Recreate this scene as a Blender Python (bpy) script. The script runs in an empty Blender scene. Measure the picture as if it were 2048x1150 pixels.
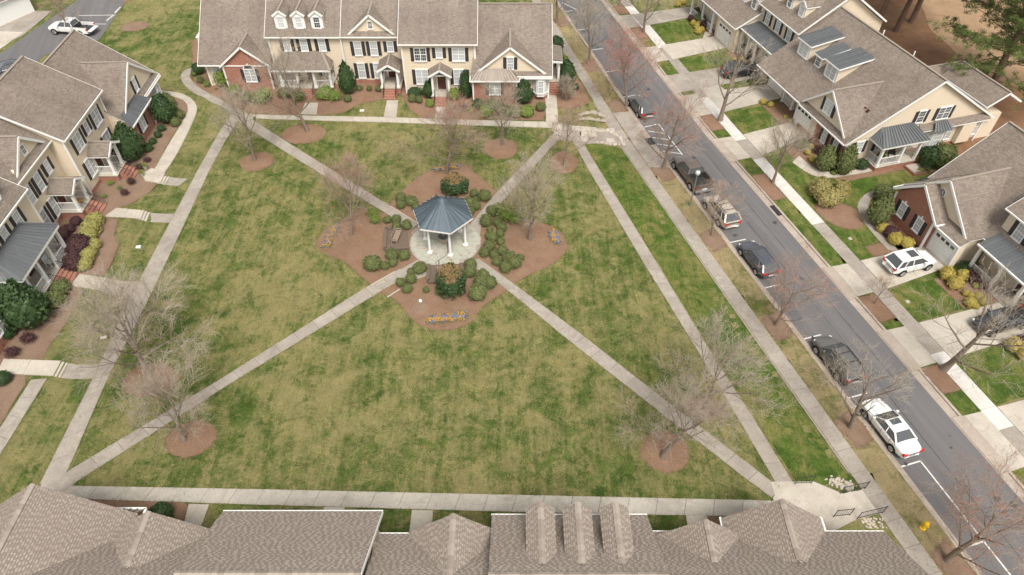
import bpy, bmesh, math, random
import numpy as np
from mathutils import Vector, Matrix
random.seed(7); RNG = np.random.default_rng(7)
R = math.radians
S = bpy.context.scene
COL = S.collection

# ------------------------------------------------------------------ camera, sky, sun, exposure
CAM_H, CAM_F, CAM_T = 43.0, 1380.0, R(46.0)      # metres up, focal length in px of a 2048 px wide frame, pitch below the horizon
cam_d = bpy.data.cameras.new('camera'); cam = bpy.data.objects.new('camera', cam_d); COL.objects.link(cam)
cam.location = (0, 0, CAM_H); cam.rotation_euler = (R(90) - CAM_T, 0, 0)
cam_d.sensor_width = 36; cam_d.lens = CAM_F / 2048 * 36; cam_d.clip_end = 4000; cam_d.clip_start = .5
S.camera = cam
W = bpy.data.worlds.new('World'); S.world = W; W.use_nodes = True
nt = W.node_tree
sky = nt.nodes.new('ShaderNodeTexSky'); sky.sky_type = 'NISHITA'; sky.sun_disc = False
SUN_EL, SUN_AZ = R(58), R(165)
sky.sun_elevation = SUN_EL; sky.sun_rotation = SUN_AZ
sky.air_density = 1.0; sky.dust_density = 2.5; sky.ozone_density = .7
bg = nt.nodes['Background']; bg.inputs['Strength'].default_value = .115
hs = nt.nodes.new('ShaderNodeHueSaturation'); hs.inputs['Saturation'].default_value = .22      # the blue is veiled by high cloud
mxw = nt.nodes.new('ShaderNodeMix'); mxw.data_type = 'RGBA'; mxw.blend_type = 'MULTIPLY'; mxw.inputs[0].default_value = 1.; mxw.inputs[7].default_value = (1.04, 1., .94, 1)
nt.links.new(sky.outputs[0], hs.inputs['Color']); nt.links.new(hs.outputs[0], mxw.inputs[6]); nt.links.new(mxw.outputs[2], bg.inputs['Color'])
sun_d = bpy.data.lights.new('sun', 'SUN'); sun_d.energy = 1.9; sun_d.angle = R(22); sun_d.color = (1, .95, .87)
sun = bpy.data.objects.new('sun', sun_d); COL.objects.link(sun)
sd = Vector((math.sin(SUN_AZ) * math.cos(SUN_EL), math.cos(SUN_AZ) * math.cos(SUN_EL), math.sin(SUN_EL)))
sun.rotation_euler = sd.to_track_quat('Z', 'Y').to_euler(); sun.location = (0, 0, 80)
S.view_settings.view_transform = 'Standard'; S.view_settings.look = 'None'
S.view_settings.exposure = 0.85; S.view_settings.gamma = 1; S.view_settings.use_curve_mapping = False

# ------------------------------------------------------------------ terrain and surveying helpers
def sstep(a, b, x):
    t = min(1, max(0, (x - a) / (b - a))); return t * t * (3 - 2 * t)
FR = dict(B=((0., 73.7), 0.), L=((-42., 54.), R(91.6)), R=((30., 72.), R(-73.6)), N=((0., 25.), R(180.)))
def to_row(r, x, y):
    (ox, oy), a = FR[r]; x -= ox; y -= oy
    return x * math.cos(a) + y * math.sin(a), -x * math.sin(a) + y * math.cos(a)
def from_row(r, s, d):
    (ox, oy), a = FR[r]
    return ox + s * math.cos(a) - d * math.sin(a), oy + s * math.sin(a) + d * math.cos(a)
def bend(s): return max(0., 3. - s) * .046           # the street bends a little at its far end
def hgt(x, y):
    s, d = to_row('R', x, y); d -= bend(s)
    h = -.4 * sstep(-22.6, -20.3, d)
    h -= .22 * sstep(-18.3, -17.3, d) * (1 - sstep(-8.7, -7.7, d))
    ls, ld = to_row('L', x, y)
    h += .45 * sstep(-7.4, -6.2, ld) * (1 - sstep(9, 14, ld)) * (1 - sstep(70, 76, y)) * sstep(8, 18, y)
    return h
def street_z(s, d): return -.4
def at(u, v, z=None, dz=0.):
    """point on the terrain (or at height z) seen at pixel u, v of the survey picture"""
    c, s_ = math.cos(CAM_T), math.sin(CAM_T)
    a, b = (u - 1024) / CAM_F, (575 - v) / CAM_F
    dx, dy, dzz = a, c + b * s_, -s_ + b * c
    zz = 0. if z is None else z
    for _ in range(1 if z is not None else 6):
        t = (zz - CAM_H) / dzz
        if z is None: zz = hgt(dx * t, dy * t) + dz
    return (dx * t, dy * t, zz)
def xy(*pts): return [at(u, v)[:2] for u, v in pts]
def px_m(p): return CAM_F / math.dist(p, (0, 0, CAM_H))

# ------------------------------------------------------------------ object helpers
def tag(o, label=None, cat=None, group=None, kind=None):
    if label: o['label'] = label
    if cat: o['category'] = cat
    if group: o['group'] = group
    if kind: o['kind'] = kind
    return o
def thing(name, label, cat, loc=(0, 0, 0), rz=0, group=None):
    o = bpy.data.objects.new(name, None); COL.objects.link(o)
    o.location = loc; o.rotation_euler = (0, 0, rz); o.empty_display_size = .3
    return tag(o, label, cat, group)
def put(name, me, parent=None, loc=(0, 0, 0), rz=0, sc=1):
    o = bpy.data.objects.new(name, me); COL.objects.link(o)
    if parent is not None: o.parent = parent
    o.location = loc; o.rotation_euler = (0, 0, rz) if not isinstance(rz, tuple) else rz
    o.scale = (sc,) * 3 if not isinstance(sc, tuple) else sc
    return o
class MB:
    def __init__(s): s.v = []; s.f = []; s.m = []; s.tint = None
    def poly(s, pts, m=0):
        i = len(s.v); s.v += [tuple(p) for p in pts]; s.f.append(tuple(range(i, i + len(pts)))); s.m.append(m)
    def quads(s, pts, idx, m=0):
        i = len(s.v); s.v += [tuple(p) for p in pts]
        for q in idx: s.f.append(tuple(i + k for k in q)); s.m.append(m)
    def box(s, x0, y0, z0, x1, y1, z1, m=0, bottom=True):
        P = [(x0, y0, z0), (x1, y0, z0), (x1, y1, z0), (x0, y1, z0), (x0, y0, z1), (x1, y0, z1), (x1, y1, z1), (x0, y1, z1)]
        q = [(4, 5, 6, 7), (0, 1, 5, 4), (1, 2, 6, 5), (2, 3, 7, 6), (3, 0, 4, 7)]
        if bottom: q.append((3, 2, 1, 0))
        s.quads(P, q, m); return s
    def slab(s, top, th, mt=0, ms=None, bottom=True):
        """polygon (3D, counter-clockwise from above) with vertical thickness th"""
        ms = mt if ms is None else ms; n = len(top)
        lo = [(p[0], p[1], p[2] - th) for p in top]
        s.poly(top, mt)
        if bottom: s.poly(lo[::-1], ms)
        for i in range(n):
            j = (i + 1) % n; s.poly([lo[i], lo[j], top[j], top[i]], ms)
        return s
    def frus(s, lo, hi, m=0, caps=True):
        n = len(lo)
        for i in range(n):
            j = (i + 1) % n; s.poly([lo[i], lo[j], hi[j], hi[i]], m)
        if caps: s.poly(hi, m); s.poly(lo[::-1], m)
        return s
    def cyl(s, x, y, z0, z1, r0, r1=None, n=12, m=0):
        r1 = r0 if r1 is None else r1
        c = [(math.cos(2 * math.pi * k / n), math.sin(2 * math.pi * k / n)) for k in range(n)]
        return s.frus([(x + r0 * a, y + r0 * b, z0) for a, b in c], [(x + r1 * a, y + r1 * b, z1) for a, b in c], m)
    def bar(s, a, b, w, h=None, m=0, n=4):
        h = w if h is None else h
        a, b = Vector(a), Vector(b); d = (b - a)
        if d.length < 1e-6: return s
        d.normalize(); t = Vector((0, 0, 1)).cross(d)
        if t.length < 1e-3: t = Vector((1, 0, 0))
        t.normalize(); u = d.cross(t)
        if n == 4: cs = [(-w / 2, -h / 2), (w / 2, -h / 2), (w / 2, h / 2), (-w / 2, h / 2)]
        else: cs = [(w / 2 * math.cos(2 * math.pi * k / n), h / 2 * math.sin(2 * math.pi * k / n)) for k in range(n)]
        return s.frus([a + t * x + u * y for x, y in cs], [b + t * x + u * y for x, y in cs], m)
    def ball(s, c, r, nu=12, nv=7, m=0):
        r = (r, r, r) if not isinstance(r, tuple) else r
        ring = lambda j: [(c[0] + r[0] * math.sin(math.pi * j / nv) * math.cos(2 * math.pi * k / nu), c[1] + r[1] * math.sin(math.pi * j / nv) * math.sin(2 * math.pi * k / nu), c[2] - r[2] * math.cos(math.pi * j / nv)) for k in range(nu)]
        i0 = len(s.v)
        for j in range(nv + 1): s.v += ring(j)
        for j in range(nv):
            for k in range(nu):
                k2 = (k + 1) % nu
                s.f.append((i0 + j * nu + k, i0 + j * nu + k2, i0 + (j + 1) * nu + k2, i0 + (j + 1) * nu + k)); s.m.append(m)
        return s
    def mesh(s, name, mats, smooth=False, uv=True):
        me = bpy.data.meshes.new(name); me.from_pydata(s.v, [], s.f)
        for m in (mats if isinstance(mats, (list, tuple)) else [mats]): me.materials.append(m)
        me.polygons.foreach_set('material_index', s.m)
        if smooth: me.polygons.foreach_set('use_smooth', [True] * len(s.f))
        if uv: auto_uv(me)
        if s.tint is not None:
            at_ = me.attributes.new('tint', 'FLOAT', 'FACE'); at_.data.foreach_set('value', s.tint)
        me.update(); return me
    def build(s, name, mats, parent=None, loc=(0, 0, 0), rz=0, smooth=False, uv=True):
        return put(name, s.mesh(name, mats, smooth, uv), parent, loc, rz)
def auto_uv(me):
    """metres: u along the level direction of the face, v up its slope"""
    uvl = me.uv_layers.new(name='UVMap'); n = len(me.loops)
    co = np.empty(len(me.vertices) * 3); me.vertices.foreach_get('co', co); co = co.reshape(-1, 3)
    lv = np.empty(n, np.int32); me.loops.foreach_get('vertex_index', lv)
    nor = np.empty(len(me.polygons) * 3); me.polygons.foreach_get('normal', nor); nor = nor.reshape(-1, 3)
    tot = np.empty(len(me.polygons), np.int32); me.polygons.foreach_get('loop_total', tot)
    N = np.repeat(nor, tot, axis=0); P = co[lv]
    T = np.stack([-N[:, 1], N[:, 0], np.zeros(len(N))], 1); L = np.linalg.norm(T, axis=1)
    T[L < .05] = (1, 0, 0); L[L < .05] = 1; T /= L[:, None]
    B = np.cross(N, T)
    uv = np.stack([(P * T).sum(1), (P * B).sum(1)], 1)
    uvl.data.foreach_set('uv', uv.ravel())

# ------------------------------------------------------------------ materials
class Mt:
    def __init__(s, name, rough=.85, spec=.3):
        s.mat = bpy.data.materials.new(name); s.mat.use_nodes = True; s.t = s.mat.node_tree
        s.b = s.t.nodes['Principled BSDF']; s.b.inputs['Roughness'].default_value = rough; s.b.inputs['Specular IOR Level'].default_value = spec
    def n(s, typ, **kw):
        nd = s.t.nodes.new('ShaderNode' + typ)
        for k, v in kw.items():
            if k in nd.inputs.keys() if isinstance(k, str) else False: nd.inputs[k].default_value = v
            else: setattr(nd, k, v)
        return nd
    def l(s, a, b): s.t.links.new(a, b)
    def coord(s, kind='Generated'):
        if kind == 'UV': return s.n('TexCoord').outputs['UV']
        if kind == 'World': return s.n('NewGeometry').outputs['Position']
        return s.n('TexCoord').outputs[kind]
    def noise(s, vec, scale, detail=4, rough=.6, dist=0, out='Fac'):
        nd = s.n('TexNoise'); nd.inputs['Scale'].default_value = scale; nd.inputs['Detail'].default_value = detail
        nd.inputs['Roughness'].default_value = rough; nd.inputs['Distortion'].default_value = dist
        s.l(vec, nd.inputs['Vector']); return nd.outputs[out]
    def ramp(s, fac, stops):
        nd = s.n('ValToRGB'); e = nd.color_ramp.elements
        while len(e) < len(stops): e.new(.5)
        for k, (p, c) in enumerate(stops):
            e[k].position = p; e[k].color = (c, c, c, 1) if isinstance(c, (int, float)) else (*c, 1)
        s.l(fac, nd.inputs['Fac']); return nd.outputs['Color']
    def mix(s, fac, a, b, mode='MIX'):
        nd = s.n('Mix', data_type='RGBA', blend_type=mode)
        for val, i in ((fac, 0), (a, 6), (b, 7)):
            if hasattr(val, 'links'): s.l(val, nd.inputs[i])
            elif i == 0: nd.inputs[0].default_value = val
            else: nd.inputs[i].default_value = (*val, 1)
        return nd.outputs[2]
    def math(s, op, a, b=0.):
        nd = s.n('Math', operation=op)
        for k, x in enumerate((a, b)):
            if hasattr(x, 'links'): s.l(x, nd.inputs[k])
            else: nd.inputs[k].default_value = x
        return nd.outputs[0]
    def mapv(s, vec, sc):
        nd = s.n('Mapping'); nd.inputs['Scale'].default_value = sc; s.l(vec, nd.inputs['Vector']); return nd.outputs[0]
    def bump(s, h, dist=.02, strength=1.):
        nd = s.n('Bump'); nd.inputs['Distance'].default_value = dist; nd.inputs['Strength'].default_value = strength
        s.l(h, nd.inputs['Height']); s.l(nd.outputs[0], s.b.inputs['Normal'])
    def col(s, c):
        if hasattr(c, 'links'): s.l(c, s.b.inputs['Base Color'])
        else: s.b.inputs['Base Color'].default_value = (*c, 1)
        return s
def plain(name, c, rough=.7, spec=.3, metal=0., var=.12, scale=3.):
    m = Mt(name, rough, spec); v = m.coord('Object')
    f = m.noise(v, scale, 5); m.b.inputs['Metallic'].default_value = metal
    m.col(m.mix(f, tuple(x * (1 - var) for x in c), tuple(min(1, x * (1 + var)) for x in c)))
    return m.mat

def grass_mat(name, green, dark, straw, bare, straw_amt=.5, seed=0.):
    m = Mt(name, .95, .1); p = m.coord('World')
    if seed:
        mp = m.n('Mapping'); mp.inputs['Location'].default_value = (seed, seed * 2, 0); m.l(p, mp.inputs['Vector']); p = mp.outputs[0]
    big = m.noise(p, .085, 3, .5, .3); mid = m.noise(p, .42, 5, .7, .8); sm = m.noise(p, 1.9, 5, .75, 1.2); fine = m.noise(m.mapv(p, (6, 9, 6)), 1., 5, .8, 1.5)
    mp = m.n('Mapping'); mp.inputs['Rotation'].default_value = (0, 0, R(-16)); mp.inputs['Scale'].default_value = (2.2, .22, 1); m.l(p, mp.inputs['Vector']); strk = m.noise(mp.outputs[0], .8, 4, .7, .5)
    big = m.math('ADD', m.math('MULTIPLY', big, .55), m.math('MULTIPLY', strk, .45))
    k = m.math('ADD', m.math('ADD', m.math('MULTIPLY', big, .9), m.math('MULTIPLY', mid, .8)), m.math('ADD', m.math('MULTIPLY', sm, .55), m.math('MULTIPLY', fine, .45)))
    kk = m.math('DIVIDE', k, 2.7)
    sf = m.ramp(kk, [(.484 - straw_amt * .07, 0.), (.566 - straw_amt * .07, 1.)])
    g = m.mix(m.ramp(m.noise(p, 1.1, 6, .75, .5), [(.40, 0.), (.60, 1.)]), dark, green)
    st2 = m.mix(m.ramp(m.noise(p, .8, 5, .7), [(.4, 0.), (.62, 1.)]), tuple(x * .82 for x in straw), straw)
    c = m.mix(sf, g, st2)
    c = m.mix(m.ramp(m.noise(p, .21, 6, .75, 1.2), [(.56, 0.), (.66, .6)]), c, tuple(x * .85 for x in dark))
    fib = m.noise(m.mapv(p, (17, 24, 17)), 1., 3, .8, 2.)
    c = m.mix(1., c, m.ramp(fib, [(.28, .30), (.48, .95), (.70, 1.75)]), 'MULTIPLY')
    c = m.mix(m.math('MULTIPLY', m.ramp(m.noise(p, 3.2, 4, .8, 1.), [(.58, 0.), (.68, 1.)]), .45), c, tuple(x * .7 for x in dark))
    c = m.mix(m.math('MULTIPLY', m.ramp(m.noise(p, 1.3, 6, .85, 1.), [(.62, 0.), (.70, 1.)]), .55), c, bare)
    m.col(c); m.bump(m.math('ADD', fine, fib), .06, .8); return m.mat
def concrete_mat(name, c1, c2, c3, stain=.5):
    m = Mt(name, .9, .2); p = m.coord('World'); oi = m.n('ObjectInfo')
    a = m.noise(p, .8, 6, .7, .5); b = m.noise(p, 9., 5, .8)
    c = m.mix(m.ramp(a, [(.38, 0.), (.60, 1.)]), c1, c2)
    c = m.mix(m.math('MULTIPLY', m.ramp(b, [(.45, 0.), (.60, 1.)]), stain), c, c3)
    c = m.mix(m.ramp(m.noise(p, .33, 6, .75, 1.), [(.50, 0.), (.64, .8)]), c, c3); c = m.mix(m.ramp(m.noise(p, 2.3, 5, .75, 1.), [(.60, 0.), (.68, .55)]), c, tuple(x * .62 for x in c3))
    c = m.mix(m.math('MULTIPLY', oi.outputs['Random'], .35), c, c3)
    sp = m.noise(p, 45., 2, .8); c = m.mix(m.math('MULTIPLY', m.ramp(sp, [(.55, 0.), (.7, 1.)]), .35), c, tuple(x * .5 for x in c3))
    m.col(c); m.bump(b, .01); return m.mat
def shingle_mat(name, c1, c2, c3):
    m = Mt(name, .93, .15); uv = m.coord('UV')
    br = m.n('TexBrick'); br.offset = .37; br.offset_frequency = 2
    for k, v in (('Scale', 1.), ('Brick Width', .31), ('Row Height', .143), ('Mortar Size', .007), ('Bias', -.1)): br.inputs[k].default_value = v
    br.inputs['Color1'].default_value = (*c1, 1); br.inputs['Color2'].default_value = (*c2, 1); br.inputs['Mortar'].default_value = (*[x * .45 for x in c2], 1)
    m.l(uv, br.inputs['Vector'])
    nz = m.noise(m.mapv(uv, (5.5, 13, 1)), 1., 3, .8); p = m.coord('World')
    c = m.mix(m.ramp(nz, [(.44, 0.), (.60, .6)]), br.outputs['Color'], c3)
    c = m.mix(m.ramp(m.noise(p, .35, 4), [(.3, .35), (.7, 0.)]), c, tuple(x * .62 for x in c2)); c = m.mix(m.ramp(m.noise(m.mapv(uv, (1.6, .12, 1)), 1., 4, .6), [(.5, 0.), (.75, .4)]), c, tuple(x * .7 for x in c2))
    c = m.mix(m.math('MULTIPLY', m.ramp(m.noise(p, 40., 2, .8), [(.45, 0.), (.65, 1.)]), .4), c, tuple(x * .5 for x in c2))
    m.col(c); m.bump(m.math('SUBTRACT', 1., br.outputs['Fac']), .012); return m.mat
def brick_mat():
    m = Mt('red_brick', .9, .2); uv = m.coord('UV')
    br = m.n('TexBrick')
    for k, v in (('Scale', 1.), ('Brick Width', .22), ('Row Height', .075), ('Mortar Size', .008), ('Bias', 0.)): br.inputs[k].default_value = v
    br.inputs['Color1'].default_value = (.42, .155, .095, 1); br.inputs['Color2'].default_value = (.27, .10, .066, 1); br.inputs['Mortar'].default_value = (.42, .35, .30, 1)
    m.l(uv, br.inputs['Vector']); p = m.coord('World')
    c = m.mix(m.ramp(m.noise(p, 5., 4), [(.45, 0.), (.7, .5)]), br.outputs['Color'], (.38, .19, .13))
    m.col(c); m.bump(m.math('SUBTRACT', 1., br.outputs['Fac']), .008); return m.mat
def siding_mat(name, c):
    m = Mt(name, .75, .25); uv = m.coord('UV'); sp = m.n('SeparateXYZ'); m.l(uv, sp.inputs[0])
    fr = m.math('FRACT', m.math('DIVIDE', sp.outputs[1], .18)); p = m.coord('World')
    line = m.ramp(fr, [(0., .55), (.09, 1.)])
    base = m.mix(m.noise(p, .7, 4), tuple(x * .93 for x in c), tuple(min(1, x * 1.04) for x in c))
    m.col(m.mix(1., base, line, 'MULTIPLY')); m.bump(m.math('SUBTRACT', 1., fr), .018); return m.mat
def leaf_mat(name, c1, c2, rough=.7):
    m = Mt(name, rough, .25); p = m.coord('Object'); oi = m.n('ObjectInfo')
    f = m.noise(p, 7., 4, .8); c = m.mix(m.ramp(f, [(.36, 0.), (.66, 1.)]), c1, c2)
    c = m.mix(m.math('MULTIPLY', oi.outputs['Random'], .3), c, tuple(x * .6 for x in c2))
    m.col(c); m.b.inputs['Subsurface Weight'].default_value = 0; return m.mat
def mulch_mat(name, c1, c2, c3):
    m = Mt(name, .95, .1); p = m.coord('World')
    a = m.noise(p, .5, 5, .7); f = m.noise(m.mapv(p, (14, 20, 14)), 1., 5, .85, 1.5)
    c = m.mix(m.ramp(a, [(.35, 0.), (.65, 1.)]), c1, c2); c = m.mix(m.ramp(f, [(.35, .8), (.55, 0.)]), c, tuple(x * .4 for x in c1))
    c = m.mix(m.math('MULTIPLY', m.ramp(m.noise(p, 30., 3, .8), [(.56, 0.), (.68, 1.)]), .6), c, c3)
    m.col(c); m.bump(f, .05); return m.mat
M = {}
M['lawn'] = grass_mat('lawn_grass', (.092, .128, .030), (.044, .075, .016), (.248, .222, .097), (.30, .235, .14), .42)
M['lawn_green'] = grass_mat('fresh_lawn', (.084, .135, .024), (.042, .08, .014), (.215, .20, .07), (.28, .21, .12), .20, 31.)
M['verge'] = grass_mat('dormant_verge_grass', (.135, .15, .045), (.09, .105, .03), (.33, .265, .145), (.29, .20, .13), .95, 77.)
M['mulch'] = mulch_mat('pine_straw_mulch', (.245, .145, .095), (.305, .195, .135), (.46, .35, .26))
M['mulch_dull'] = mulch_mat('old_mulch', (.24, .158, .112), (.30, .208, .15), (.45, .36, .28))
M['sand'] = mulch_mat('sandy_ground', (.33, .215, .13), (.42, .29, .18), (.56, .43, .30)); M['straw'] = mulch_mat('pine_needle_litter', (.21, .11, .062), (.29, .17, .10), (.42, .30, .20))
M['conc'] = concrete_mat('weathered_concrete', (.41, .375, .325), (.335, .30, .26), (.24, .21, .18))
M['conc_pale'] = concrete_mat('pale_concrete', (.54, .50, .43), (.46, .42, .36), (.36, .32, .27), .35)
M['conc_near'] = concrete_mat('pale_weathered_concrete', (.50, .47, .415), (.44, .41, .36), (.31, .28, .24), .45)
M['conc_white'] = concrete_mat('new_white_concrete', (.66, .645, .61), (.60, .58, .54), (.48, .455, .42), .25)
M['kerb'] = concrete_mat('kerb_concrete', (.46, .40, .345), (.39, .33, .28), (.29, .24, .2))
def asphalt():
    m = Mt('asphalt', .85, .3); p = m.coord('World')
    mp = m.n('Mapping'); mp.inputs['Rotation'].default_value = (0, 0, R(-16.4)); m.l(p, mp.inputs['Vector'])
    a = m.noise(m.mapv(mp.outputs[0], (1.1, .06, 1)), 1., 5, .6, .3); b = m.noise(p, 40., 3, .8)
    c = m.mix(m.ramp(a, [(.3, 0.), (.7, 1.)]), (.10, .098, .102), (.155, .15, .152))
    c = m.mix(m.math('MULTIPLY', m.ramp(m.noise(p, .25, 4), [(.45, 0.), (.6, 1.)]), .4), c, (.125, .12, .122))
    c = m.mix(m.math('MULTIPLY', m.ramp(b, [(.5, 0.), (.68, 1.)]), .5), c, (.23, .22, .215)); c = m.mix(m.ramp(m.noise(p, .9, 3, .6, .5), [(.68, 0.), (.74, .55)]), c, (.055, .053, .052)); m.col(c); m.bump(b, .006); return m.mat
M['asphalt'] = asphalt()
M['paint'] = plain('road_paint', (.62, .61, .58), .8, .2, var=.2, scale=9)
M['shingle'] = shingle_mat('weathered_shingle', (.305, .255, .212), (.17, .137, .115), (.36, .312, .266))
def tabs():
    m = Mt('shingle_tab', .94, .12); a = m.n('Attribute', attribute_name='tint'); p = m.coord('World')
    c = m.ramp(a.outputs['Fac'], [(0., (.235, .197, .166)), (.4, (.265, .225, .19)), (.6, (.318, .275, .235)), (1., (.36, .315, .272))])
    c = m.mix(m.math('MULTIPLY', m.ramp(m.noise(p, 45., 3, .8), [(.42, 0.), (.62, 1.)]), .45), c, (.22, .18, .155))
    c = m.mix(m.ramp(m.noise(p, .5, 3), [(.3, .2), (.7, 0.)]), c, (.3, .25, .21))
    m.col(c); m.bump(m.noise(p, 60., 2), .004); return m.mat
M['tab'] = tabs()
M['siding'] = siding_mat('cream_siding', (.66, .565, .435))
M['white'] = plain('white_trim', (.74, .74, .72), .55, .35, var=.04)
M['brick'] = brick_mat()
M['brick_flat'] = plain('brick_piece', (.34, .12, .072), .9, .2, var=.25, scale=9)
M['shutter'] = plain('black_shutter', (.035, .033, .036), .6, .35)
M['door'] = plain('dark_red_door', (.10, .035, .028), .5, .4)
def metal(name, c, rough=.42):
    m = Mt(name, rough, .5); p = m.coord('World'); oi = m.n('ObjectInfo')
    f = m.noise(m.mapv(p, (1.2, 1.2, 1.2)), 1., 4); m.b.inputs['Metallic'].default_value = .25
    c0 = m.mix(f, tuple(x * .8 for x in c), tuple(x * 1.2 for x in c)); m.col(m.mix(m.math('MULTIPLY', oi.outputs['Random'], .45), c0, tuple(x * .6 for x in c))); return m.mat
M['metal_blue'] = metal('blue_grey_standing_seam', (.098, .132, .158), .55)
M['metal_dark'] = metal('dark_grey_standing_seam', (.15, .16, .168))
M['metal_tan'] = metal('tan_standing_seam', (.27, .23, .195), .55)
def glass(name, c, blind=0.):
    m = Mt(name, .12, .6); uv = m.coord('UV'); sp = m.n('SeparateXYZ'); m.l(uv, sp.inputs[0])
    st = m.ramp(m.math('FRACT', m.math('DIVIDE', sp.outputs[1], .06)), [(0., .75), (.3, 1.)])
    oi = m.n('ObjectInfo'); cc = m.mix(oi.outputs['Random'], tuple(x * .72 for x in c), tuple(min(1, x * 1.15) for x in c))
    m.col(m.mix(blind, cc, m.mix(1., cc, st, 'MULTIPLY'))); return m.mat
M['pane'] = glass('window_glass_over_blinds', (.50, .52, .535), 1.)
M['pane_dark'] = glass('dark_window_glass', (.05, .055, .065))
M['iron'] = plain('black_iron', (.03, .03, .03), .5, .5)
M['bark'] = plain('grey_bark', (.215, .17, .135), .95, .1, var=.3, scale=12)
M['twig'] = plain('grey_brown_twigs', (.40, .345, .275), .9, .1, var=.22, scale=1.2)
M['twig_red'] = plain('reddish_twigs', (.37, .29, .23), .9, .1, var=.22, scale=1.2)
M['bud_red'] = plain('red_buds', (.42, .085, .06), .8, .2, var=.3)
M['bud_bright'] = plain('crimson_buds', (.42, .10, .085), .8, .2, var=.3)
M['bud_pale'] = plain('pale_buds', (.42, .25, .17), .8, .2, var=.3)
M['pine_bark'] = plain('pine_bark', (.17, .115, .085), .95, .1, var=.35, scale=6)
M['needle'] = leaf_mat('pine_needles', (.07, .115, .028), (.20, .24, .075))
M['box'] = leaf_mat('boxwood_leaves', (.072, .098, .032), (.195, .215, .082))
M['holly'] = leaf_mat('dark_holly_leaves', (.022, .05, .018), (.065, .11, .04), .45)
M['green'] = leaf_mat('bright_shrub_leaves', (.10, .16, .03), (.24, .30, .075))
M['olive'] = leaf_mat('olive_clipped_leaves', (.22, .20, .07), (.40, .34, .14))
M['yellow'] = leaf_mat('golden_shrub_leaves', (.33, .265, .05), (.56, .455, .13))
M['plum'] = leaf_mat('plum_shrub_leaves', (.045, .022, .025), (.12, .06, .06))
M['varieg'] = leaf_mat('yellow_green_leaves', (.20, .21, .05), (.46, .42, .16))
M['brown_top'] = leaf_mat('winter_burnt_leaves', (.20, .135, .06), (.36, .24, .12))
M['stone'] = plain('field_stone', (.34, .30, .25), .9, .2, var=.3, scale=4)
M['wood'] = plain('weathered_wood', (.30, .23, .18), .9, .1, var=.3, scale=9)
M['dark_wood'] = plain('dark_stained_timber', (.15, .115, .09), .9, .1, var=.3, scale=7)
M['tyre'] = plain('tyre_rubber', (.022, .022, .022), .85, .2)
M['rim'] = plain('alloy_rim', (.42, .42, .43), .3, .5, metal=.6)
def paintm(name, c, metal=.0):
    m = Mt(name, .28, .5); m.b.inputs['Metallic'].default_value = metal; m.b.inputs['Coat Weight'].default_value = .5; m.b.inputs['Coat Roughness'].default_value = .08
    p = m.coord('Object'); m.col(m.mix(m.noise(p, 2., 5), tuple(x * .93 for x in c), tuple(min(1, x * 1.05) for x in c))); return m.mat
M['car_white'] = paintm('white_car_paint', (.80, .80, .79)); M['car_black'] = paintm('black_car_paint', (.025, .027, .032))
M['car_grey'] = paintm('grey_car_paint', (.16, .155, .15), .4); M['car_tan'] = paintm('champagne_car_paint', (.52, .47, .41), .2)
M['car_bronze'] = paintm('bronze_car_paint', (.17, .145, .125), .4); M['car_blue'] = paintm('dark_blue_car_paint', (.10, .11, .135), .4)
M['car_glass'] = plain('car_glass', (.075, .083, .09), .06, .6, var=.02)
M['tail'] = plain('red_tail_lamp', (.5, .02, .015), .25, .5); M['lamp_clear'] = plain('clear_head_lamp', (.65, .66, .67), .15, .6)
M['yel'] = plain('yellow_hydrant_paint', (.75, .48, .02), .5, .4); M['lamp_green'] = plain('grey_green_post', (.17, .21, .20), .5, .4)
M['globe'] = plain('milky_globe', (.55, .58, .56), .3, .5)
M['fl_y'] = plain('orange_yellow_petals', (.46, .27, .07), .7, .2, var=.3, scale=30); M['fl_b'] = plain('blue_violet_petals', (.20, .21, .29), .7, .2, var=.3, scale=30)
M['cap'] = plain('ridge_cap_shingle', (.29, .25, .21), .93, .15, var=.2, scale=9)
# ------------------------------------------------------------------ ground sheet
def steps_(a, b, st): return [a + st * i for i in range(int(round((b - a) / st)) + 1)]
gx = [-900, -400, -200, -130] + steps_(-100, 100, 1) + [130, 200, 400, 900]
gy = [-300, -100, -30] + steps_(0, 150, 1) + [200, 300, 600, 2500]
vs = [(x, y, hgt(x, y)) for y in gy for x in gx]; nx = len(gx)
fs = [(j * nx + i, j * nx + i + 1, (j + 1) * nx + i + 1, (j + 1) * nx + i) for j in range(len(gy) - 1) for i in range(nx - 1)]
me = bpy.data.meshes.new('ground'); me.from_pydata(vs, [], fs); me.materials.append(M['lawn'])
me.polygons.foreach_set('use_smooth', [True] * len(fs)); tag(put('ground', me), kind='structure')

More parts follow.
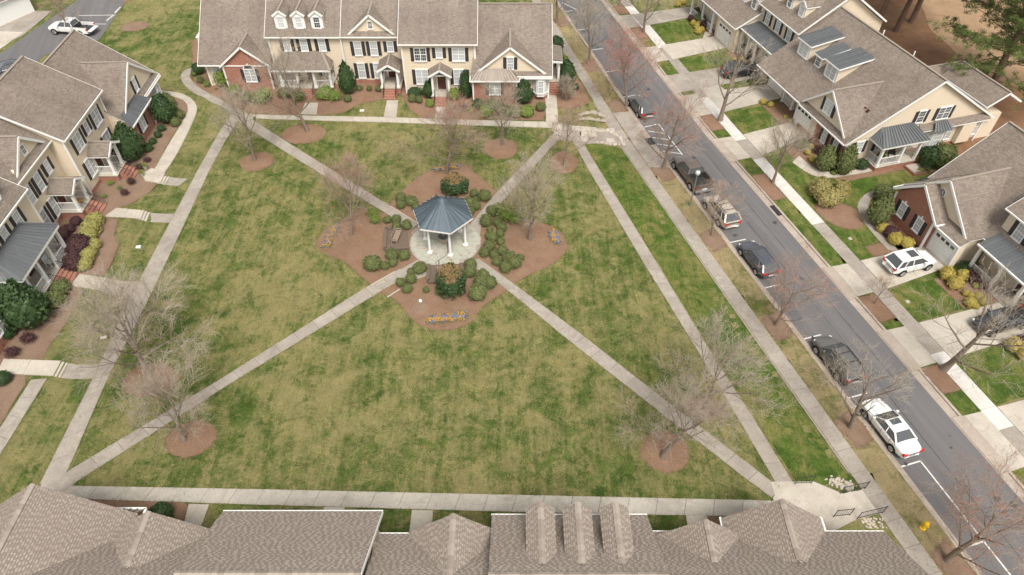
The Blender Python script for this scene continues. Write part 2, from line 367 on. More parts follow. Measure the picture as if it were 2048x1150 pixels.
def drape_mesh(name, pts, mat, dz=.03, skirt=.1, zf=None, cut=1.):
    bm = bmesh.new(); f = bm.faces.new([bm.verts.new((x, y, 0)) for x, y in pts]); bm.normal_update()
    if f.normal.z < 0: bmesh.ops.reverse_faces(bm, faces=[f])
    for ax in (0, 1):
        lo, hi = min(p[ax] for p in pts), max(p[ax] for p in pts)
        for k in range(math.ceil(lo / cut), math.floor(hi / cut) + 1):
            co = [0, 0, 0]; no = [0, 0, 0]; co[ax] = k * cut + 1e-4; no[ax] = 1
            bmesh.ops.bisect_plane(bm, geom=bm.verts[:] + bm.edges[:] + bm.faces[:], plane_co=co, plane_no=no, dist=1e-5)
    if skirt:
        ed = [e for e in bm.edges if e.is_boundary]
        r = bmesh.ops.extrude_edge_only(bm, edges=ed); low = {v for v in r['geom'] if isinstance(v, bmesh.types.BMVert)}
    else: low = set()
    for v in bm.verts:
        z = (zf or hgt)(v.co.x, v.co.y) + dz; v.co.z = z - (skirt if v in low else 0)
    bmesh.ops.recalc_face_normals(bm, faces=bm.faces)
    me = bpy.data.meshes.new(name); bm.to_mesh(me); bm.free(); me.materials.append(mat)
    up = sum(p.normal.z * p.area for p in me.polygons)
    if up < 0: me.flip_normals()
    return me
EDGES, BEDS = [], []
def drape(name, pts, mat, dz=.03, skirt=.1, parent=None, kind='structure', zf=None):
    if name.startswith('mulch'): BEDS.append(list(pts) + [pts[0]])
    o = put(name, drape_mesh(name, pts, mat, dz, skirt, zf), parent)
    if parent is None: tag(o, kind=kind)
    return o
def wavy(pts, amp=.12, step=.7, closed=True, seed=1):
    rn = random.Random(seed); out = []; n = len(pts)
    for i in range(n if closed else n - 1):
        a, b = pts[i], pts[(i + 1) % n]; L = math.dist(a, b); k = max(1, int(L / step))
        for j in range(k):
            t = j / k; w = amp if j else 0
            out.append((a[0] + (b[0] - a[0]) * t + rn.uniform(-w, w), a[1] + (b[1] - a[1]) * t + rn.uniform(-w, w)))
    return out
def smooth_line(pts, n=2):
    for _ in range(n):
        o = [pts[0]]
        for a, b in zip(pts, pts[1:]): o += [(a[0] * .75 + b[0] * .25, a[1] * .75 + b[1] * .25), (a[0] * .25 + b[0] * .75, a[1] * .25 + b[1] * .75)]
        pts = o + [pts[-1]]
    return pts
def smooth_loop(pts, n=2):
    for _ in range(n):
        o = []
        for i in range(len(pts)):
            a, b = pts[i], pts[(i + 1) % len(pts)]; o += [(a[0] * .75 + b[0] * .25, a[1] * .75 + b[1] * .25), (a[0] * .25 + b[0] * .75, a[1] * .25 + b[1] * .75)]
        pts = o
    return pts
def resample(pts, n):
    L = [0.]
    for a, b in zip(pts, pts[1:]): L.append(L[-1] + math.dist(a, b))
    out = []
    for k in range(n + 1):
        t = L[-1] * k / n; i = 0
        while i < len(L) - 2 and L[i + 1] < t: i += 1
        u = (t - L[i]) / max(1e-9, L[i + 1] - L[i]); a, b = pts[i], pts[i + 1]
        out.append((a[0] + (b[0] - a[0]) * u, a[1] + (b[1] - a[1]) * u))
    return out
def plen(p): return sum(math.dist(a, b) for a, b in zip(p, p[1:]))
def strip(left, right, mat, name='path', seg=1.8, dz=.05, gap=.012, piece='slab', sub=1, parent=None):
    """a path laid as separate slabs between two edge lines"""
    n = max(1, round((plen(left) + plen(right)) / 2 / seg)); k = sub
    A, B = resample(left, n * k), resample(right, n * k); EDGES.extend([A, B])
    if parent is None:
        c = A[0]; parent = tag(thing(name, None, None), kind='structure')
    for i in range(n):
        a, b = A[i * k:(i + 1) * k + 1], B[i * k:(i + 1) * k + 1]
        def pull(p, q):
            L = max(.01, math.dist(p, q)); t = gap / L; return (p[0] + (q[0] - p[0]) * t, p[1] + (q[1] - p[1]) * t)
        a = [pull(a[0], a[1])] + a[1:-1] + [pull(a[-1], a[-2])]; b = [pull(b[0], b[1])] + b[1:-1] + [pull(b[-1], b[-2])]
        put(piece, drape_mesh(piece, a + b[::-1], mat, dz + random.uniform(-.004, .004), .09), parent)
    return parent
def row(r, *pts): return [from_row(r, s, d) for s, d in pts]
def srow(*pts): return [from_row('R', s, d + bend(s)) for s, d in pts]

# paths across and around the green
strip(xy((79, 970), (184.8, 760), (261, 596), (330, 464), (396, 340), (432, 276), (452, 243)), xy((133, 948), (214.3, 760), (292, 610), (357, 474), (420, 340), (455, 275), (478, 240)), M['conc'])
strip(xy((142, 972), (512, 978.7), (1000, 989.5), (1512, 1000.8), (1600, 1003)), xy((120, 997), (512, 1009.5), (1024, 1024), (1464, 1033), (1600, 1037)), M['conc_near'], seg=1.9)
strip(xy((129, 947), (439, 760), (740, 570), (800, 538)), xy((146, 968.5), (473, 760), (738, 597), (815, 552)), M['conc'])
strip(xy((505, 240), (600, 300.5), (796, 422), (838, 448)), xy((489, 252), (600, 322.8), (772, 427), (822, 461)), M['conc'])
strip(xy((1110.8, 263), (985.5, 394), (940, 450)), xy((1124, 272), (1003, 405), (955, 463)), M['conc'])
strip(xy((958, 518), (1020.7, 562.7), (1177, 680), (1278, 760), (1512, 939.7), (1562, 978)), xy((940, 530), (1005, 572.5), (1136, 680), (1237, 760), (1512, 973.6), (1543, 996)), M['conc'])
strip(xy((1139, 272), (1180, 345), (1283, 520), (1400, 710), (1500, 878.7), (1556, 973.6)), xy((1158, 272), (1180, 309.4), (1310, 520), (1432, 722), (1500, 826), (1590, 972)), M['conc'])
strip(xy((506, 229.5), (780, 235), (837, 237), (1105, 244.5)), xy((513, 238), (780, 245.5), (1105, 256.4)), M['conc_pale'], seg=1.6)
strip(smooth_line(xy((387, 134.6), (365, 142), (360, 154), (367.5, 171), (392, 190.6), (423.5, 205), (458, 221), (470, 238))), smooth_line(xy((393, 140), (382, 146), (378.4, 153), (387, 166), (411, 184), (440, 198), (478, 218), (506, 236))), M['conc'], sub=2, seg=1.6)
strip(smooth_line(xy((327.3, 349), (355, 309), (385, 247), (394, 224.7), (395.5, 213), (384.5, 198), (365, 187), (335.8, 182), (301, 181))), smooth_line(xy((309, 339), (335.8, 292), (367, 241), (376, 224), (376, 213), (370, 203), (355, 195.5), (331, 190), (303, 189))), M['conc_pale'], sub=2, seg=1.6)
JX = tag(put('path', drape_mesh('path', xy((85, 966), (130, 948), (148, 970), (142, 974), (120, 999), (60, 1010)), M['conc'], .045, .1)), kind='structure')
tag(put('path', drape_mesh('path', xy((1545, 996), (1562, 977), (1590, 972), (1618, 1012), (1600, 1040), (1560, 1035)), M['conc_pale'], .055, .1)), kind='structure')
tag(put('path', drape_mesh('path', xy((452, 243), (470, 222), (510, 230), (506, 238), (488, 252), (478, 242)), M['conc'], .045, .1)), kind='structure')
# walks up to the houses of the left row, with steps
def steps(a0, a1, b0, b1, n, rise, mat, z0, label, cat='steps', tread='step'):
    """n treads from edge a0-a1 (low) to b0-b1 (high)"""
    c = ((a0[0] + a1[0]) / 2, (a0[1] + a1[1]) / 2)
    t = thing('garden_steps', label, cat, (c[0], c[1], z0)) if label else None
    for k in range(n):
        f0, f1 = k / n, 1.02
        P = [(a0[i] + (b0[i] - a0[i]) * f0 - c[i]) for i in (0, 1)], [(a1[i] + (b1[i] - a1[i]) * f0 - c[i]) for i in (0, 1)], [(b1[i] - c[i] + (b1[i] - a1[i]) * .01 * (k)) for i in (0, 1)], [(b0[i] - c[i] + (b0[i] - a0[i]) * .01 * k) for i in (0, 1)]
        m = MB(); zt = rise * (k + 1); top = [(p[0], p[1], zt) for p in P]
        if (P[1][0] - P[0][0]) * (P[2][1] - P[1][1]) - (P[1][1] - P[0][1]) * (P[2][0] - P[1][0]) < 0: top = top[::-1]
        m.slab(top, rise + (.25 if k == 0 else -.0)); m.build(tread, mat, t)
    return t
LW = [  # (path end L, R), (steps foot L, R), (steps head L, R), (house end L, R), label
    ((376, 358), (357, 372.5), (341, 355), (331, 370), (322, 352), (318, 366), (298, 347), (292, 362), 'short pale steps on the walk nearest the curved path'),
    ((352, 428), (341, 446), (301, 426), (294, 444), (284, 421), (278, 438), (233, 416), (208, 434), 'three concrete steps on the second walk from the top, above the bright lawn square'),
    ((285, 563), (268, 594), (222, 559), (206, 584), (210, 556), (194, 580), (160, 548), (140, 572), 'concrete steps under the bare tree on the left path'),
    ((199, 729), (186, 758), (137, 727), (122, 756), (117, 722), (101, 752), (8, 718), (-8, 748), 'lowest garden steps beside the sidewalk at far left')]
for a, b, c_, d_, e, f, g, h, lab in LW:
    pa, pb, pc, pd, pe, pf, pg, ph = [p[:2] for p in (at(*a), at(*b), at(*c_), at(*d_), at(*e), at(*f), at(*g), at(*h))]
    strip([pa, pc], [pb, pd], M['conc'], seg=2.2); strip([pe, pg], [pf, ph], M['conc_pale'], seg=1.8)
    z0 = hgt((pc[0] + pd[0]) / 2, (pc[1] + pd[1]) / 2) + .0
    steps(pc, pd, pe, pf, 3, (hgt((pe[0] + pf[0]) / 2, (pe[1] + pf[1]) / 2) + .06 - z0) / 3, M['conc_pale'], z0, lab)
strip(xy((62.7, 760), (0, 858), (-60, 950)), xy((95, 757), (0, 911), (-40, 975)), M['conc'])
# walks of the back row and of the near row
for L_, R_ in (((610.6, 206), (601, 229)), ((773.6, 202), (767, 235)), ((871, 214), (869.7, 237)), ((1090.6, 190), (1092, 244))):
    pass
for q in ([(610.6, 206), (601, 229), (636.6, 206), (634, 230)], [(773.6, 201), (767, 234.5), (797, 201), (793, 235)], [(872, 214), (869.7, 237), (894, 214), (893, 238)], [(1090.6, 189), (1092, 244), (1112.7, 189), (1117, 246)],
          [(378, 1008), (369, 1044), (419, 1009), (402, 1056)], [(647.6, 1014), (646, 1034), (690, 1015), (690, 1034)], [(824, 1020), (818, 1070), (866, 1021), (863, 1070)], [(1371, 1031), (1377, 1060), (1414, 1031), (1420, 1060)]):
    strip(xy(q[0], q[1]), xy(q[2], q[3]), M['conc_pale'], seg=1.5)

tag(put('path', drape_mesh('path', xy((304, 337), (331, 349), (323, 353), (318, 368), (291, 363), (284, 348)), M['conc_pale'], .062, .1)), kind='structure')
# mulch beds
drape('mulch_bed', wavy(smooth_loop(xy((783, 402), (800, 385), (843, 348), (872, 336), (900, 329), (932, 328), (952, 350), (985, 375), (1003, 398), (1035, 445), (1062, 440), (1112, 455), (1132, 476), (1135, 500), (1110, 527), (1060, 548), (1030, 566), (1006, 586), (965, 612), (945, 640), (925, 655), (880, 662), (838, 652), (813, 627), (795, 600), (768, 590), (742, 568), (712, 545), (690, 522), (655, 511), (638, 500), (631, 485), (648, 460), (690, 437), (722, 415), (742, 417), (775, 430)), 1), .10, .6, seed=3), M['mulch'], .02, .05)
drape('mulch_bed', wavy(xy((300, 189), (331, 190), (355, 196), (370, 204), (376, 214), (374, 226), (334, 292), (309, 339), (292, 362), (316, 367), (300, 384), (254, 411), (233, 420), (208, 434), (236, 438), (228, 470), (238, 492), (224, 525), (210, 548), (160, 560), (160, 595), (130, 650), (98, 692), (86, 718), (60, 722), (50, 770), (0, 850), (-60, 940), (-200, 940), (-200, 480), (120, 240), (280, 180)), .08, .8, seed=4), M['mulch_dull'], .02, .05)
drape('mulch_bed', wavy(xy((385, 134), (388, 166), (411, 184), (440, 198), (478, 217), (505, 228), (612, 230), (640, 231), (690, 224), (722, 207), (768, 199), (778, 182), (800, 185), (812, 203), (822, 222), (845, 236), (1085, 241), (1093, 215), (1112, 217), (1152, 214), (1172, 200), (1168, 172), (1142, 142), (1118, 112), (1098, 70), (1090, 50), (385, 80)), .08, .8, seed=5), M['mulch'], .02, .05)
drape('mulch_bed', wavy(smooth_loop(xy((165, 992), (300, 998), (345, 994), (378, 1006), (372, 1040), (330, 1060), (150, 1050)), 1), .06, .6, seed=6), M['mulch'], .02, .05)
drape('mulch_bed', wavy(xy((1412, 1030), (1464, 1030), (1475, 1060), (1425, 1060)), .03, .6, seed=6), M['mulch'], .02, .05)
def ring(u, v, w, h, name='mulch_ring', mat='mulch', seed=1, dz=.02):
    c = at(u, v); L = at(u - w / 2, v); T = at(u, v - h / 2); B_ = at(u, v + h / 2)
    rx = abs(c[0] - L[0]); ry = (T[1] - B_[1]) / 2; cy = (T[1] + B_[1]) / 2; rn = random.Random(seed)
    drape(name, [(c[0] + rx * rn.uniform(.93, 1.06) * math.cos(a), cy + ry * rn.uniform(.93, 1.06) * math.sin(a)) for a in [2 * math.pi * k / 36 for k in range(36)]], M[mat], dz, .04)
for k, r_ in enumerate([(382, 878, 98, 72), (1330, 903, 96, 84), (514, 323, 64, 38), (608, 268, 90, 38), (1002, 298, 66, 42), (1128, 325, 54, 46), (1408, 818, 84, 50), (300, 760, 110, 66), (270, 53, 52, 20), (244, -1, 40, 16), (1130, 192, 96, 50)]): ring(*r_, mat='mulch' if k != 8 else 'mulch_dull', seed=k, dz=.032 if k == 10 else .02)

# patio under the pavilion
PC = (-6.15, 47.35); m_ = Mt('mossy_paving', .9, .2); p_ = m_.coord('World')
c_ = m_.mix(m_.ramp(m_.noise(p_, .9, 5, .7), [(.4, 0.), (.6, 1.)]), (.42, .39, .335), (.39, .41, .335)); c_ = m_.mix(m_.ramp(m_.noise(p_, 1.1, 4, .7, 1.), [(.54, 0.), (.66, .8)]), c_, (.25, .19, .15))
c_ = m_.mix(m_.ramp(m_.noise(p_, 2.6, 3, .6, 2.), [(.58, 0.), (.64, .6)]), c_, (.33, .41, .42)); c_ = m_.mix(m_.math('MULTIPLY', m_.ramp(m_.noise(p_, 22., 4, .8), [(.5, 0.), (.66, 1.)]), .5), c_, (.25, .22, .18)); m_.col(c_); m_.bump(m_.noise(p_, 20., 3), .01); M['patio'] = m_.mat
patio = tag(thing('patio', None, None, (PC[0], PC[1], 0)), kind='structure')
MB().cyl(0, 0, .0, .05, 3.3, 3.3, 40).build('patio_base', M['conc'], patio)
for k, (r0, r1) in enumerate(((.45, 1.0), (1.0, 1.55), (1.55, 2.1), (2.1, 2.65), (2.65, 3.2))):     # rings of paving stones
    n = int((r0 + r1) * math.pi / .75)
    for j in range(n):
        a0, a1 = 2 * math.pi * (j + .03 + .5 * (k % 2)) / n, 2 * math.pi * (j + .97 + .5 * (k % 2)) / n; am = (a0 + a1) / 2
        MB().slab([(r0 * math.cos(a0), r0 * math.sin(a0), 0), ((r1 - .015) * math.cos(a0), (r1 - .015) * math.sin(a0), 0), ((r1 - .015) * math.cos(am), (r1 - .015) * math.sin(am), 0), ((r1 - .015) * math.cos(a1), (r1 - .015) * math.sin(a1), 0), (r0 * math.cos(a1), r0 * math.sin(a1), 0), (r0 * math.cos(am), r0 * math.sin(am), 0)], .05, bottom=False).build('paving_stone', M['patio'], patio, (0, 0, .07 + random.uniform(-.004, .004)))
for q in (((800, 540), (828, 560), (868, 548), (835, 520)), ((822, 466), (846, 490), (862, 470), (840, 448)), ((940, 465), (958, 482), (962, 455), (948, 447)), ((936, 520), (958, 518), (968, 528), (945, 535))):
    tag(put('path', drape_mesh('path', xy(*q), M['conc'], .035, .06)), kind='structure')

# street in the street frame (s along, d across)
def srow_strip(s0, s1, d0, d1, mat, name, dz=0., zf=None, skirt=.12, kind='structure', step=2.):
    n = max(1, int((s1 - s0) / step)); ss = [s0 + (s1 - s0) * k / n for k in range(n + 1)]
    pts = srow(*[(s, d0) for s in ss]) + srow(*[(s, d1) for s in ss[::-1]])
    return drape(name, pts, mat, dz, skirt, zf=zf)
M['oil'] = plain('oil_stained_asphalt', (.062, .06, .06), .7, .3, var=.3)
zroad = lambda x, y: -.5
zwalk = lambda x, y: -.4
SA, SB = -60., 66.
srow_strip(SA, SB, -16.05, -9.85, M['asphalt'], 'road', .0, zroad, .05)
srow_strip(SA, SB, -18.58, -16.48, M['verge'], 'grass_verge', .0, zwalk, .12)
srow_strip(SA, SB, -9.02, -7.3, M['lawn_green'], 'grass_verge', .0, zwalk, .12)
for d0, d1, dk0, dk1 in ((-16.5, -16.33, -16.33, -16.0), (-9.22, -9.0, -9.9, -9.22)):
    kp = tag(thing('kerb', None, None), kind='structure')
    s = SA
    while s < SB:
        e = min(SB, s + 3.05)
        put('kerb_stone', drape_mesh('kerb_stone', srow((s + .008, d0), (e - .008, d0), (e - .008, d1), (s + .008, d1)), M['kerb'], random.uniform(-.004, .004) + .02, .2, zwalk, 50), kp)
        put('gutter_slab', drape_mesh('gutter_slab', srow((s + .008, dk0), (e - .008, dk0), (e - .008, dk1), (s + .008, dk1)), M['kerb'], random.uniform(-.003, .003) + .012, .05, zroad, 50), kp)
        s = e
for d0, d1, mats in ((-19.8, -18.55, [M['conc']]), (-7.35, -6.0, None)):
    wp = tag(thing('sidewalk', None, None), kind='structure'); s = SA
    while s < SB:
        e = min(SB, s + 1.83)
        mt = mats[0] if mats else (M['conc_white'] if (9.3 < s < 20 or -29 < s < -17 or 36.8 < s < 43 or -4 < s < 4.8) else M['conc'])
        put('slab', drape_mesh('slab', srow((s + .01, d0), (e - .01, d0), (e - .01, d1), (s + .01, d1)), mt, random.uniform(-.006, .006) + .04, .15, zwalk, 50), wp); s = e
# driveways: sloping apron over the kerb, then slabs to the garage
def driveway(s0, s1, g0, g1, dend, mat='conc_pale', n=4):
    dp = tag(thing('driveway', None, None), kind='structure')
    zf = lambda x, y: -.345 - .14 * sstep(-8.9, -9.3, 0) if False else None
    def za(x, y):
        s_, d_ = to_row('R', x, y); d_ -= bend(s_); return -.47 + .13 * max(0, min(1, (d_ + 9.85) / .9))
    put('apron', drape_mesh('apron', srow((s0 - .25, -9.8), (s1 + .25, -9.8), (s1 + .05, -8.9), (s0 - .05, -8.9)), M['kerb'], .015, .1, za, .4), dp)
    zd = lambda x, y: -.4
    put('apron', drape_mesh('apron', srow((s0 - .05, -8.88), (s1 + .05, -8.88), (s1, -7.37), (s0, -7.37)), M[mat], .06, .15, zd, 50), dp)
    for k in range(n):
        a, b = k / n, (k + 1) / n; d0, d1 = -5.98 + (dend + 5.98) * a + .01, -5.98 + (dend + 5.98) * b - .01
        sl = lambda t: (s0 + (g0 - s0) * t, s1 + (g1 - s1) * t)
        for h0, h1 in ((0, .497), (.503, 1)):
            A, B_ = sl(a), sl(b); f = lambda P, t: P[0] + (P[1] - P[0]) * t
            put('slab', drape_mesh('slab', row('R', (f(A, h0), d0), (f(A, h1), d0), (f(B_, h1), d1), (f(B_, h0), d1)), M[mat], .055 + random.uniform(-.004, .004), .15, zd, 50), dp)
driveway(-26.3, -22.5, -26.2, -23.4, 4.6, 'conc'); driveway(-16.7, -12.8, -17.0, -13.8, 2.8)
driveway(-9.2, -5.2, -9.0, -5.8, 5.0, 'conc'); driveway(-4.3, .2, -3.9, -.6, 2.2); driveway(5.0, 9.1, 4.3, 7.2, .8); driveway(26.1, 29.8, 26.1, 29.0, 1.2, 'conc_pale'); driveway(33.9, 37.8, 33.9, 37.4, 4.0); driveway(42.6, 47.2, 42.8, 46.5, 3.0); driveway(-37., -33, -37, -33, 3)
drape('driveway', row('R', (-5.9, -5.95), (-4., -5.95), (-4., -3.2), (-5.4, -3.4)), M['conc_pale'], .05, .1, zf=zwalk)
# painted parking lines
lines = [(s, -16.0, s, -14.4) for s in (-24.2, -18.3, -12.45, -6.3, 20.45, 26.6, 32.65, 38.7, 44.75, 50.8)] + [(39.5, -16.0, 39.6, -14.8), (44.75, -14.42, 66, -14.42), (-30.1, -16, -30.1, -14.9), (.35, -15.9, .2, -14.1), (.2, -14.1, 7.6, -14.05), (1.2, -15.8, 2.2, -14.1), (2.5, -15.8, 3.5, -14.1), (3.8, -15.8, 4.8, -14.1), (5.2, -15.8, 6.2, -14.1), (7.3, -15.9, 6.9, -14.1), (-33, -15.6, -30.1, -14.2)]
for s0, d0, s1, d1 in lines:
    a, b = srow((s0, d0), (s1, d1)); L = math.dist(a, b); nx_, ny_ = -(b[1] - a[1]) / L * .055, (b[0] - a[0]) / L * .055
    tag(MB().slab([(a[0] + nx_, a[1] + ny_, -.494), (a[0] - nx_, a[1] - ny_, -.494), (b[0] - nx_, b[1] - ny_, -.494), (b[0] + nx_, b[1] + ny_, -.494)], .004, bottom=False).build('painted_line', M['paint']), kind='structure')
for d_, s0, s1 in ((-13.0, -60, 66), (-11.55, 4, 40)):
    ss = [s0 + (s1 - s0) * k / 60 for k in range(61)]; rj = random.Random(int(s1)); q = [srow((s_, d_ + rj.uniform(-.03, .03)))[0] for s_ in ss]; m = MB()
    for a, b in zip(q, q[1:]): w_ = rj.uniform(.012, .03); m.slab([(a[0] - w_, a[1], -.495), (b[0] - w_, b[1], -.495), (b[0] + w_, b[1], -.495), (a[0] + w_, a[1], -.495)], .003, bottom=False)
    tag(m.build('road_seam', M['iron']), kind='structure')
rj = random.Random(3)
for k in range(26):                                    # oil marks and tar patches
    s_, d_ = rj.uniform(-28, 60), rj.choice((rj.uniform(-15.7, -14.6), rj.uniform(-13.6, -10.4))); x, y = srow((s_, d_))[0]; r_ = rj.uniform(.12, .34)
    tag(put('oil_mark', drape_mesh('oil_mark', [(x + r_ * rj.uniform(.6, 1.2) * math.cos(a), y + r_ * rj.uniform(.6, 1.2) * math.sin(a)) for a in [2 * math.pi * j / 12 for j in range(12)]], M['oil'], .004 + k * .0002, 0, zroad, 50)), kind='structure')
# lawns and mulch of the street side
for s0, s1, d0, d1, mt in ((-22.3, -17.0, -5.95, 1.2, 'lawn_green'), (-12.6, -9.4, -5.95, 1.5, 'lawn_green'), (.4, 4.7, -5.95, -.8, 'lawn_green'), (9.3, 25.9, -5.95, -.9, 'lawn_green'), (13.2, 20.9, -.9, 8.4, 'lawn_green'), (30., 33.7, -5.95, .2, 'lawn_green'), (38., 42.4, -5.95, 1., 'lawn_green'), (47.4, 56, -5.95, 1., 'lawn_green'), (-3.7, -5.4, -2.9, 1.5, 'lawn_green')):
    s0, s1 = min(s0, s1), max(s0, s1)
    drape('lawn', wavy(row('R', (s0, d0), (s1, d0), (s1, d1), (s0, d1)), .05, .7, seed=int(s0 * 7)), M[mt], .02, .06, zf=zwalk)
for s0, s1, d0, d1 in ((-22.6, -17.0, 1.2, 4.5), (-12.6, -9.2, 1.5, 6), (.3, 4.6, -.8, 3), (8.6, 13.6, -3.0, .8), (24.6, 26.0, -4.4, .5), (13., 15.6, -1.0, 9.4), (20.5, 26, -2., .6), (29.9, 33.8, .2, 4), (37.8, 42.6, 1., 5), (47.2, 56, 1., 5), (30., 33.6, -1.2, .3), (38, 42.5, -.4, 1.)):
    drape('mulch_bed', wavy(row('R', (s0, d0), (s1, d0), (s1, d1), (s0, d1)), .07, .6, seed=int(s0 * 5)), M['mulch'], .03, .06, zf=zwalk)
for s0, s1 in ((-22.2, -19.4), (-1.2 + 1.4, 3.4), (12., 16.2), (30.0, 32.9), (38.0, 40.5), (-29.5, -26.8)):
    drape('mulch_bed', wavy(srow((s0, -9.0), (s1, -9.0), (s1, -7.4), (s0, -7.4)), .05, .5, seed=int(s0 * 3)), M['mulch'], .03, .06, zf=zwalk)
for s0 in (-28.5, -15.8, -6, 7.2, 18.2, 29.3, 39.6, 49.9):
    drape('mulch_ring', wavy(srow((s0, -16.6), (s0 + 2.8, -16.6), (s0 + 3.1, -18.2), (s0 + .6, -18.4)), .14, .5, seed=int(s0 * 3)), M['mulch_dull'], .02, .05, zf=zwalk)
# topiary bed and the curved walks of the right row
drape('mulch_bed', wavy(smooth_loop(row('R', (18.0, -5.7), (20.2, -5.8), (22.2, -4.6), (22.3, -2.6), (20.4, -1.6), (18.6, -2.4), (17.4, -4.2)), 2), .06, .5, seed=8), M['mulch'], .03, .06, zf=zwalk)
def rwalk(pl, pr, mat, seg=1.5): strip(smooth_line([at(u, v, -.4)[:2] for u, v in pl]), smooth_line([at(u, v, -.4)[:2] for u, v in pr]), M[mat], seg=seg, sub=2, dz=.05)
rwalk([(1584, 325), (1618, 350), (1650, 358), (1700, 352), (1775, 336)], [(1598, 312), (1625, 336), (1655, 346), (1700, 342), (1760, 333)], 'conc_pale')
rwalk([(1770, 376), (1733, 384), (1712, 408), (1718, 432), (1745, 468), (1775, 500)], [(1787, 378), (1745, 392), (1734, 415), (1742, 440), (1765, 470), (1800, 505)], 'conc')
rwalk([(1412, 78), (1404, 80)], [(1425, 66), (1410, 64)], 'conc_pale')
# wild ground behind the right row, the far lawns and the upper left lane
drape('pine_straw_ground', wavy([from_row('R', s, d) for s, d in ((-70, 14), (40, 14), (60, 60), (-70, 60))], .5, 3, seed=2), M['straw'], .04, .05)
drape('sandy_clearing', wavy(smooth_loop([at(u, v, -.4)[:2] for u, v in ((1815, -40), (1835, -5), (1850, 30), (1858, 60), (1890, 85), (1925, 120), (2000, 165), (2080, 190), (2200, 190), (2500, 100), (2300, -100))], 1), .6, 2.5, seed=2), M['sand'], .06, .05)
zc = lambda x, y: 0.
drape('road', xy((255, -20), (185, -20), (90, 45), (0, 108), (-120, 175), (-120, 330), (90, 110), (200, 78), (244, 14), (250, 0)), M['asphalt'], .03, .05)
strip(xy((-10, 24), (105, 22)), xy((-30, 105), (45, 72)), M['conc'], name='driveway', seg=3.)
drape('driveway', xy((-30, 62), (48, 65), (-30, 120)), M['conc_pale'], .06, .1)
for a, b in (((157, 31), (231, 30)), ((170, 48), (212, 48)), ((240, 16), (214, 42))):
    A, B_ = at(*a, .035), at(*b, .035); tag(MB().slab([(A[0], A[1] + .06, .038), (A[0], A[1] - .06, .038), (B_[0], B_[1] - .06, .038), (B_[0], B_[1] + .06, .038)], .004, bottom=False).build('painted_line', M['paint']), kind='structure')
for k, (a, b) in enumerate((((231, 27), (242, 16)), ((214, 43), (228, 32)))):
    A, B_ = at(*a, 0), at(*b, 0); o = MB().bar((A[0], A[1], .1), (B_[0], B_[1], .1), .18, .14).build('wheel_stop', M['conc_white']); tag(o, ['upper white concrete wheel stop behind the white pickup', 'lower white concrete wheel stop behind the white pickup'][k], 'wheel stop', 'wheel stops')
drape('sand_patch', wavy(xy((-5, 66), (40, 68), (-5, 96)), .1, .5), M['mulch_dull'], .035, .05)
# plaza at the lower right corner, with steps down to the sidewalk
z0f = lambda x, y: 0.
drape('plaza', row('R', (43.4, -25.7), (44.2, -22.9), (45.6, -21.45), (47.3, -21.45), (47.6, -23.4), (49, -25.5), (46.5, -26.5)), M['conc_pale'], .05, .6, zf=z0f)
st = thing('stairs', 'concrete stairs from the plaza down to the street sidewalk', 'stairs', (*from_row('R', 46.4, -20.6), -.4), FR['R'][1])
for k in range(3):
    MB().box(-.82, -.82 + .0, 0, .9, .80 - .5 * (k), .14 * (k + 1) - .0).build('step', M['conc_pale'], st) if False else MB().box(-.85, -.85, .14 * k, .9, .72 - .5 * k, .14 * (k + 1)).build('step', M['conc_pale'], st)
def handrail(p, rz, L, h, label, drop=0.):
    t = thing('handrail', label, 'handrail', p, rz, 'black iron handrails by the plaza stairs'); m = MB(); n = max(3, int(L / .16))
    m.bar((0, 0, h), (L, 0, h - drop), .035); m.build('rail', M['iron'], t); q = MB().bar((0, 0, .12), (L, 0, .12 - drop), .025)
    for k in range(1, n): x = L * k / n; q.bar((x, 0, .12 - drop * k / n), (x, 0, h - drop * k / n), .014)
    q.build('balusters', M['iron'], t)
    for x in (0, L): MB().bar((x, 0, -.05 - drop * x / L), (x, 0, h + .08 - drop * x / L), .04).build('post', M['iron'], t)
ra = FR['R'][1]
handrail((*from_row('R', 44.0, -24.2), .05), ra + R(75), 1.1, .9, 'short black handrail at the upper left end of the plaza')
handrail((*from_row('R', 45.5, -21.7), .05), ra + R(90), 2.1, .9, 'black handrail on the upper side of the plaza stairs', .38)
handrail((*from_row('R', 47.35, -21.7), .05), ra + R(90), 2.1, .9, 'black handrail on the lower side of the plaza stairs', .38)
handrail((*from_row('R', 46.8, -23.1), .05), ra + R(80), 1.1, .9, 'short black handrail nearest the roof corner')
def stones(name, pts, n, r0, r1, label=None, cat=None, mat='stone', zf=None, seed=0, spread=None):
    rn = random.Random(seed)
    root = thing(name, label, cat, (*pts[0], hgt(*pts[0])))
    for k in range(n):
        if spread: a, b = pts[0], pts[1]; t = rn.random(); x, y = a[0] + (b[0] - a[0]) * t, a[1] + (b[1] - a[1]) * t; x += rn.uniform(-spread, spread); y += rn.uniform(-spread, spread)
        else: t = (k + .5) / n * (len(pts) - 1); i = min(len(pts) - 2, int(t)); f = t - i; x, y = pts[i][0] + (pts[i + 1][0] - pts[i][0]) * f, pts[i][1] + (pts[i + 1][1] - pts[i][1]) * f
        r = rn.uniform(r0, r1); m = MB(); m.ball((0, 0, 0), (r, r * rn.uniform(.6, .9), r * .55), 7, 4)
        m.v = [tuple(c * rn.uniform(.88, 1.12) for c in v) for v in m.v]
        m.build('stone', M[mat], root, (x - pts[0][0], y - pts[0][1], hgt(x, y) - hgt(*pts[0]) + r * .35), rn.uniform(0, 3), uv=False)
    return root
M['stone_pale'] = plain('pale_riprap', (.46, .41, .35), .9, .2, var=.25, scale=5)
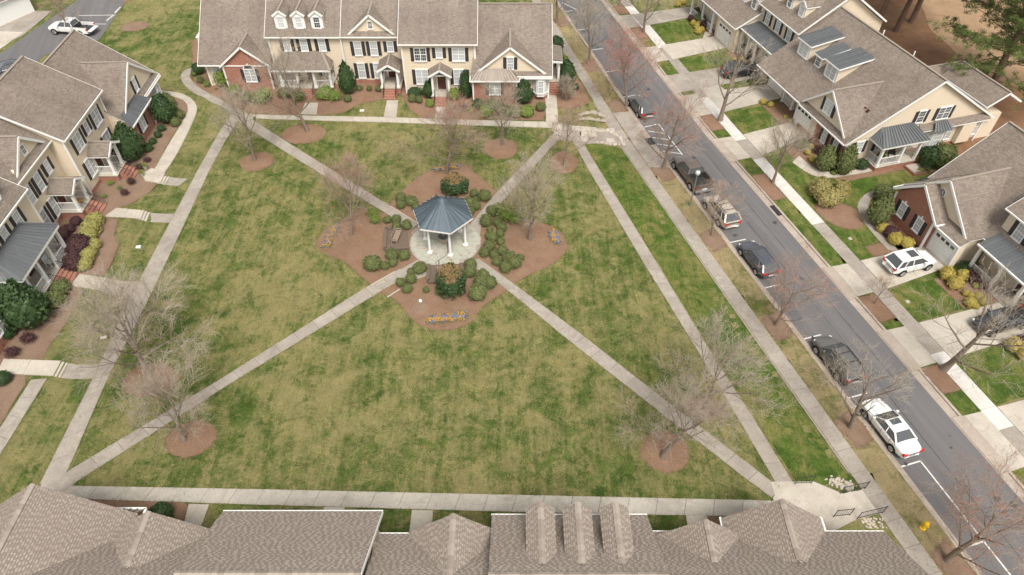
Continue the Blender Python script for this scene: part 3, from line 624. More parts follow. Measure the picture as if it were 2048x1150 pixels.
stones('riprap', row('R', (44.4, -21.6), (45.2, -20.3)), 110, .06, .13, 'pale loose stones piled beside the plaza stairs on the lawn side', 'stones', 'stone_pale', seed=1, spread=.4)
stones('riprap', row('R', (47.6, -21.3), (47.9, -20.1)), 60, .06, .12, 'pale loose stones beside the stairs under the roof corner', 'stones', 'stone_pale', seed=2, spread=.35)
stones('stone_edging', [at(u, v)[:2] for u, v in ((1158, 232), (1185, 226), (1210, 234))], 12, .22, .42, 'low dry stone wall on the grass right of the back walk', 'stone wall', seed=3)
stones('stone_edging', [at(u, v)[:2] for u, v in ((1158, 240), (1185, 240), (1212, 243))], 11, .2, .36, 'lower course of loose stones beside the small stone wall', 'stone wall', seed=4)
stones('stone_edging', [at(u, v)[:2] for u, v in ((1190, 262), (1215, 262), (1238, 274), (1247, 290), (1190, 285))], 26, .14, .34, 'rough stones edging the flagstones by the sidewalk', 'stone wall', 'stone_pale', seed=5)
tp = tag(thing('plaza', None, None), kind='structure'); rn = random.Random(9)
drape('plaza_base', xy((1103, 262), (1108, 243), (1150, 252), (1200, 258), (1240, 275), (1243, 290), (1170, 288), (1130, 280)), M['conc'], .03, .08, tp)
for i in range(7):
    for j in range(3):
        u, v = 1118 + i * 17 + rn.uniform(-2, 2), 256 + j * 10 + i * .9
        q = [(u - 8, v - 4.6), (u + 7.6, v - 4.2), (u + 8, v + 4.4), (u - 7.4, v + 4.6)]
        put('flagstone', drape_mesh('flagstone', xy(*[(a + rn.uniform(-1, 1), b + rn.uniform(-.5, .5)) for a, b in q]), M['conc'] if rn.random() < .6 else M['conc_pale'], .055, .04), tp)
# stone lip beside the street sidewalk
lip = MB(); s = -6.
while s < 44: 
    x, y = srow((s, -19.92))[0]; w = random.uniform(.3, .6); a = FR['R'][1]; 
    lip.slab([(x + math.cos(a) * p + math.sin(a) * q * -1, y + math.sin(a) * p + math.cos(a) * q, -.32 + random.uniform(-.02, .02)) for p, q in ((0, -.05), (w, -.05), (w, .05), (0, .05))], .3); s += w + .02
tag(lip.build('stone_lip', M['stone']), kind='structure')

drape('lawn', wavy(xy((1168, 286), (1215, 292), (1243, 296), (1306, 385), (1400, 516), (1500, 662), (1590, 798), (1650, 885), (1697, 955), (1640, 972), (1596, 968), (1502, 822), (1434, 720), (1312, 518), (1226, 384), (1182, 309)), .0, 5), M['lawn_green'], .014, .02)
for a, b, n in ((8, 30, 9),):
    pass
# ------------------------------------------------------------------ house parts (x along the front, y into the house, z up)
def root_at(r, S_, D_, zg, name, label, cat='house', group=None):
    x, y = from_row(r, S_, D_); return thing(name, label, cat, (x, y, zg), FR[r][1], group)
def block(root, name, mat, fp, z0, z1):
    m = MB(); n = len(fp)
    ar = sum(fp[i][0] * fp[(i + 1) % n][1] - fp[(i + 1) % n][0] * fp[i][1] for i in range(n))
    if ar < 0: fp = fp[::-1]
    m.slab([(x, y, z1) for x, y in fp], z1 - z0); return m.build(name, M[mat], root)
def rect(x0, y0, x1, y1): return [(x0, y0), (x1, y0), (x1, y1), (x0, y1)]
def gable_wall(root, mat, xc, half, y0, y1, ze, zr, zb=None, xl=None, xr=None, name='gable_wall'):
    zb = ze if zb is None else zb; m = MB(); p = [(xc - half, zb), (xc + half, zb), (xc + half, ze), (xc, zr), (xc - half, ze)]
    if zb == ze: p = [(xc - half, ze), (xc + half, ze), (xc, zr)]
    m.frus([(x, y1, z) for x, z in p], [(x, y0, z) for x, z in p]); return m.build(name, M[mat], root)
def gable_wall_y(root, mat, x0, x1, yc, half, ze, zr, name='gable_wall'):
    p = [(yc - half, ze), (yc + half, ze), (yc, zr)]; m = MB(); m.frus([(x0, y, z) for y, z in p], [(x1, y, z) for y, z in p]); return m.build(name, M[mat], root)
def bars(root, name, segs, mat='white', w=.1, h=.2):
    for a, b in segs: o = MB().bar(a, b, w, h).build(name, M[mat], root)
    return o
def plane_roof(root, top, mat='shingle', th=.07, under=.16, name='roof'):
    m = MB(); m.slab(top, th); m.build(name, M[mat], root)
    c = [sum(p[i] for p in top) / len(top) for i in range(3)]; q = []
    for p in top:
        L = math.dist(p[:2], c[:2]); t = .05 / max(L, .1); q.append(tuple(p[i] + (c[i] - p[i]) * t for i in range(3)))
    m = MB(); m.slab([(p[0], p[1], p[2] - th - .004) for p in q], under); m.build('soffit', M['white'], root)
def roof_x(root, x0, x1, ye, ze, yr, zr, yb=None, zb=None, rakes='lr', gut=True, mat='shingle', cap=True):
    """ridge along x; ye = front eave, yr = ridge, yb = rear eave"""
    yb = 2 * yr - ye if yb is None else yb; zb = ze if zb is None else zb
    plane_roof(root, [(x0, ye, ze), (x1, ye, ze), (x1, yr, zr), (x0, yr, zr)], mat)
    plane_roof(root, [(x0, yr, zr), (x1, yr, zr), (x1, yb, zb), (x0, yb, zb)], mat)
    sg = []
    for k, x in (('l', x0 - .03), ('r', x1 + .03)):
        if k in rakes: sg += [((x, ye, ze - .12), (x, yr, zr - .12)), ((x, yr, zr - .12), (x, yb, zb - .12))]
    if sg: bars(root, 'rake_board', sg, w=.045, h=.2)
    if gut: bars(root, 'gutter', [((x0 - .05, ye - .07, ze - .09), (x1 + .05, ye - .07, ze - .09))], w=.1, h=.12)
    if cap: bars(root, 'ridge_cap', [((x0, yr, zr + .03), (x1, yr, zr + .03))], 'cap', .24, .06)
def roof_y(root, xc, half, y0, y1, ze, zr, mat='shingle', rake=True, cap=True, xl=None, xr=None, gut=''):
    """ridge along y at xc; left and right slopes"""
    k = (zr - ze) / half; L = xc - half if xl is None else xl; Rr = xc + half if xr is None else xr
    zl, zrr = zr - k * (xc - L), zr - k * (Rr - xc)
    plane_roof(root, [(L, y0, zl), (xc, y0, zr), (xc, y1, zr), (L, y1, zl)], mat)
    plane_roof(root, [(xc, y0, zr), (Rr, y0, zrr), (Rr, y1, zrr), (xc, y1, zr)], mat)
    if rake: bars(root, 'rake_board', [((L, y0 - .035, zl - .12), (xc, y0 - .035, zr - .12)), ((xc, y0 - .035, zr - .12), (Rr, y0 - .035, zrr - .12))], w=.07, h=.22)
    if cap: bars(root, 'ridge_cap', [((xc, y0, zr + .02), (xc, y1, zr + .02))], 'cap', .22, .06)
    if gut: bars(root, 'gutter', [((x, y0, z - .08), (x, y1, z - .08)) for q, x, z in (('l', L - .06, zl), ('r', Rr + .06, zrr)) if q in gut], w=.12, h=.12)
_wc = {}
def window(root, x, z, w, h, y, cols=1, dark=False, shut=True, rot=0., sw=.38, wt=None, arch=False):
    key = (round(w, 2), round(h, 2), cols, arch)
    if key not in _wc:
        f = MB(); t = .09
        for a, b, c, d in ((-w / 2 - t, -h / 2 - .02, -w / 2, h / 2), (w / 2, -h / 2 - .02, w / 2 + t, h / 2)): f.box(a, -.07, b, c, .02, d)
        f.box(-w / 2 - t - .03, -.09, h / 2, w / 2 + t + .03, .02, h / 2 + .13); f.box(-w / 2 - t - .03, -.12, -h / 2 - .12, w / 2 + t + .03, .02, -h / 2 - .0)
        f.box(-w / 2, -.055, -.03, w / 2, .0, .035)
        for k in range(1, cols): f.box(-w / 2 + w * k / cols - .05, -.065, -h / 2, -w / 2 + w * k / cols + .05, .0, h / 2)
        if arch: f.cyl(0, -.0, 0, .01, .01)
        p = MB(); p.box(-w / 2, -.025, -h / 2, w / 2, -.015, h / 2)
        g = MB(); cw = w / cols
        for c in range(cols):
            x0 = -w / 2 + cw * c
            for k in (1, 2): g.box(x0 + cw * k / 3 - .011, -.037, -h / 2, x0 + cw * k / 3 + .011, -.026, h / 2)
            for zz in (-h / 4, h / 4): g.box(x0, -.04, zz - .011, x0 + cw, -.0265, zz + .011)
        sh = MB(); sh.box(-sw / 2, -.05, -h / 2 - .06, sw / 2, .0, h / 2 + .06)
        for k in range(int(h / .14)): zz = -h / 2 + .05 + k * .14; sh.quads([(-sw / 2 + .05, -.052, zz + .1), (sw / 2 - .05, -.052, zz + .1), (sw / 2 - .05, -.075, zz), (-sw / 2 + .05, -.075, zz)], [(3, 2, 1, 0)])
        _wc[key] = (f.mesh('window', M['white']), p.mesh('pane', M['pane']), p.mesh('pane', M['pane_dark']), g.mesh('grille', M['white']), sh.mesh('shutter', M['shutter']))
    F, P, PD, Gm, Sm = _wc[key]
    o = put('window', F, root, (x, y, z), rot); put('pane', PD if dark else P, o); put('grille', Gm, o)
    if shut:
        for sgn in (-1, 1):
            if shut == 'l' and sgn > 0 or shut == 'r' and sgn < 0: continue
            dx = sgn * (w / 2 + .11 + sw / 2); put('shutter', Sm, root, (x + dx * math.cos(rot), y + dx * math.sin(rot), z), rot)
    return o
def door(root, x, y, z0, w=.95, h=2.1, rot=0., glassd=False):
    f = MB(); f.box(-w / 2 - .13, -.06, 0, -w / 2, .02, h + .12).box(w / 2, -.06, 0, w / 2 + .13, .02, h + .12).box(-w / 2, -.06, h, w / 2, .02, h + .12)
    o = f.build('door_frame', M['white'], root, (x, y, z0), rot)
    d = MB(); d.box(-w / 2, -.03, 0, w / 2, 0, h)
    for a in (-w / 4, w / 4):
        for b, c in ((.2, .9), (1.05, 1.9)): d.box(a - w * .17, -.045, b, a + w * .17, -.028, c)
    dd = d.build('door', M['door'], o); return o
def garage_door(root, x, y, z0, w=2.6, h=2.2, rot=0., lights=True):
    o = MB().box(-w / 2 - .14, -.05, 0, -w / 2, .03, h + .14).box(w / 2, -.05, 0, w / 2 + .14, .03, h + .14).box(-w / 2, -.05, h, w / 2, .03, h + .14).build('garage_frame', M['white'], root, (x, y, z0), rot)
    for r_ in range(4):
        m = MB(); z1 = h * r_ / 4; m.box(-w / 2, .0, z1 + .01, w / 2, .04, z1 + h / 4 - .01)
        for k in range(4): a = -w / 2 + w * (k + .5) / 4; m.box(a - w * .095, -.015, z1 + .1, a + w * .095, .0, z1 + h / 4 - .1)
        m.build('garage_panel', M['white'], o)
    if lights:
        for k in range(4): a = -w / 2 + w * (k + .5) / 4; MB().box(a - w * .085, -.03, h * .81, a + w * .085, -.017, h * .94).build('garage_window', M['pane_dark'], o)
def post(root, x, y, z0, z1, w=.24):
    MB().box(x - w / 2, y - w / 2, z0, x + w / 2, y + w / 2, z1).box(x - w / 2 - .05, y - w / 2 - .05, z0, x + w / 2 + .05, y + w / 2 + .05, z0 + .18).box(x - w / 2 - .04, y - w / 2 - .04, z1 - .14, x + w / 2 + .04, y + w / 2 + .04, z1 - .001).build('column', M['white'], root)
def railing(root, a, b, z, h=.9, mat='white', name='railing'):
    m = MB(); L = math.dist(a, b); n = max(2, int(L / .15)); w = .06 if mat == 'white' else .035
    m.bar((*a, z + h), (*b, z + h), w + .02, w).bar((*a, z + .1), (*b, z + .1), w, w)
    o = m.build(name, M[mat], root); q = MB(); bw = .038 if mat == 'white' else .018
    for k in range(n + 1): t = k / n; x, y = a[0] + (b[0] - a[0]) * t, a[1] + (b[1] - a[1]) * t; q.bar((x, y, z + .1), (x, y, z + h), bw)
    q.build('balusters', M[mat], o)
def brick_steps(root, xc, w, y0, z1, n, run=.32, axis='y', sgn=-1):
    """n risers going down from y0 at height z1"""
    for k in range(n):
        zt = z1 * (n - k) / (n + 1) ; y = y0 + sgn * run * (k + 1)
        MB().box(xc - w / 2, min(y, y0 + sgn * run * k), 0, xc + w / 2, max(y, y0 + sgn * run * k) - .0, zt).build('step', M['brick'], root)
    for sx in (-1, 1):
        x = xc + sx * (w / 2 - .04); m = MB(); m.bar((x, y0, z1 + .85), (x, y0 + sgn * run * n, .95), .04)
        for k in range(n * 2 + 1): t = k / (n * 2); y = y0 + sgn * run * n * t; zb = z1 * (1 - t * n / (n + 1)); m.bar((x, y, zb * .92), (x, y, z1 + .85 - (z1 - .1) * t), .022)
        m.build('handrail', M['iron'], root)
def metal_plane(root, a, b, c, d, mat, step=.42, name='roof_panel'):
    """standing-seam panels; a-b is the eave, d-c the top edge"""
    L = math.dist(a, b); n = max(2, round(L / step)); f = lambda p, q, t: tuple(p[i] + (q[i] - p[i]) * t for i in range(3))
    nr = (Vector(b) - Vector(a)).cross(Vector(d) - Vector(a)); nr.normalize(); nr = nr if nr.z > 0 else -nr
    for k in range(n):
        e0, e1, t1, t0 = f(a, b, k / n), f(a, b, (k + 1) / n), f(d, c, (k + 1) / n), f(d, c, k / n)
        m = MB(); m.slab([e0, e1, t1, t0] if (Vector(e1) - Vector(e0)).cross(Vector(t0) - Vector(e0)).z > 0 else [e0, t0, t1, e1], .03)
        h = nr * .03; m.bar(tuple(Vector(e0) + h), tuple(Vector(t0) + h), .045, .09)
        m.build(name, M[mat], root)
def entry_porch(root, xc, w, yw, depth, zf, ze, zr, nst, shingle='shingle', side_rail=True, dx=.0, steps_w=1.5):
    y0 = yw - depth
    block(root, 'porch_base', 'brick', rect(xc - w / 2 + .2, y0, xc + w / 2 - .2, yw - .004), 0, zf - .1); block(root, 'porch_floor', 'conc_pale', rect(xc - w / 2 + .12, y0 - .06, xc + w / 2 - .12, yw - .004), zf - .098, zf)
    for sx in (-1, 1): post(root, xc + sx * (w / 2 - .42), y0 + .22, zf, ze - .12)
    bars(root, 'porch_beam', [((xc - w / 2 + .25, y0 + .22, ze - .08), (xc + w / 2 - .25, y0 + .22, ze - .08)), ((xc - w / 2 + .42, y0 + .2, ze - .08), (xc - w / 2 + .42, yw, ze - .08)), ((xc + w / 2 - .42, y0 + .2, ze - .08), (xc + w / 2 - .42, yw, ze - .08))], w=.2, h=.2)
    gable_wall(root, 'metal_dark', xc, w / 2 - .2, y0 + .05, y0 + .15, ze + .02, zr - .12)
    roof_y(root, xc, w / 2, y0 - .2, yw + .05, ze, zr, cap=True)
    door(root, xc + dx, yw, zf); 
    if side_rail: railing(root, (xc - w / 2 + .42, y0 + .3), (xc - w / 2 + .42, yw), zf); railing(root, (xc + w / 2 - .42, y0 + .3), (xc + w / 2 - .42, yw), zf)
    brick_steps(root, xc, steps_w, y0 - .06, zf, nst)
def dormer(root, x, yf, zb, w, zt, yb, side='siding', win=True, ribs=False):
    ze = zt - w * .42
    block(root, 'dormer_wall', side, rect(x - w / 2, yf + .06, x + w / 2, yb), zb, ze)
    m = MB(); m.box(x - w / 2 - .03, yf, zb - .05, x + w / 2 + .03, yf + .055, ze); m.frus([(x - w / 2 - .03, yf + .055, ze), (x + w / 2 + .03, yf + .055, ze), (x, yf + .055, zt - .08)], [(x - w / 2 - .03, yf, ze), (x + w / 2 + .03, yf, ze), (x, yf, zt - .08)]); m.build('dormer_front', M['white'], root)
    window(root, x, (zb + ze) / 2 - .02, w * .48, (ze - zb) * .68, yf - .004, shut=False, dark=random.random() < .5)
    roof_y(root, x, w / 2 + .14, yf - .12, yb, ze - .02, zt + .02)
def corner_boards(root, pts, z0, z1):
    bars(root, 'corner_board', [((x, y, z0), (x, y, z1)) for x, y in pts], w=.16, h=.16)

# ------------------------------------------------------------------ the repeated town house types
def unit_A(r, S_, D_, zg, name, lab, xl=-.3, half=4.2, xc=4.0, wr=8.5, brick=(-.25, 4.7), metal='metal_dark', porch=True, recess=True):
    t = root_at(r, S_, D_, zg, name, lab); ze = 3.2; zr = ze + half * .8; pit = .75
    yr = 5.3; zrr = ze + pit * (yr + 1.7)
    block(t, 'wall', 'siding', rect(xl + .1, -1.15, wr - .05, 11.5), 0, ze - .12)
    gable_wall_y(t, 'siding', xl + .1, wr - .06, yr, yr + 1.3, ze - .1, zrr - .2)
    roof_x(t, xl + .02, wr + .3, -1.75, ze, yr, zrr, rakes='r')
    b0, b1 = brick
    block(t, 'brick_wall', 'brick', rect(b0, -2.05, b1, -1.0), 0, ze - .3)
    block(t, 'brick_base', 'brick', rect(b1 + .01, -1.2, wr - .02, -.9), 0, .5)
    m = 'siding'; gable_wall(t, m, xc, half - .1, -1.3, -.9, ze + .12, zr - .15)
    roof_y(t, xc, half + .1, -1.5, 2.9 + (zr - 6.6), ze, zr, xl=max(xl - .1, xc - half - .1))
    # metal roof over the brick bay, hip at the right
    e = 2.95; y0, y1, zt = -2.45, -1.32, 3.88
    metal_plane(t, (b0 - .3, y0, e), (b1 + .3, y0, e), (b1 - .75, y1, zt), (b0 + .6, y1, zt), metal, .38)
    metal_plane(t, (b1 + .3, y0, e), (b1 + .3, y1, e + .02), (b1 - .72, y1 + .01, zt), (b1 - .75, y1 + .005, zt), metal, .5)
    bars(t, 'gutter', [((b0 - .35, y0 - .05, e - .06), (b1 + .35, y0 - .05, e - .06)), ((b1 + .34, y0, e - .06), (b1 + .34, y1, e - .06)), ((b0 - .34, y0, e - .06), (b0 - .34, y1, e - .06))], w=.12, h=.13)
    # pent strip under the gable
    plane_roof(t, [(b1 + .36, -1.85, 3.02), (wr + .25, -1.85, 3.02), (wr + .25, -1.28, 3.42), (b1 + .36, -1.28, 3.42)])
    bars(t, 'gutter', [((b1 + .4, -1.91, 2.94), (wr + .3, -1.91, 2.94))], w=.12, h=.12)
    window(t, xc + .0, 4.5, .62, 1.35, -1.304, shut=True)
    window(t, (b0 + b1) / 2, 1.75, 1.15, 1.4, -2.054, cols=2)
    corner_boards(t, [(b0 - .02, -2.07), (b1 + .02, -2.07), (wr - .04, -1.17)], 0, 2.85)
    # white bay
    bx = wr - 1.05; P = [(bx - .75, -1.14), (bx - .3, -1.75), (bx + .45, -1.75), (bx + .85, -1.14)]
    block(t, 'bay', 'white', P, .5, 2.92)
    window(t, bx + .07, 1.75, .5, 1.5, -1.756, shut=False); window(t, bx - .55, 1.75, .42, 1.5, -1.47, shut=False, rot=R(-53)); window(t, bx + .67, 1.75, .42, 1.5, -1.47, shut=False, rot=R(57))
    window(t, b1 + .9, 1.8, .6, 1.5, -1.154, shut=False)
    if porch:
        block(t, 'porch_base', 'brick', rect(wr + .01, .9, wr + 1.4, 4.2), 0, .95); block(t, 'porch_floor', 'conc_pale', rect(wr + .01, .86, wr + 1.44, 4.22), .952, 1.02)
        post(t, wr + 1.2, 1.1, 1.02, 3.6); post(t, wr + 1.2, 4.0, 1.02, 3.6)
        metal_plane(t, (wr + 1.55, .7, 3.7), (wr + 1.55, 4.4, 3.7), (wr + .02, 4.4, 4.05), (wr + .02, .7, 4.05), 'metal_tan', .4)
        bars(t, 'porch_beam', [((wr, .72, 3.62), (wr + 1.5, .72, 3.55)), ((wr + 1.5, .7, 3.55), (wr + 1.5, 4.4, 3.55))], w=.16, h=.2)
        brick_steps(t, wr + .72, 1.3, .86, 1.0, 5, .28)
        railing(t, (wr + 1.2, 1.2), (wr + 1.2, 3.9), 1.02)
    return t
def unit_B(r, S_, D_, zg, name, lab, w=8.3, ze=6.35, pcx=4.25, blinds=(0, 0, 0), chim=False, zr=10.3, lr='lr', zfl=.55, pd=1.6, sh1=True):
    t = root_at(r, S_, D_, zg, name, lab)
    block(t, 'wall', 'siding', rect(.02, 0, w, 11), .0, ze - .1); gable_wall_y(t, 'siding', .03, w - .01, 5.5, 5.5, ze - .1, zr - .15)
    block(t, 'brick_base', 'brick', rect(.05, -.03, w - .03, .3), 0, .35)
    roof_x(t, -.32, w + .3, -.42, ze, 5.5, zr, rakes=lr)
    corner_boards(t, [(.0, -.03), (w, -.03)], 0, ze - .15)
    for x, ww, dk in ((2.05, 1.25, blinds[0]), (6.4, 1.3, blinds[2])):
        window(t, x, 4.9, ww, 1.5, -.004, cols=2, dark=dk)
    window(t, 4.2, 5.1, .6, 1.1, -.004, dark=blinds[1])
    window(t, 2.0, 2.1, 1.25, 1.75, -.004, cols=2, shut=True if pcx > 3.9 else 'l'); window(t, 6.4, 2.1, 1.25, 1.75, -.004, cols=2)
    entry_porch(t, pcx, 2.7, -.004, pd, zfl, 3.15, 3.95, 4)
    MB().cyl(w - .1, -.12, 0, ze - .3, .05, n=8).build('downspout', M['white'], t)
    return t
def unit_C(r, S_, D_, zg, name, lab, w=7.2, gx=3.55, ze=6.1, pcx=5.4, front=-2.5):
    t = root_at(r, S_, D_, zg, name, lab)
    block(t, 'wall', 'siding', rect(.01, 0, w - .01, 11), 0, ze - .1)
    block(t, 'brick_base', 'brick', rect(.03, -.03, w - .03, .3), 0, .45)
    zr = ze + .73 * 5.9; roof_x(t, .0, w, -.4, ze, 5.5, zr, rakes='')
    gable_wall(t, 'siding', gx, 2.6, .1, .6, ze + .3, ze + 2.3); roof_y(t, gx, 2.85, -.15, 3.2, ze + .05, ze + 2.5)
    plane_roof(t, [(gx - 2.9, -.42, ze + .02), (gx + 2.9, -.42, ze + .02), (gx + 2.9, .12, ze + .42), (gx - 2.9, .12, ze + .42)])
    window(t, gx, ze + 1.15, .45, .8, .095, shut=False, dark=True)
    window(t, 1.75, 4.45, .72, 1.6, -.004); window(t, 3.6, 4.45, .72, 1.6, -.004); window(t, 5.55, 4.7, .6, 1.15, -.004)
    window(t, 1.75, 1.65, .72, 1.8, -.004); window(t, 3.65, 1.65, .72, 1.8, -.004)
    entry_porch(t, pcx, 2.7, -.004, -front, .8, 3.05, 3.85, 4)
    return t
def hip_porch(t, x0, x1, yd, zf, ze, zt, cols, mat='shingle', gap=None):
    """full-width porch with a hipped roof in front of the wall y = 0"""
    block(t, 'porch_base', 'brick', rect(x0 + .3, -yd, x1 - .3, -.034), 0, zf - .08); block(t, 'porch_floor', 'conc_pale', rect(x0 + .22, -yd - .06, x1 - .22, -.034), zf - .078, zf)
    a, b, c, d = (x0, -yd - .35, ze), (x1, -yd - .35, ze), (x1 - 1.2, -.01, zt), (x0 + 1.2, -.01, zt); e, f = (x0, -.01, ze), (x1, -.01, ze)
    if mat == 'shingle':
        plane_roof(t, [a, b, c, d]); plane_roof(t, [b, f, c]); plane_roof(t, [a, d, e])
        bars(t, 'hip_cap', [(tuple(a[:2]) + (ze + .03,), tuple(d[:2]) + (zt + .03,)), (tuple(b[:2]) + (ze + .03,), tuple(c[:2]) + (zt + .03,))], 'cap', .22, .05)
    else:
        metal_plane(t, a, b, c, d, mat, .42); metal_plane(t, b, f, (c[0] + .01, c[1], c[2]), c, mat, .45); metal_plane(t, e, a, d, (d[0] - .01, d[1], d[2]), mat, .45)
        bars(t, 'hip_cap', [(tuple(a[:2]) + (ze + .05,), tuple(d[:2]) + (zt + .05,)), (tuple(b[:2]) + (ze + .05,), tuple(c[:2]) + (zt + .05,)), ((d[0], d[1] - .03, zt + .05), (c[0], c[1] - .03, zt + .05))], mat, .16, .05)
    bars(t, 'porch_beam', [((x0 + .1, -yd - .28, ze - .13), (x1 - .1, -yd - .28, ze - .13)), ((x0 + .08, -yd - .3, ze - .13), (x0 + .08, 0, ze - .13)), ((x1 - .08, -yd - .3, ze - .13), (x1 - .08, 0, ze - .13))], w=.16, h=.22)
    for x in cols: post(t, x, -yd + .15, zf, ze - .22, .26)
    for k, (p, q) in enumerate(zip(cols, cols[1:])):
        if k != gap: railing(t, (p, -yd + .15), (q, -yd + .15), zf)
    railing(t, (cols[0], -yd + .15), (cols[0], -.05), zf); railing(t, (cols[-1], -yd + .15), (cols[-1], -.05), zf)
    if gap is not None: brick_steps(t, (cols[gap] + cols[gap + 1]) / 2, cols[gap + 1] - cols[gap] - .3, -yd - .06, zf, 4)
def unit_D(r, S_, D_, zg, name, lab, w=8.3, ze=6.2, porch='shingle', pz=(3.1, 4.3), dorm=(1.75, 3.8, 5.85), left_rake='l', wins=(2.0, 3.95, 6.05)):
    t = root_at(r, S_, D_, zg, name, lab)
    block(t, 'wall', 'siding', rect(.01, 0, w - .02, 11), 0, ze - .1); zr = ze + .73 * 5.9
    gable_wall_y(t, 'siding', .03, w - .03, 5.5, 5.5, ze - .1, zr - .15)
    roof_x(t, -.25, w + .05, -.4, ze, 5.5, zr, rakes='lr')
    corner_boards(t, [(.0, -.03), (w, -.03)], 0, ze - .15)
    for x in wins: window(t, x, 5.0 if ze > 6 else 4.9, .68, 1.35, -.004, dark=False)
    for x in dorm: dormer(t, x, .45, ze + .45, 1.3, ze + 2.75, 3.3)
    hip_porch(t, .1, 7.0, 2.0, .65, *pz, (.95, 2.9, 4.85, 6.75), porch, gap=1)
    door(t, 4.0, -.004, .65); window(t, 1.7, 1.9, 1.1, 1.5, -.004, cols=2); window(t, 5.9, 1.9, .9, 1.6, -.004, cols=2)
    return t
def unit_E(r, S_, D_, zg, name, lab, w=9.2):
    t = root_at(r, S_, D_, zg, name, lab); ze = 3.1
    block(t, 'wall', 'siding', rect(1.25, -.1, w, 11), 0, ze - .12); gable_wall_y(t, 'siding', 1.3, w - .02, 7.2, 7.2, ze - .1, 8.9)
    roof_x(t, .7, w + .0, -.9, ze, 7.2, ze + .8 * 7.8, rakes='l')
    block(t, 'brick_wall', 'brick', rect(3.6, -.95, 8.9, 1), 0, ze - .1); gable_wall(t, 'brick', 6.3, 2.62, -.95, -.5, ze - .1, 5.25)
    roof_y(t, 6.3, 3.0, -1.2, 2.4, ze, 5.5)
    corner_boards(t, [(1.25, -.12), (3.6, -.98), (8.9, -.98)], 0, 3.)
    window(t, 6.55, 1.8, 1.15, 1.5, -.954, cols=2)
    a = MB(); n = 10; P = [(.66 * math.cos(math.pi * k / n), .5 * math.sin(math.pi * k / n)) for k in range(n + 1)]
    a.frus([(6.55 + x, -.955, 2.66 + z) for x, z in P], [(6.55 + x, -1.02, 2.66 + z) for x, z in P]); a.build('arch_trim', M['white'], t)
    a = MB(); a.frus([(6.55 + x * .78, -1.02, 2.69 + z * .76) for x, z in P], [(6.55 + x * .78, -1.035, 2.69 + z * .76) for x, z in P]); a.build('arch_pane', M['pane_dark'], t)
    MB().box(6.47, -1.08, 3.08, 6.63, -.96, 3.3).build('keystone', M['white'], t)
    window(t, 2.3, 1.75, .8, 1.6, -.104, shut=False)
    block(t, 'chimney', 'siding', rect(.1, 2.4, 1.22, 4.0), 0, 4.8)
    MB().box(.0, 2.3, 4.8, 1.25, 4.1, 4.9).build('chimney_cap', M['white'], t)
    return t
# back row, seen from the front
unit_A('B', -4.2, 0, 0, 'town_house', 'back row end house with tan metal roof over its brick bay, nearest the street', metal='metal_tan')
b_ = unit_B('B', -12.5, 0, 0, 'town_house', 'two storey back row town house with a wreath on its dark front door', blinds=(1, 0, 0))
unit_C('B', -19.72, 2.3, 0, 'town_house', 'beige back row town house with a small window high in its centred front gable')
unit_D('B', -28.05, 2.05, 0, 'town_house', 'back row town house with three white dormers and a hipped shingle porch')
unit_E('B', -37.4, 1.85, 0, 'town_house', 'low left end of the back row with arched window in a red brick gable')
w_ = MB(); n = 14
for k in range(n): a0, a1 = 2 * math.pi * k / n, 2 * math.pi * (k + 1) / n; w_.bar((.2 * math.cos(a0), 0, .2 * math.sin(a0)), (.2 * math.cos(a1), 0, .2 * math.sin(a1)), .07)
tag(w_.build('wreath', M['green'], None, (-12.5 + 4.25, 73.7 - .09, .55 + 1.5)), 'green wreath hanging on the dark door of the middle back row house', 'wreath')
# left row
unit_A('L', 7.95, -.7, .45, 'town_house', 'left row end house with red brick bay under dark metal roof by curved walk', half=4.9, xc=4.9, wr=9.35, brick=(-.85, 4.5), porch=False)
unit_B('L', -.4, -.7, .45, 'town_house', 'left row two storey town house under the big plain roof beside the brick bay', ze=6.6, pcx=3.45, zfl=.75, pd=1.9)
unit_C('L', -7.6, .7, .45, 'town_house', 'left row town house with small gable window and orange cushion on its porch', gx=4.1, ze=6.45, pcx=4.95, front=-2.1)
unit_D('L', -15.9, -.4, .45, 'town_house', 'left row town house with dark metal hipped porch and white rocking chairs', ze=6.45, porch='metal_dark', pz=(3.65, 4.75))
unit_E('L', -25.3, -.4, .45, 'town_house', 'low town house at the left edge of the picture, behind the dark holly')

# ------------------------------------------------------------------ near row: only roofs are seen; their shingles are laid one by one
tint_cols = [plain(f'shingle_piece_{k}', c, .94, .12, var=.14, scale=14) for k, c in enumerate(((.242, .204, .172), (.296, .254, .216), (.33, .287, .246), (.352, .308, .266), (.262, .222, .187)))]
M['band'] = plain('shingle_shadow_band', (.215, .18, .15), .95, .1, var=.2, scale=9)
_tabs = []
for k in range(10):
    w = (.11, .15, .18, .22, .13)[k % 5]; m = MB(); h = .026 if k < 5 else .010; y1 = .112 if k % 2 else .095
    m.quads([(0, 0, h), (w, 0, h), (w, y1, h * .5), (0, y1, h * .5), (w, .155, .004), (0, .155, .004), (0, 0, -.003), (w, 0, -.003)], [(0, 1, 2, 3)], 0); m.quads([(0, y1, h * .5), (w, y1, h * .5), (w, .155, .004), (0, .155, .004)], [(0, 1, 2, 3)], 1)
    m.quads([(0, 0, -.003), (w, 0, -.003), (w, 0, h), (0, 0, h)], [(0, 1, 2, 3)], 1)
    _tabs.append((w, y1, h, m.mesh('shingle', [tint_cols[(3, 2, 3, 2, 1)[k % 5] if k < 5 else (0, 4, 0, 1, 4)[k % 5]], M['band']])))
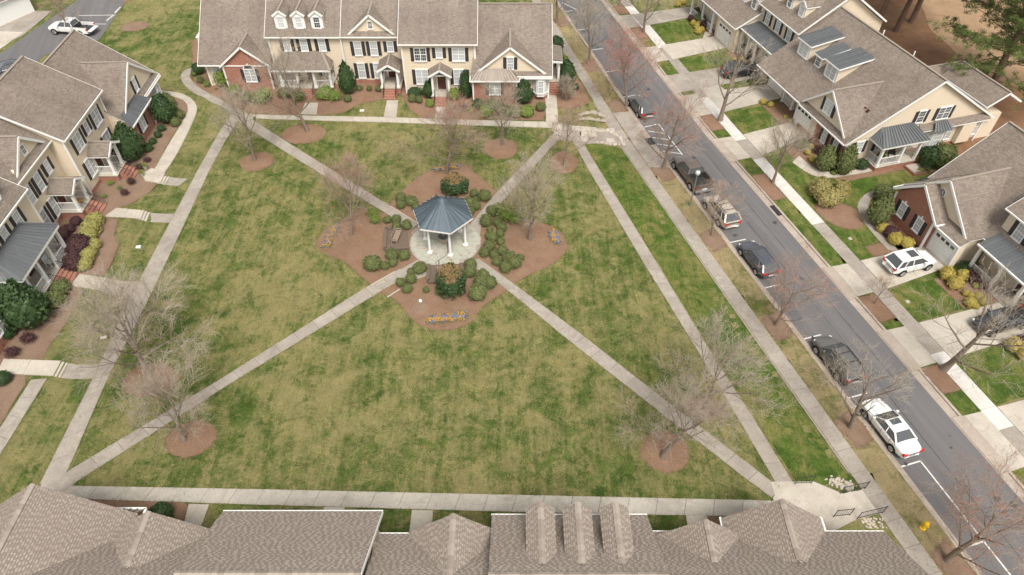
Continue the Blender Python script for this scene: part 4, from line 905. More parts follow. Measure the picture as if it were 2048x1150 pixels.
def shingles(root, a, b, c, d, pieces, seed=0, row_h=.143):
    """courses of tabs on the quad a-b (eave) d-c (top); the first `pieces` nearest the camera are objects, the rest one mesh"""
    rn = random.Random(seed); a, b, c, d = map(Vector, (a, b, c, d)); U = (b - a).normalized(); nrm = (b - a).cross(d - a).normalized()
    if nrm.z < 0: nrm = -nrm
    V = nrm.cross(U); V = V if V.z > 0 else -V
    uv = lambda p: ((p - a).dot(U), (p - a).dot(V)); pa, pb, pc, pd = uv(a), uv(b), uv(c), uv(d); H = pd[1]
    mb = MB(); mb.tint = []; n = int(H / row_h); rest = []; alt_ = False
    frame = Matrix((U, V, nrm)).transposed()
    for j in range(n):
        v0 = j * row_h; t = (v0 + row_h * .5) / H; u0 = pa[0] + (pd[0] - pa[0]) * t; u1 = pb[0] + (pc[0] - pb[0]) * t; u = u0 - rn.random() * .2
        while u < u1:
            alt_ = not alt_; k = rn.randrange(5) + (5 if alt_ else 0); w = _tabs[k][0]; e = min(u + w, u1); s_ = max(u, u0)
            if e - s_ > .03: rest.append((j, s_, e, v0, k, e - s_ > w - 1e-4))
            u += w + .006
    rootm = root.matrix_world if False else Matrix.LocRotScale(root.location, root.rotation_euler, None)
    camp = Vector((0, 0, CAM_H)); cands = sorted([i for i, q in enumerate(rest) if q[5]], key=lambda i: (rootm @ (a + U * rest[i][1] + V * rest[i][3]) - camp).length)
    # nearest ones that are inside the frame
    def inside(i):
        p = rootm @ (a + U * rest[i][1] + V * rest[i][3]) - camp; cz = p.y * math.cos(CAM_T) - p.z * math.sin(CAM_T); cy = p.y * math.sin(CAM_T) + p.z * math.cos(CAM_T)
        return cz > 0 and abs(p.x / cz * CAM_F) < 1020 and abs(cy / cz * CAM_F) < 572
    pick = set([i for i in cands if inside(i)][:pieces])
    Rm = frame.to_euler()
    for i, (j, s_, e, v0, k, full) in enumerate(rest):
        if i in pick:
            o = put('shingle', _tabs[k][3], root, a + U * s_ + V * v0, tuple(Rm))
        else:
            w_, y1, h, _ = _tabs[k]; P = lambda x, y, z: a + U * x + V * y + nrm * z
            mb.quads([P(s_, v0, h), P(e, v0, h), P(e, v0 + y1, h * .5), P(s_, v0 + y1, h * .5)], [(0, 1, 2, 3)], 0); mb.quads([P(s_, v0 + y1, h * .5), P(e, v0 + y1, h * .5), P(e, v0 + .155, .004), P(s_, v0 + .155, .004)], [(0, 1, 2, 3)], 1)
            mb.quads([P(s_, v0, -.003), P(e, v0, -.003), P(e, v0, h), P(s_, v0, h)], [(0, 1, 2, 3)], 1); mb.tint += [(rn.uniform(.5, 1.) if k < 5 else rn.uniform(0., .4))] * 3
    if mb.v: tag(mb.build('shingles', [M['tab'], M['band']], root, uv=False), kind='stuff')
    return len(pick)
def caps(root, a, b, w=.34, step=.30):
    a, b = Vector(a), Vector(b); L = (b - a).length; n = max(1, int(L / step)); d = (b - a) / n
    ang = math.atan2(d.y, d.x)
    for k in range(n):
        m = MB(); l = step * 1.08
        m.quads([(0, -w / 2, -.07), (0, 0, .045), (0, w / 2, -.07), (l, -w / 2, -.085), (l, 0, .02), (l, w / 2, -.085)], [(0, 3, 4, 1), (1, 4, 5, 2), (0, 1, 2)])
        m.build('ridge_cap', tint_cols[random.choice((1, 2, 2, 4, 1))], root, a + d * k, ang)
def n_root(lab): return root_at('N', 0, 0, 0, 'town_house', lab)
def n_roof(t, x0, x1, ye, ze, yr, zr, npc, seed, rakes=''):
    roof_x(t, x0, x1, ye, ze, yr, zr, 2 * yr - ye, ze, rakes=rakes, cap=False, gut=False); bars(t, 'gutter', [((x0 - .03, ye - .05, ze - .08), (x1 + .03, ye - .05, ze - .08))], w=.085, h=.1)
    shingles(t, (x0, ye, ze), (x1, ye, ze), (x1, yr, zr), (x0, yr, zr), npc, seed)
    caps(t, (x0, yr, zr + .03), (x1, yr, zr + .03))
def n_gable(t, xc, half, y0, y1, ze, zr, n1, n2, seed, cap=True, xl=None, xr=None):
    k = (zr - ze) / half; L = xc - half if xl is None else xl; Rr = xc + half if xr is None else xr; zl, zq = zr - k * (xc - L), zr - k * (Rr - xc)
    roof_y(t, xc, half, y0, y1, ze, zr, cap=False, xl=xl, xr=xr, rake=False)
    shingles(t, (L, y1, zl), (L, y0, zl), (xc, y0, zr), (xc, y1, zr), n1, seed); shingles(t, (Rr, y0, zq), (Rr, y1, zq), (xc, y1, zr), (xc, y0, zr), n2, seed + 1)
    caps(t, (xc, y0, zr + .02), (xc, y1, zr + .02))
# A: far left of the picture
t = n_root('near row end house at lower left with big cross gable and tan metal roof')
block(t, 'wall', 'siding', rect(17.3, 7.4, 34.5, 18), 0, 3.1)
n_roof(t, 17.1, 34.8, 6.95, 3.2, 13.2, 3.2 + .72 * 6.25, 60, 11)
n_gable(t, 27.4, 4.6, 5.7, 11.6, 3.2, 6.9, 90, 60, 13); gable_wall(t, 'siding', 27.4, 4.4, 5.95, 6.3, 3.1, 6.65)
n_gable(t, 20.9, 3.0, 6.72, 9.9, 3.2, 5.6, 60, 30, 17); gable_wall(t, 'siding', 20.9, 2.8, 6.95, 7.2, 3.1, 5.35)
metal_plane(t, (22.6, 5.3, 2.95), (27.2, 5.3, 2.95), (26.9, 6.5, 3.75), (23.6, 6.5, 3.75), 'metal_tan', .4)
bars(t, 'gutter', [((22.55, 5.25, 2.92), (27.2, 5.25, 2.92)), ((22.56, 5.25, 2.92), (22.56, 6.4, 2.92))], w=.13, h=.13)
t = n_root('near row town house with the broad plain roof at lower left')
block(t, 'wall', 'siding', rect(7.7, 7.35, 16, 18), 0, 6.0); gable_wall_y(t, 'siding', 7.75, 7.95, 11.8, 4.4, 5.95, 9.2)
n_roof(t, 7.35, 16.35, 6.98, 6.1, 11.75, 9.35, 300, 21, 'l')
t = n_root('near row town house with one small gable between the two large roofs')
block(t, 'wall', 'siding', rect(1.2, 8.7, 7.6, 18), 0, 6.0)
n_roof(t, 1.16, 7.32, 8.3, 6.1, 12.6, 9.2, 180, 31, '')
n_gable(t, 3.1, 2.6, 8.25, 11.8, 6.15, 8.45, 60, 60, 33)
t = n_root('near row town house with three long narrow dormers pointing at the green')
block(t, 'wall', 'siding', rect(-7.4, 7.55, 1.1, 18), 0, 6.0); gable_wall_y(t, 'siding', -7.4, -7.2, 11.8, 4.4, 5.95, 9.1)
n_roof(t, -7.6, 1.14, 7.2, 6.1, 11.8, 9.3, 150, 41)
for x in (-1.5, -3.47, -5.46):
    block(t, 'dormer_wall', 'siding', rect(x - .62, 8.0, x + .62, 11), 6.6, 8.2); n_gable(t, x, .76, 7.82, 11.1, 8.25, 8.92, 22, 22, int(50 - x * 7))
    MB().box(x - .64, 7.94, 6.55, x + .64, 7.995, 8.2).build('dormer_front', M['white'], t); window(t, x, 7.4, .62, 1.1, 7.936, shut=False)
t = n_root('near row end house at lower right with two front gables beside the plaza')
block(t, 'wall', 'siding', rect(-21.8, 7.5, -7.65, 18), 0, 3.15); block(t, 'brick_wall', 'brick', rect(-18.2, 6.6, -13.2, 7.6), 0, 3.1)
n_roof(t, -22.15, -7.66, 6.9, 3.3, 13.5, 3.3 + .76 * 6.6, 100, 61, '')
n_gable(t, -11.1, 2.75, 7.15, 9.6, 3.3, 5.45, 60, 50, 63); n_gable(t, -15.65, 3.0, 6.05, 9.6, 3.3, 5.75, 80, 60, 65)
bars(t, 'gutter', [((-18.72, 5.95, 3.2), (-18.72, 6.85, 3.2)), ((-12.62, 5.95, 3.2), (-12.62, 6.9, 3.2))], w=.13, h=.13)

# ------------------------------------------------------------------ right row (street side, ground at -0.4)
zg = -.4
def shed_dormer(t, x0, x1, yf, zb, zt, yb, ztb, cols):
    block(t, 'dormer_wall', 'siding', rect(x0 + .06, yf + .05, x1 - .06, yb - .6), zb - .05, zt - .12)
    m = MB(); m.frus([(x0 + .07, yf + .3, zt - .2), (x0 + .07, yb, zt - .2), (x0 + .07, yb, ztb - .12), (x0 + .07, yf + .3, zt - .12)], [(x1 - .07, yf + .3, zt - .2), (x1 - .07, yb, zt - .2), (x1 - .07, yb, ztb - .12), (x1 - .07, yf + .3, zt - .12)]); m.build('dormer_cheek', M['siding'], t)
    MB().box(x0, yf, zb - .08, x1, yf + .045, zt - .1).build('dormer_front', M['white'], t)
    window(t, (x0 + x1) / 2, (zb + zt) / 2 - .06, (x1 - x0) * .66, (zt - zb) * .72, yf - .004, cols=cols, shut=False, dark=cols == 1)
    metal_plane(t, (x0 - .2, yf - .2, zt - .06), (x1 + .2, yf - .2, zt - .06), (x1 + .2, yb, ztb), (x0 - .2, yb, ztb), 'metal_dark', .34)
    bars(t, 'rake_board', [((x0 - .22, yf - .2, zt - .14), (x0 - .22, yb, ztb - .08)), ((x1 + .22, yf - .2, zt - .14), (x1 + .22, yb, ztb - .08)), ((x0 - .2, yf - .24, zt - .14), (x1 + .2, yf - .24, zt - .14))], w=.06, h=.14)
# R1
t = root_at('R', -24.5, 0, zg, 'town_house', 'right row town house at the top edge with one storey garage front and white dormers')
block(t, 'wall', 'siding', rect(.3, 3.0, 12.3, 15), 0, 3.3); block(t, 'garage_wall', 'siding', rect(7.3, 2.2, 12.2, 3.1), 0, 3.2)
roof_x(t, 0, 12.6, 1.6, 3.5, 9.5, 7.6, rakes='r'); gable_wall_y(t, 'siding', 12.2, 12.35, 9.5, 7.2, 3.5, 7.2)
for x in (11.0, 8.6): dormer(t, x, 4.6, 4.9, 1.35, 7.0, 8.4)
for x in (.6, 3.6, 6.4): post(t, x, 2.1, .1, 3.3)
railing(t, (3.7, 2.1), (6.3, 2.1), .1); railing(t, (.7, 2.1), (3.5, 2.1), .1); window(t, 5., 1.7, 1.2, 1.5, 2.996, cols=2, shut=False); door(t, 2.2, 2.996, .1)
garage_door(t, 9.6, 2.19, .1, 3.2, 2.2); 
# R2
t = root_at('R', -12.1, 0, zg, 'town_house', 'right row two storey house with three shuttered windows above a blue grey metal porch roof')
block(t, 'wall', 'siding', rect(.02, 5.0, 7.95, 16.4), 0, 6.1); gable_wall_y(t, 'siding', .05, 7.9, 10.6, 5.6, 6.1, 9.9); block(t, 'garage_wall', 'siding', rect(.1, 3.6, 7.9, 5.), 0, 3.4)
roof_x(t, -.35, 8.3, 4.6, 6.2, 10.6, 10.2, rakes='lr'); corner_boards(t, [(0, 4.97), (7.95, 4.97)], 3.9, 6.1)
for x in (1.5, 3.85, 6.25): window(t, x, 4.95, .75, 1.25, 4.996)
for x in (1.1, 3.5, 6.0): dormer(t, x, 6.0, 6.95, 1.25, 9.0, 9.2)
metal_plane(t, (-.1, 2.5, 3.45), (8.0, 2.5, 3.45), (8.0, 4.98, 4.0), (-.1, 4.98, 4.0), 'metal_dark', .34); bars(t, 'gutter', [((-.15, 2.44, 3.38), (8.05, 2.44, 3.38))], w=.13, h=.14)
for x in (.3, 2.0, 3.7): post(t, x, 2.75, .1, 3.38)
railing(t, (.3, 2.75), (2.0, 2.75), .1); garage_door(t, 6.1, 3.59, .1, 2.7, 2.2); window(t, 1.2, 1.8, .9, 1.5, 3.596, shut=False); door(t, 2.9, 3.596, .1)
# R3
t = root_at('R', -3.9, 0, zg, 'town_house', 'right row corner house with three metal roofed shed dormers and a side porch')
E0 = 3.9
block(t, 'wall', 'siding', rect(.1, 2.3, 8.6, 18), 0, 3.4); block(t, 'wall', 'siding', rect(8.6, .72, 16.95, 17.6), 0, 2.98)
block(t, 'brick_wall', 'brick', rect(12.0, .62, 16.9, .9), 0, 2.9); block(t, 'brick_base', 'brick', rect(9, .66, 16.98, 17.7), 0, .5)
zr3 = 3.0 + .62 * 9.2
roof_x(t, .0, 17.3, .2, 3.0, 9.4, zr3, 18.6, 3.0, rakes='r'); gable_wall_y(t, 'siding', 16.8, 16.99, 9.4, 8.7, 3.1, zr3 - .25)
roof_y(t, 12.95, 3.75, .25, 7.6, 3.45, 6.75); gable_wall(t, 'siding', 12.95, 3.4, .5, .9, 3.5, 6.5)
plane_roof(t, [(9.2, .02, 3.02), (17.25, .02, 3.02), (17.25, .52, 3.5), (9.2, .52, 3.5)]); bars(t, 'gutter', [((9.2, -.05, 2.95), (17.3, -.05, 2.95))], w=.12, h=.13)
window(t, 12.9, 4.7, 1.15, 1.35, .496, cols=2)
for x in (13.7, 15.6): window(t, x, 1.75, .55, 1.6, .616)
garage_door(t, 9.6, .715, .1, 2.7, 2.2); garage_door(t, 1.7, 2.295, .1, 2.7, 2.2, lights=False)
for x in (4.1, 6.0, 7.9): post(t, x, 1.9, .1, 3.2)
railing(t, (4.1, 1.9), (6., 1.9), .1); window(t, 5.1, 1.8, .9, 1.5, 2.296, shut=False)
shed_dormer(t, 2.0, 4.15, 3.5, 4.95, 6.85, 7.6, 7.5, 2); shed_dormer(t, 5.15, 6.25, 3.7, 5.1, 6.45, 7.2, 7.2, 1); shed_dormer(t, 7.25, 9.4, 3.5, 4.95, 6.85, 7.6, 7.5, 2)
sx = 17.0; rt = R(90)
window(t, sx, 4.6, .72, 1.3, 8.66, rot=rt, dark=True); window(t, sx, 4.55, 1.35, 1.3, 11.5, cols=2, rot=rt, dark=True); window(t, sx, 2.1, .75, 1.25, 2.3, rot=rt); window(t, sx, 2.1, .75, 1.5, 4.9, rot=rt)
pb = (3.6, 8.6)                                     # side porch
block(t, 'porch_base', 'brick', rect(17.02, pb[0], 18.9, pb[1]), 0, .5); block(t, 'porch_floor', 'conc_pale', rect(17.02, pb[0] - .05, 18.95, pb[1] + .05), .502, .58)
for y in (3.8, 6.4, 8.4): post(t, 18.7, y, .58, 2.95)
railing(t, (18.7, 3.8), (18.7, 6.4), .58); railing(t, (17.05, 3.8), (18.7, 3.8), .58); railing(t, (17.05, 8.4), (18.7, 8.4), .58); door(t, 17.0, 6.9, .58, rot=rt)
a, b, c, d = (19.05, 3.3, 3.05), (19.05, 8.9, 3.05), (17.02, 7.9, 4.1), (17.02, 4.3, 4.1)
metal_plane(t, a, b, c, d, 'metal_dark', .4); metal_plane(t, (17.02, 3.3, 3.05), a, d, (17.02, 4.29, 4.1), 'metal_dark', .45); metal_plane(t, b, (17.02, 8.9, 3.05), (17.02, 7.91, 4.1), c, 'metal_dark', .45)
bars(t, 'porch_beam', [((18.98, 3.36, 2.93), (18.98, 8.84, 2.93)), ((17.02, 3.36, 2.93), (18.98, 3.36, 2.93)), ((17.02, 8.84, 2.93), (18.98, 8.84, 2.93))], w=.14, h=.2)
plane_roof(t, [(17.0, 9.0, 3.6), (17.55, 9.0, 3.1), (17.55, 17.8, 3.1), (17.0, 17.8, 3.6)])
metal_plane(t, (18.1, 10.3, 3.05), (18.1, 12.7, 3.05), (17.3, 12.3, 3.75), (17.3, 10.7, 3.75), 'metal_dark', .35)
block(t, 'bay', 'white', [(17.0, 10.3), (17.7, 10.8), (17.7, 12.2), (17.0, 12.7)], .3, 3.0); window(t, 17.704, 1.7, .9, 2., 11.5, shut=False, rot=rt); window(t, sx, 1.9, .6, 1.8, 13.6, shut=False, rot=rt); window(t, sx, 1.9, .6, 1.8, 17.0, shut=False, rot=rt)
block(t, 'wall', 'siding', rect(17.0, 14.6, 17.5, 16.3), .5, 3.); corner_boards(t, [(17.0, .68), (17.0, 17.6)], 0, 2.9)
block(t, 'rear_wing', 'siding', rect(14, 17.7, 16.8, 20), 0, 3.); roof_x(t, 10.5, 17.4, 16.6, 4.6, 18.8, 5.9, 21, 4.6, rakes='r')
block(t, 'rear_wing', 'siding', rect(8.0, 16.5, 10, 20.3), 0, 3.9); roof_y(t, 9.0, 1.3, 15.5, 20.6, 4.0, 4.9)
for y in (3.6, 4.2): MB().box(13.2 + .0, y, 5.35, 13.45, y + .25, 5.75).build('roof_vent', M['metal_tan'], t) if False else None
for x in (14.6, 15.1): MB().box(x, 3.3, 5.0, x + .22, 3.52, 5.27).build('roof_vent', M['door'], t)
MB().cyl(6.2, 10.6, 7.7, 8.6, .08, n=8).build('vent_pipe', M['white'], t); MB().cyl(11.2, 10.6, 7.7, 8.6, .07, n=8).build('vent_pipe', M['white'], t)
# R4
t = root_at('R', 20.9, 0, zg, 'town_house', 'right row house with round window in its beige gable behind a lower red brick gable')
block(t, 'wall', 'siding', rect(.3, 1.3, 8.0, 16), 0, 3.05); block(t, 'brick_wall', 'brick', rect(.4, .35, 5.3, 3.2), 0, 3.1); gable_wall(t, 'brick', 2.95, 2.45, .35, .8, 3.1, 5.35)
block(t, 'garage_wall', 'siding', rect(5.3, .9, 8.2, 1.6), 0, 3.0)
roof_y(t, 2.95, 2.85, .0, 3.6, 3.3, 5.7, gut='lr'); roof_y(t, 4.1, 4.2, 1.15, 8.3, 3.25, 6.75, xl=.0); gable_wall(t, 'siding', 4.1, 3.95, 1.45, 1.8, 3.3, 6.45)
plane_roof(t, [(5.2, .35, 3.0), (8.5, .35, 3.0), (8.5, 1.5, 3.6), (5.2, 1.5, 3.6)]); bars(t, 'gutter', [((5.2, .28, 2.93), (8.55, .28, 2.93))], w=.12, h=.13)
roof_x(t, .15, 16, 3.0, 3.2, 9.8, 3.2 + .8 * 6.8, rakes='l'); gable_wall_y(t, 'siding', .4, .6, 9.8, 6.4, 3.2, 8.3)
for x in (1.75, 4.0): window(t, x, 1.75, .62, 1.35, .346); MB().box(x - .08, .29, 2.55, x + .08, .345, 2.8).build('keystone', M['white'], t)
garage_door(t, 6.75, .895, .1, 2.35, 2.15)
rw = MB(); n = 16
for k in range(n): a0, a1 = 2 * math.pi * k / n, 2 * math.pi * (k + 1) / n; rw.bar((.36 * math.cos(a0), 0, .42 * math.sin(a0)), (.36 * math.cos(a1), 0, .42 * math.sin(a1)), .08)
for k in range(4): a0 = math.pi * k / 4; rw.bar((-.34 * math.cos(a0), 0, -.4 * math.sin(a0)), (.34 * math.cos(a0), 0, .4 * math.sin(a0)), .03)
o = rw.build('round_window', M['white'], t, (3.75, 1.41, 5.1)); MB().frus([(.34 * math.cos(2 * math.pi * k / n), .03, .4 * math.sin(2 * math.pi * k / n)) for k in range(n)], [(.34 * math.cos(2 * math.pi * k / n), .01, .4 * math.sin(2 * math.pi * k / n)) for k in range(n)]).build('pane', M['pane_dark'], o)
corner_boards(t, [(.4, .32), (5.3, .32), (8.2, .87)], 0, 2.9)
metal_plane(t, (-.3, 2.7, 3.2), (-.3, 7.2, 3.2), (.35, 7.2, 3.75), (.35, 2.7, 3.75), 'metal_dark', .35); post(t, -.1, 3.0, .1, 3.05)
# R5
t = root_at('R', 29.1, 0, zg, 'town_house', 'two storey house cut off by the right edge, railed porch under metal roof')
block(t, 'wall', 'siding', rect(.1, 4.2, 12, 15), 0, 6.0); roof_x(t, -.2, 12.5, 3.85, 6.1, 9.5, 9.9, rakes='l'); gable_wall_y(t, 'siding', .15, .3, 9.5, 5.3, 6.0, 9.5)
for x in (1.75, 4.5): window(t, x, 4.9, .8, 1.5, 4.196)
metal_plane(t, (.6, 2.0, 3.2), (6.0, 2.0, 3.2), (6.0, 4.18, 4.0), (.6, 4.18, 4.0), 'metal_dark', .34); bars(t, 'gutter', [((.55, 1.93, 3.12), (6.05, 1.93, 3.12))], w=.14, h=.15)
block(t, 'porch_floor', 'conc_pale', rect(.6, 2.2, 5.9, 4.19), 0, .15)
for x in (.8, 3.3, 5.6): post(t, x, 2.4, .15, 3.1)
railing(t, (.8, 2.4), (3.3, 2.4), .15); window(t, 2.1, 1.8, 1.1, 1.5, 4.196, cols=2, shut=False); garage_door(t, 7.9, 3.4, .1, 2.8, 2.2, lights=False); block(t, 'garage_wall', 'siding', rect(6.2, 3.42, 12, 4.19), 0, 3.1); roof_x(t, 6.1, 12.4, 2.9, 3.3, 4.15, 4.0, 4.2, 3.9, rakes='l', cap=False); door(t, 4.6, 4.196, .15)
# house beyond the lane, upper left
t = thing('detached_garage', 'white garage front cut off by the top left corner', 'garage', (-74.5, 95, 0), R(-118))
block(t, 'wall', 'white', rect(-4, 0, 4, 6), 0, 2.9); garage_door(t, 0, -.004, .05, 4.8, 2.2, lights=False); roof_x(t, -4.3, 4.3, -.4, 3.0, 3, 5.2)
# ------------------------------------------------------------------ pavilion and what stands round it
pv = thing('gazebo', 'white columned gazebo with six sided blue grey metal roof amid the green', 'gazebo', (PC[0], PC[1], .07), R(168))
hexp = lambda r, z, k: (r * math.cos(R(60 * k)), r * math.sin(R(60 * k)), z)
for k in range(6):
    metal_plane(pv, hexp(2.75, 3.35, k), hexp(2.75, 3.35, k + 1), hexp(.12, 4.98, k + 1), hexp(.12, 4.98, k), 'metal_blue', .55)
    bars(pv, 'hip_cap', [(hexp(2.77, 3.4, k), hexp(.1, 5.03, k))], 'metal_blue', .1, .05)
    MB().bar(hexp(2.1, 3.12, k), hexp(2.1, 3.12, k + 1), .22, .34).build('beam', M['white'], pv)
    bars(pv, 'fascia', [(hexp(2.73, 3.27, k), hexp(2.73, 3.27, k + 1))], 'white', .07, .15)
    x, y, _ = hexp(1.93, 0, k); o = MB().cyl(x, y, .12, 2.95, .125, .10, 14).build('column', M['white'], pv, smooth=False)
    MB().box(x - .2, y - .2, 0, x + .2, y + .2, .12).cyl(x, y, .12, .22, .19, .14, 14).build('column_base', M['white'], o); MB().cyl(x, y, 2.85, 2.95, .12, .19, 14).build('capital', M['white'], o)
    for j in (-1, 1):
        x2 = hexp(2.1, 2.95, k); mid = hexp(2.1, 2.95, k + j * .28) if False else tuple(x2[i] + (hexp(2.1, 2.95, k + j)[i] - x2[i]) * .16 for i in range(3))
        bars(pv, 'bracket', [((x2[0], x2[1], 2.62), mid)], 'white', .05, .08)
MB().frus([hexp(2.6, 3.3, k) for k in range(6)], [hexp(.2, 4.85, k) for k in range(6)]).build('ceiling', M['white'], pv); MB().cyl(0, 0, 4.96, 5.1, .2, .12, 10).build('finial', M['metal_blue'], pv)
fx = thing('fountain', 'small round stone fountain under the gazebo roof', 'fountain', (*at(887, 478)[:2], .07))
MB().cyl(0, 0, 0, .3, .62, .6, 20).build('basin', M['stone'], fx); MB().cyl(0, 0, .3, .31, .5, .5, 20).build('water', M['car_glass'], fx); MB().cyl(0, 0, .3, .75, .09, .07, 10).cyl(0, 0, .75, .84, .1, .28, 14).build('pedestal', M['stone'], fx)
hm = MB(); hp = [(755, 500), (752, 520), (757, 545), (750, 565), (735, 580), (715, 592), (700, 602), (693, 614), (703, 622), (715, 612), (708, 600), (712, 590), (705, 640)]
hp = [at(740 + (u - 590) / 1.6 * .39 + 0, 360 + (v - 380) * .62) if False else at(600 + u / 2.555, 230 + (v + 150) / 2.555) for u, v in hp]; hs = smooth_line([p[:2] for p in hp], 2)
for a, b in zip(hs, hs[1:]): hm.bar((*a, .1), (*b, .1), .035, n=5)
tag(hm.build('garden_hose', M['iron']), 'thin dark garden hose curling over the gazebo paving', 'hose')
def bench(x, y, z, rz, label):
    t = thing('bench', label, 'bench', (x, y, z), rz, 'benches round the gazebo')
    for k in range(4): MB().box(-.8, -.24 + k * .13, .42, .8, -.13 + k * .13, .46).build('seat_slat', M['wood'], t)
    for k in range(4): MB().box(-.8, .30, .5 + k * .12, .8, .33, .59 + k * .12).build('back_slat', M['wood'], t)
    for s in (-1, 1):
        for y0 in (-.2, .28): MB().box(s * .74 - .04, y0, 0, s * .74 + .04, y0 + .07, .42 if y0 < 0 else .98).build('leg', M['wood'], t)
        MB().box(s * .74 - .04, -.24, .62, s * .74 + .04, .32, .66).build('armrest', M['wood'], t)
def brick_pad(pts, label):
    t = thing('brick_platform', label, 'platform', (*pts[0], 0)); P = [(x - pts[0][0], y - pts[0][1]) for x, y in pts]
    block(t, 'base', 'dark_wood', P, 0, .12); Rr = random.Random(4)
    c = (sum(p[0] for p in P) / 4, sum(p[1] for p in P) / 4)
    for k in range(3): a, b = P[k], P[k + 1]; MB().bar((a[0], a[1], .2), (b[0], b[1], .2), .3, .2).build('border_wall', M['dark_wood'], t)
    return t
q = xy((772, 460), (814, 458), (818, 499), (770, 502)); brick_pad([q[1], q[0], q[3], q[2]], 'dark weathered platform under the bench left of the gazebo'); c = at(795, 480); bench(c[0], c[1], .12, R(82), 'weathered wooden bench on the platform left of the gazebo')
q = xy((858, 532), (922, 530), (926, 566), (856, 566)); brick_pad([q[1], q[2], q[3], q[0]] if False else [q[0], q[3], q[2], q[1]], 'dark weathered platform mostly hidden by the big brown topped shrub'); c = at(893, 548); bench(c[0], c[1], .12, R(180), 'wooden bench on the platform behind the big brown topped shrub')
for k, (u, v) in enumerate(((866, 540), (867, 556))): pass
for pts, lab in ((((742, 572), (790, 545)), 'thin pale edging timber along the path at the lower left of the gazebo bed'), (((775, 596), (800, 580)), 'short pale edging timber on the lower side of the left path end'), (((782, 415), (842, 452)), 'thin pale edging timber along the upper left path end')):
    a, b = at(*pts[0]), at(*pts[1]); tag(MB().bar((a[0], a[1], .1), (b[0], b[1], .1), .08, .1).build('edging', M['stone_pale']), lab, 'edging')

# ------------------------------------------------------------------ bare trees
def segs_mesh(name, segs, mat, n=3):
    A = np.array([(*s[0], *s[1], s[2], s[3]) for s in segs], float); N = len(A); P0, P1 = A[:, :3], A[:, 3:6]; D = P1 - P0; D /= np.linalg.norm(D, axis=1)[:, None] + 1e-9
    T = np.cross(D, np.where(np.abs(D[:, 2:3]) > .9, [[1., 0, 0]], [[0, 0, 1.]])); T /= np.linalg.norm(T, axis=1)[:, None] + 1e-9; U = np.cross(D, T)
    V = np.empty((N, 2 * n, 3))
    for k in range(n):
        a = 2 * math.pi * k / n; o = T * math.cos(a) + U * math.sin(a); V[:, k] = P0 + o * A[:, 6:7]; V[:, n + k] = P1 + o * A[:, 7:8]
    base = (np.arange(N) * 2 * n)[:, None]; F = []
    for k in range(n): F.append(base + np.array([[k, (k + 1) % n, n + (k + 1) % n, n + k]]))
    F = np.concatenate(F); me = bpy.data.meshes.new(name); me.vertices.add(N * 2 * n); me.vertices.foreach_set('co', V.ravel()); nf = len(F)
    me.loops.add(nf * 4); me.loops.foreach_set('vertex_index', F.ravel().astype(np.int32)); me.polygons.add(nf)
    me.polygons.foreach_set('loop_start', np.arange(nf, dtype=np.int32) * 4); me.polygons.foreach_set('loop_total', np.full(nf, 4, np.int32)); me.update(calc_edges=True); me.materials.append(M[mat])
    if n > 3: me.polygons.foreach_set('use_smooth', [True] * nf)
    return me
def quad_cloud(name, C_, Nn, size, mat, rng, asp=1., flat=.5):
    n = len(C_); rv = rng.normal(size=(n, 3)); Nn = Nn * (1 - flat) + rv * flat; Nn /= np.linalg.norm(Nn, axis=1)[:, None] + 1e-9
    T = np.cross(Nn, rng.normal(size=(n, 3))); T /= np.linalg.norm(T, axis=1)[:, None] + 1e-9; U = np.cross(Nn, T); s = size * rng.uniform(.6, 1.3, (n, 1))
    V = np.stack([C_ - T * s - U * s * asp * .5, C_ + T * s - U * s * asp * .3, C_ + T * s * .8 + U * s * asp * .5, C_ - T * s * .7 + U * s * asp * .6], 1); me = bpy.data.meshes.new(name)
    me.vertices.add(4 * n); me.vertices.foreach_set('co', V.ravel()); me.loops.add(4 * n); me.loops.foreach_set('vertex_index', np.arange(4 * n, dtype=np.int32)); me.polygons.add(n)
    me.polygons.foreach_set('loop_start', np.arange(n, dtype=np.int32) * 4); me.polygons.foreach_set('loop_total', np.full(n, 4, np.int32)); me.update(calc_edges=True); me.materials.append(M[mat] if isinstance(mat, str) else mat); return me
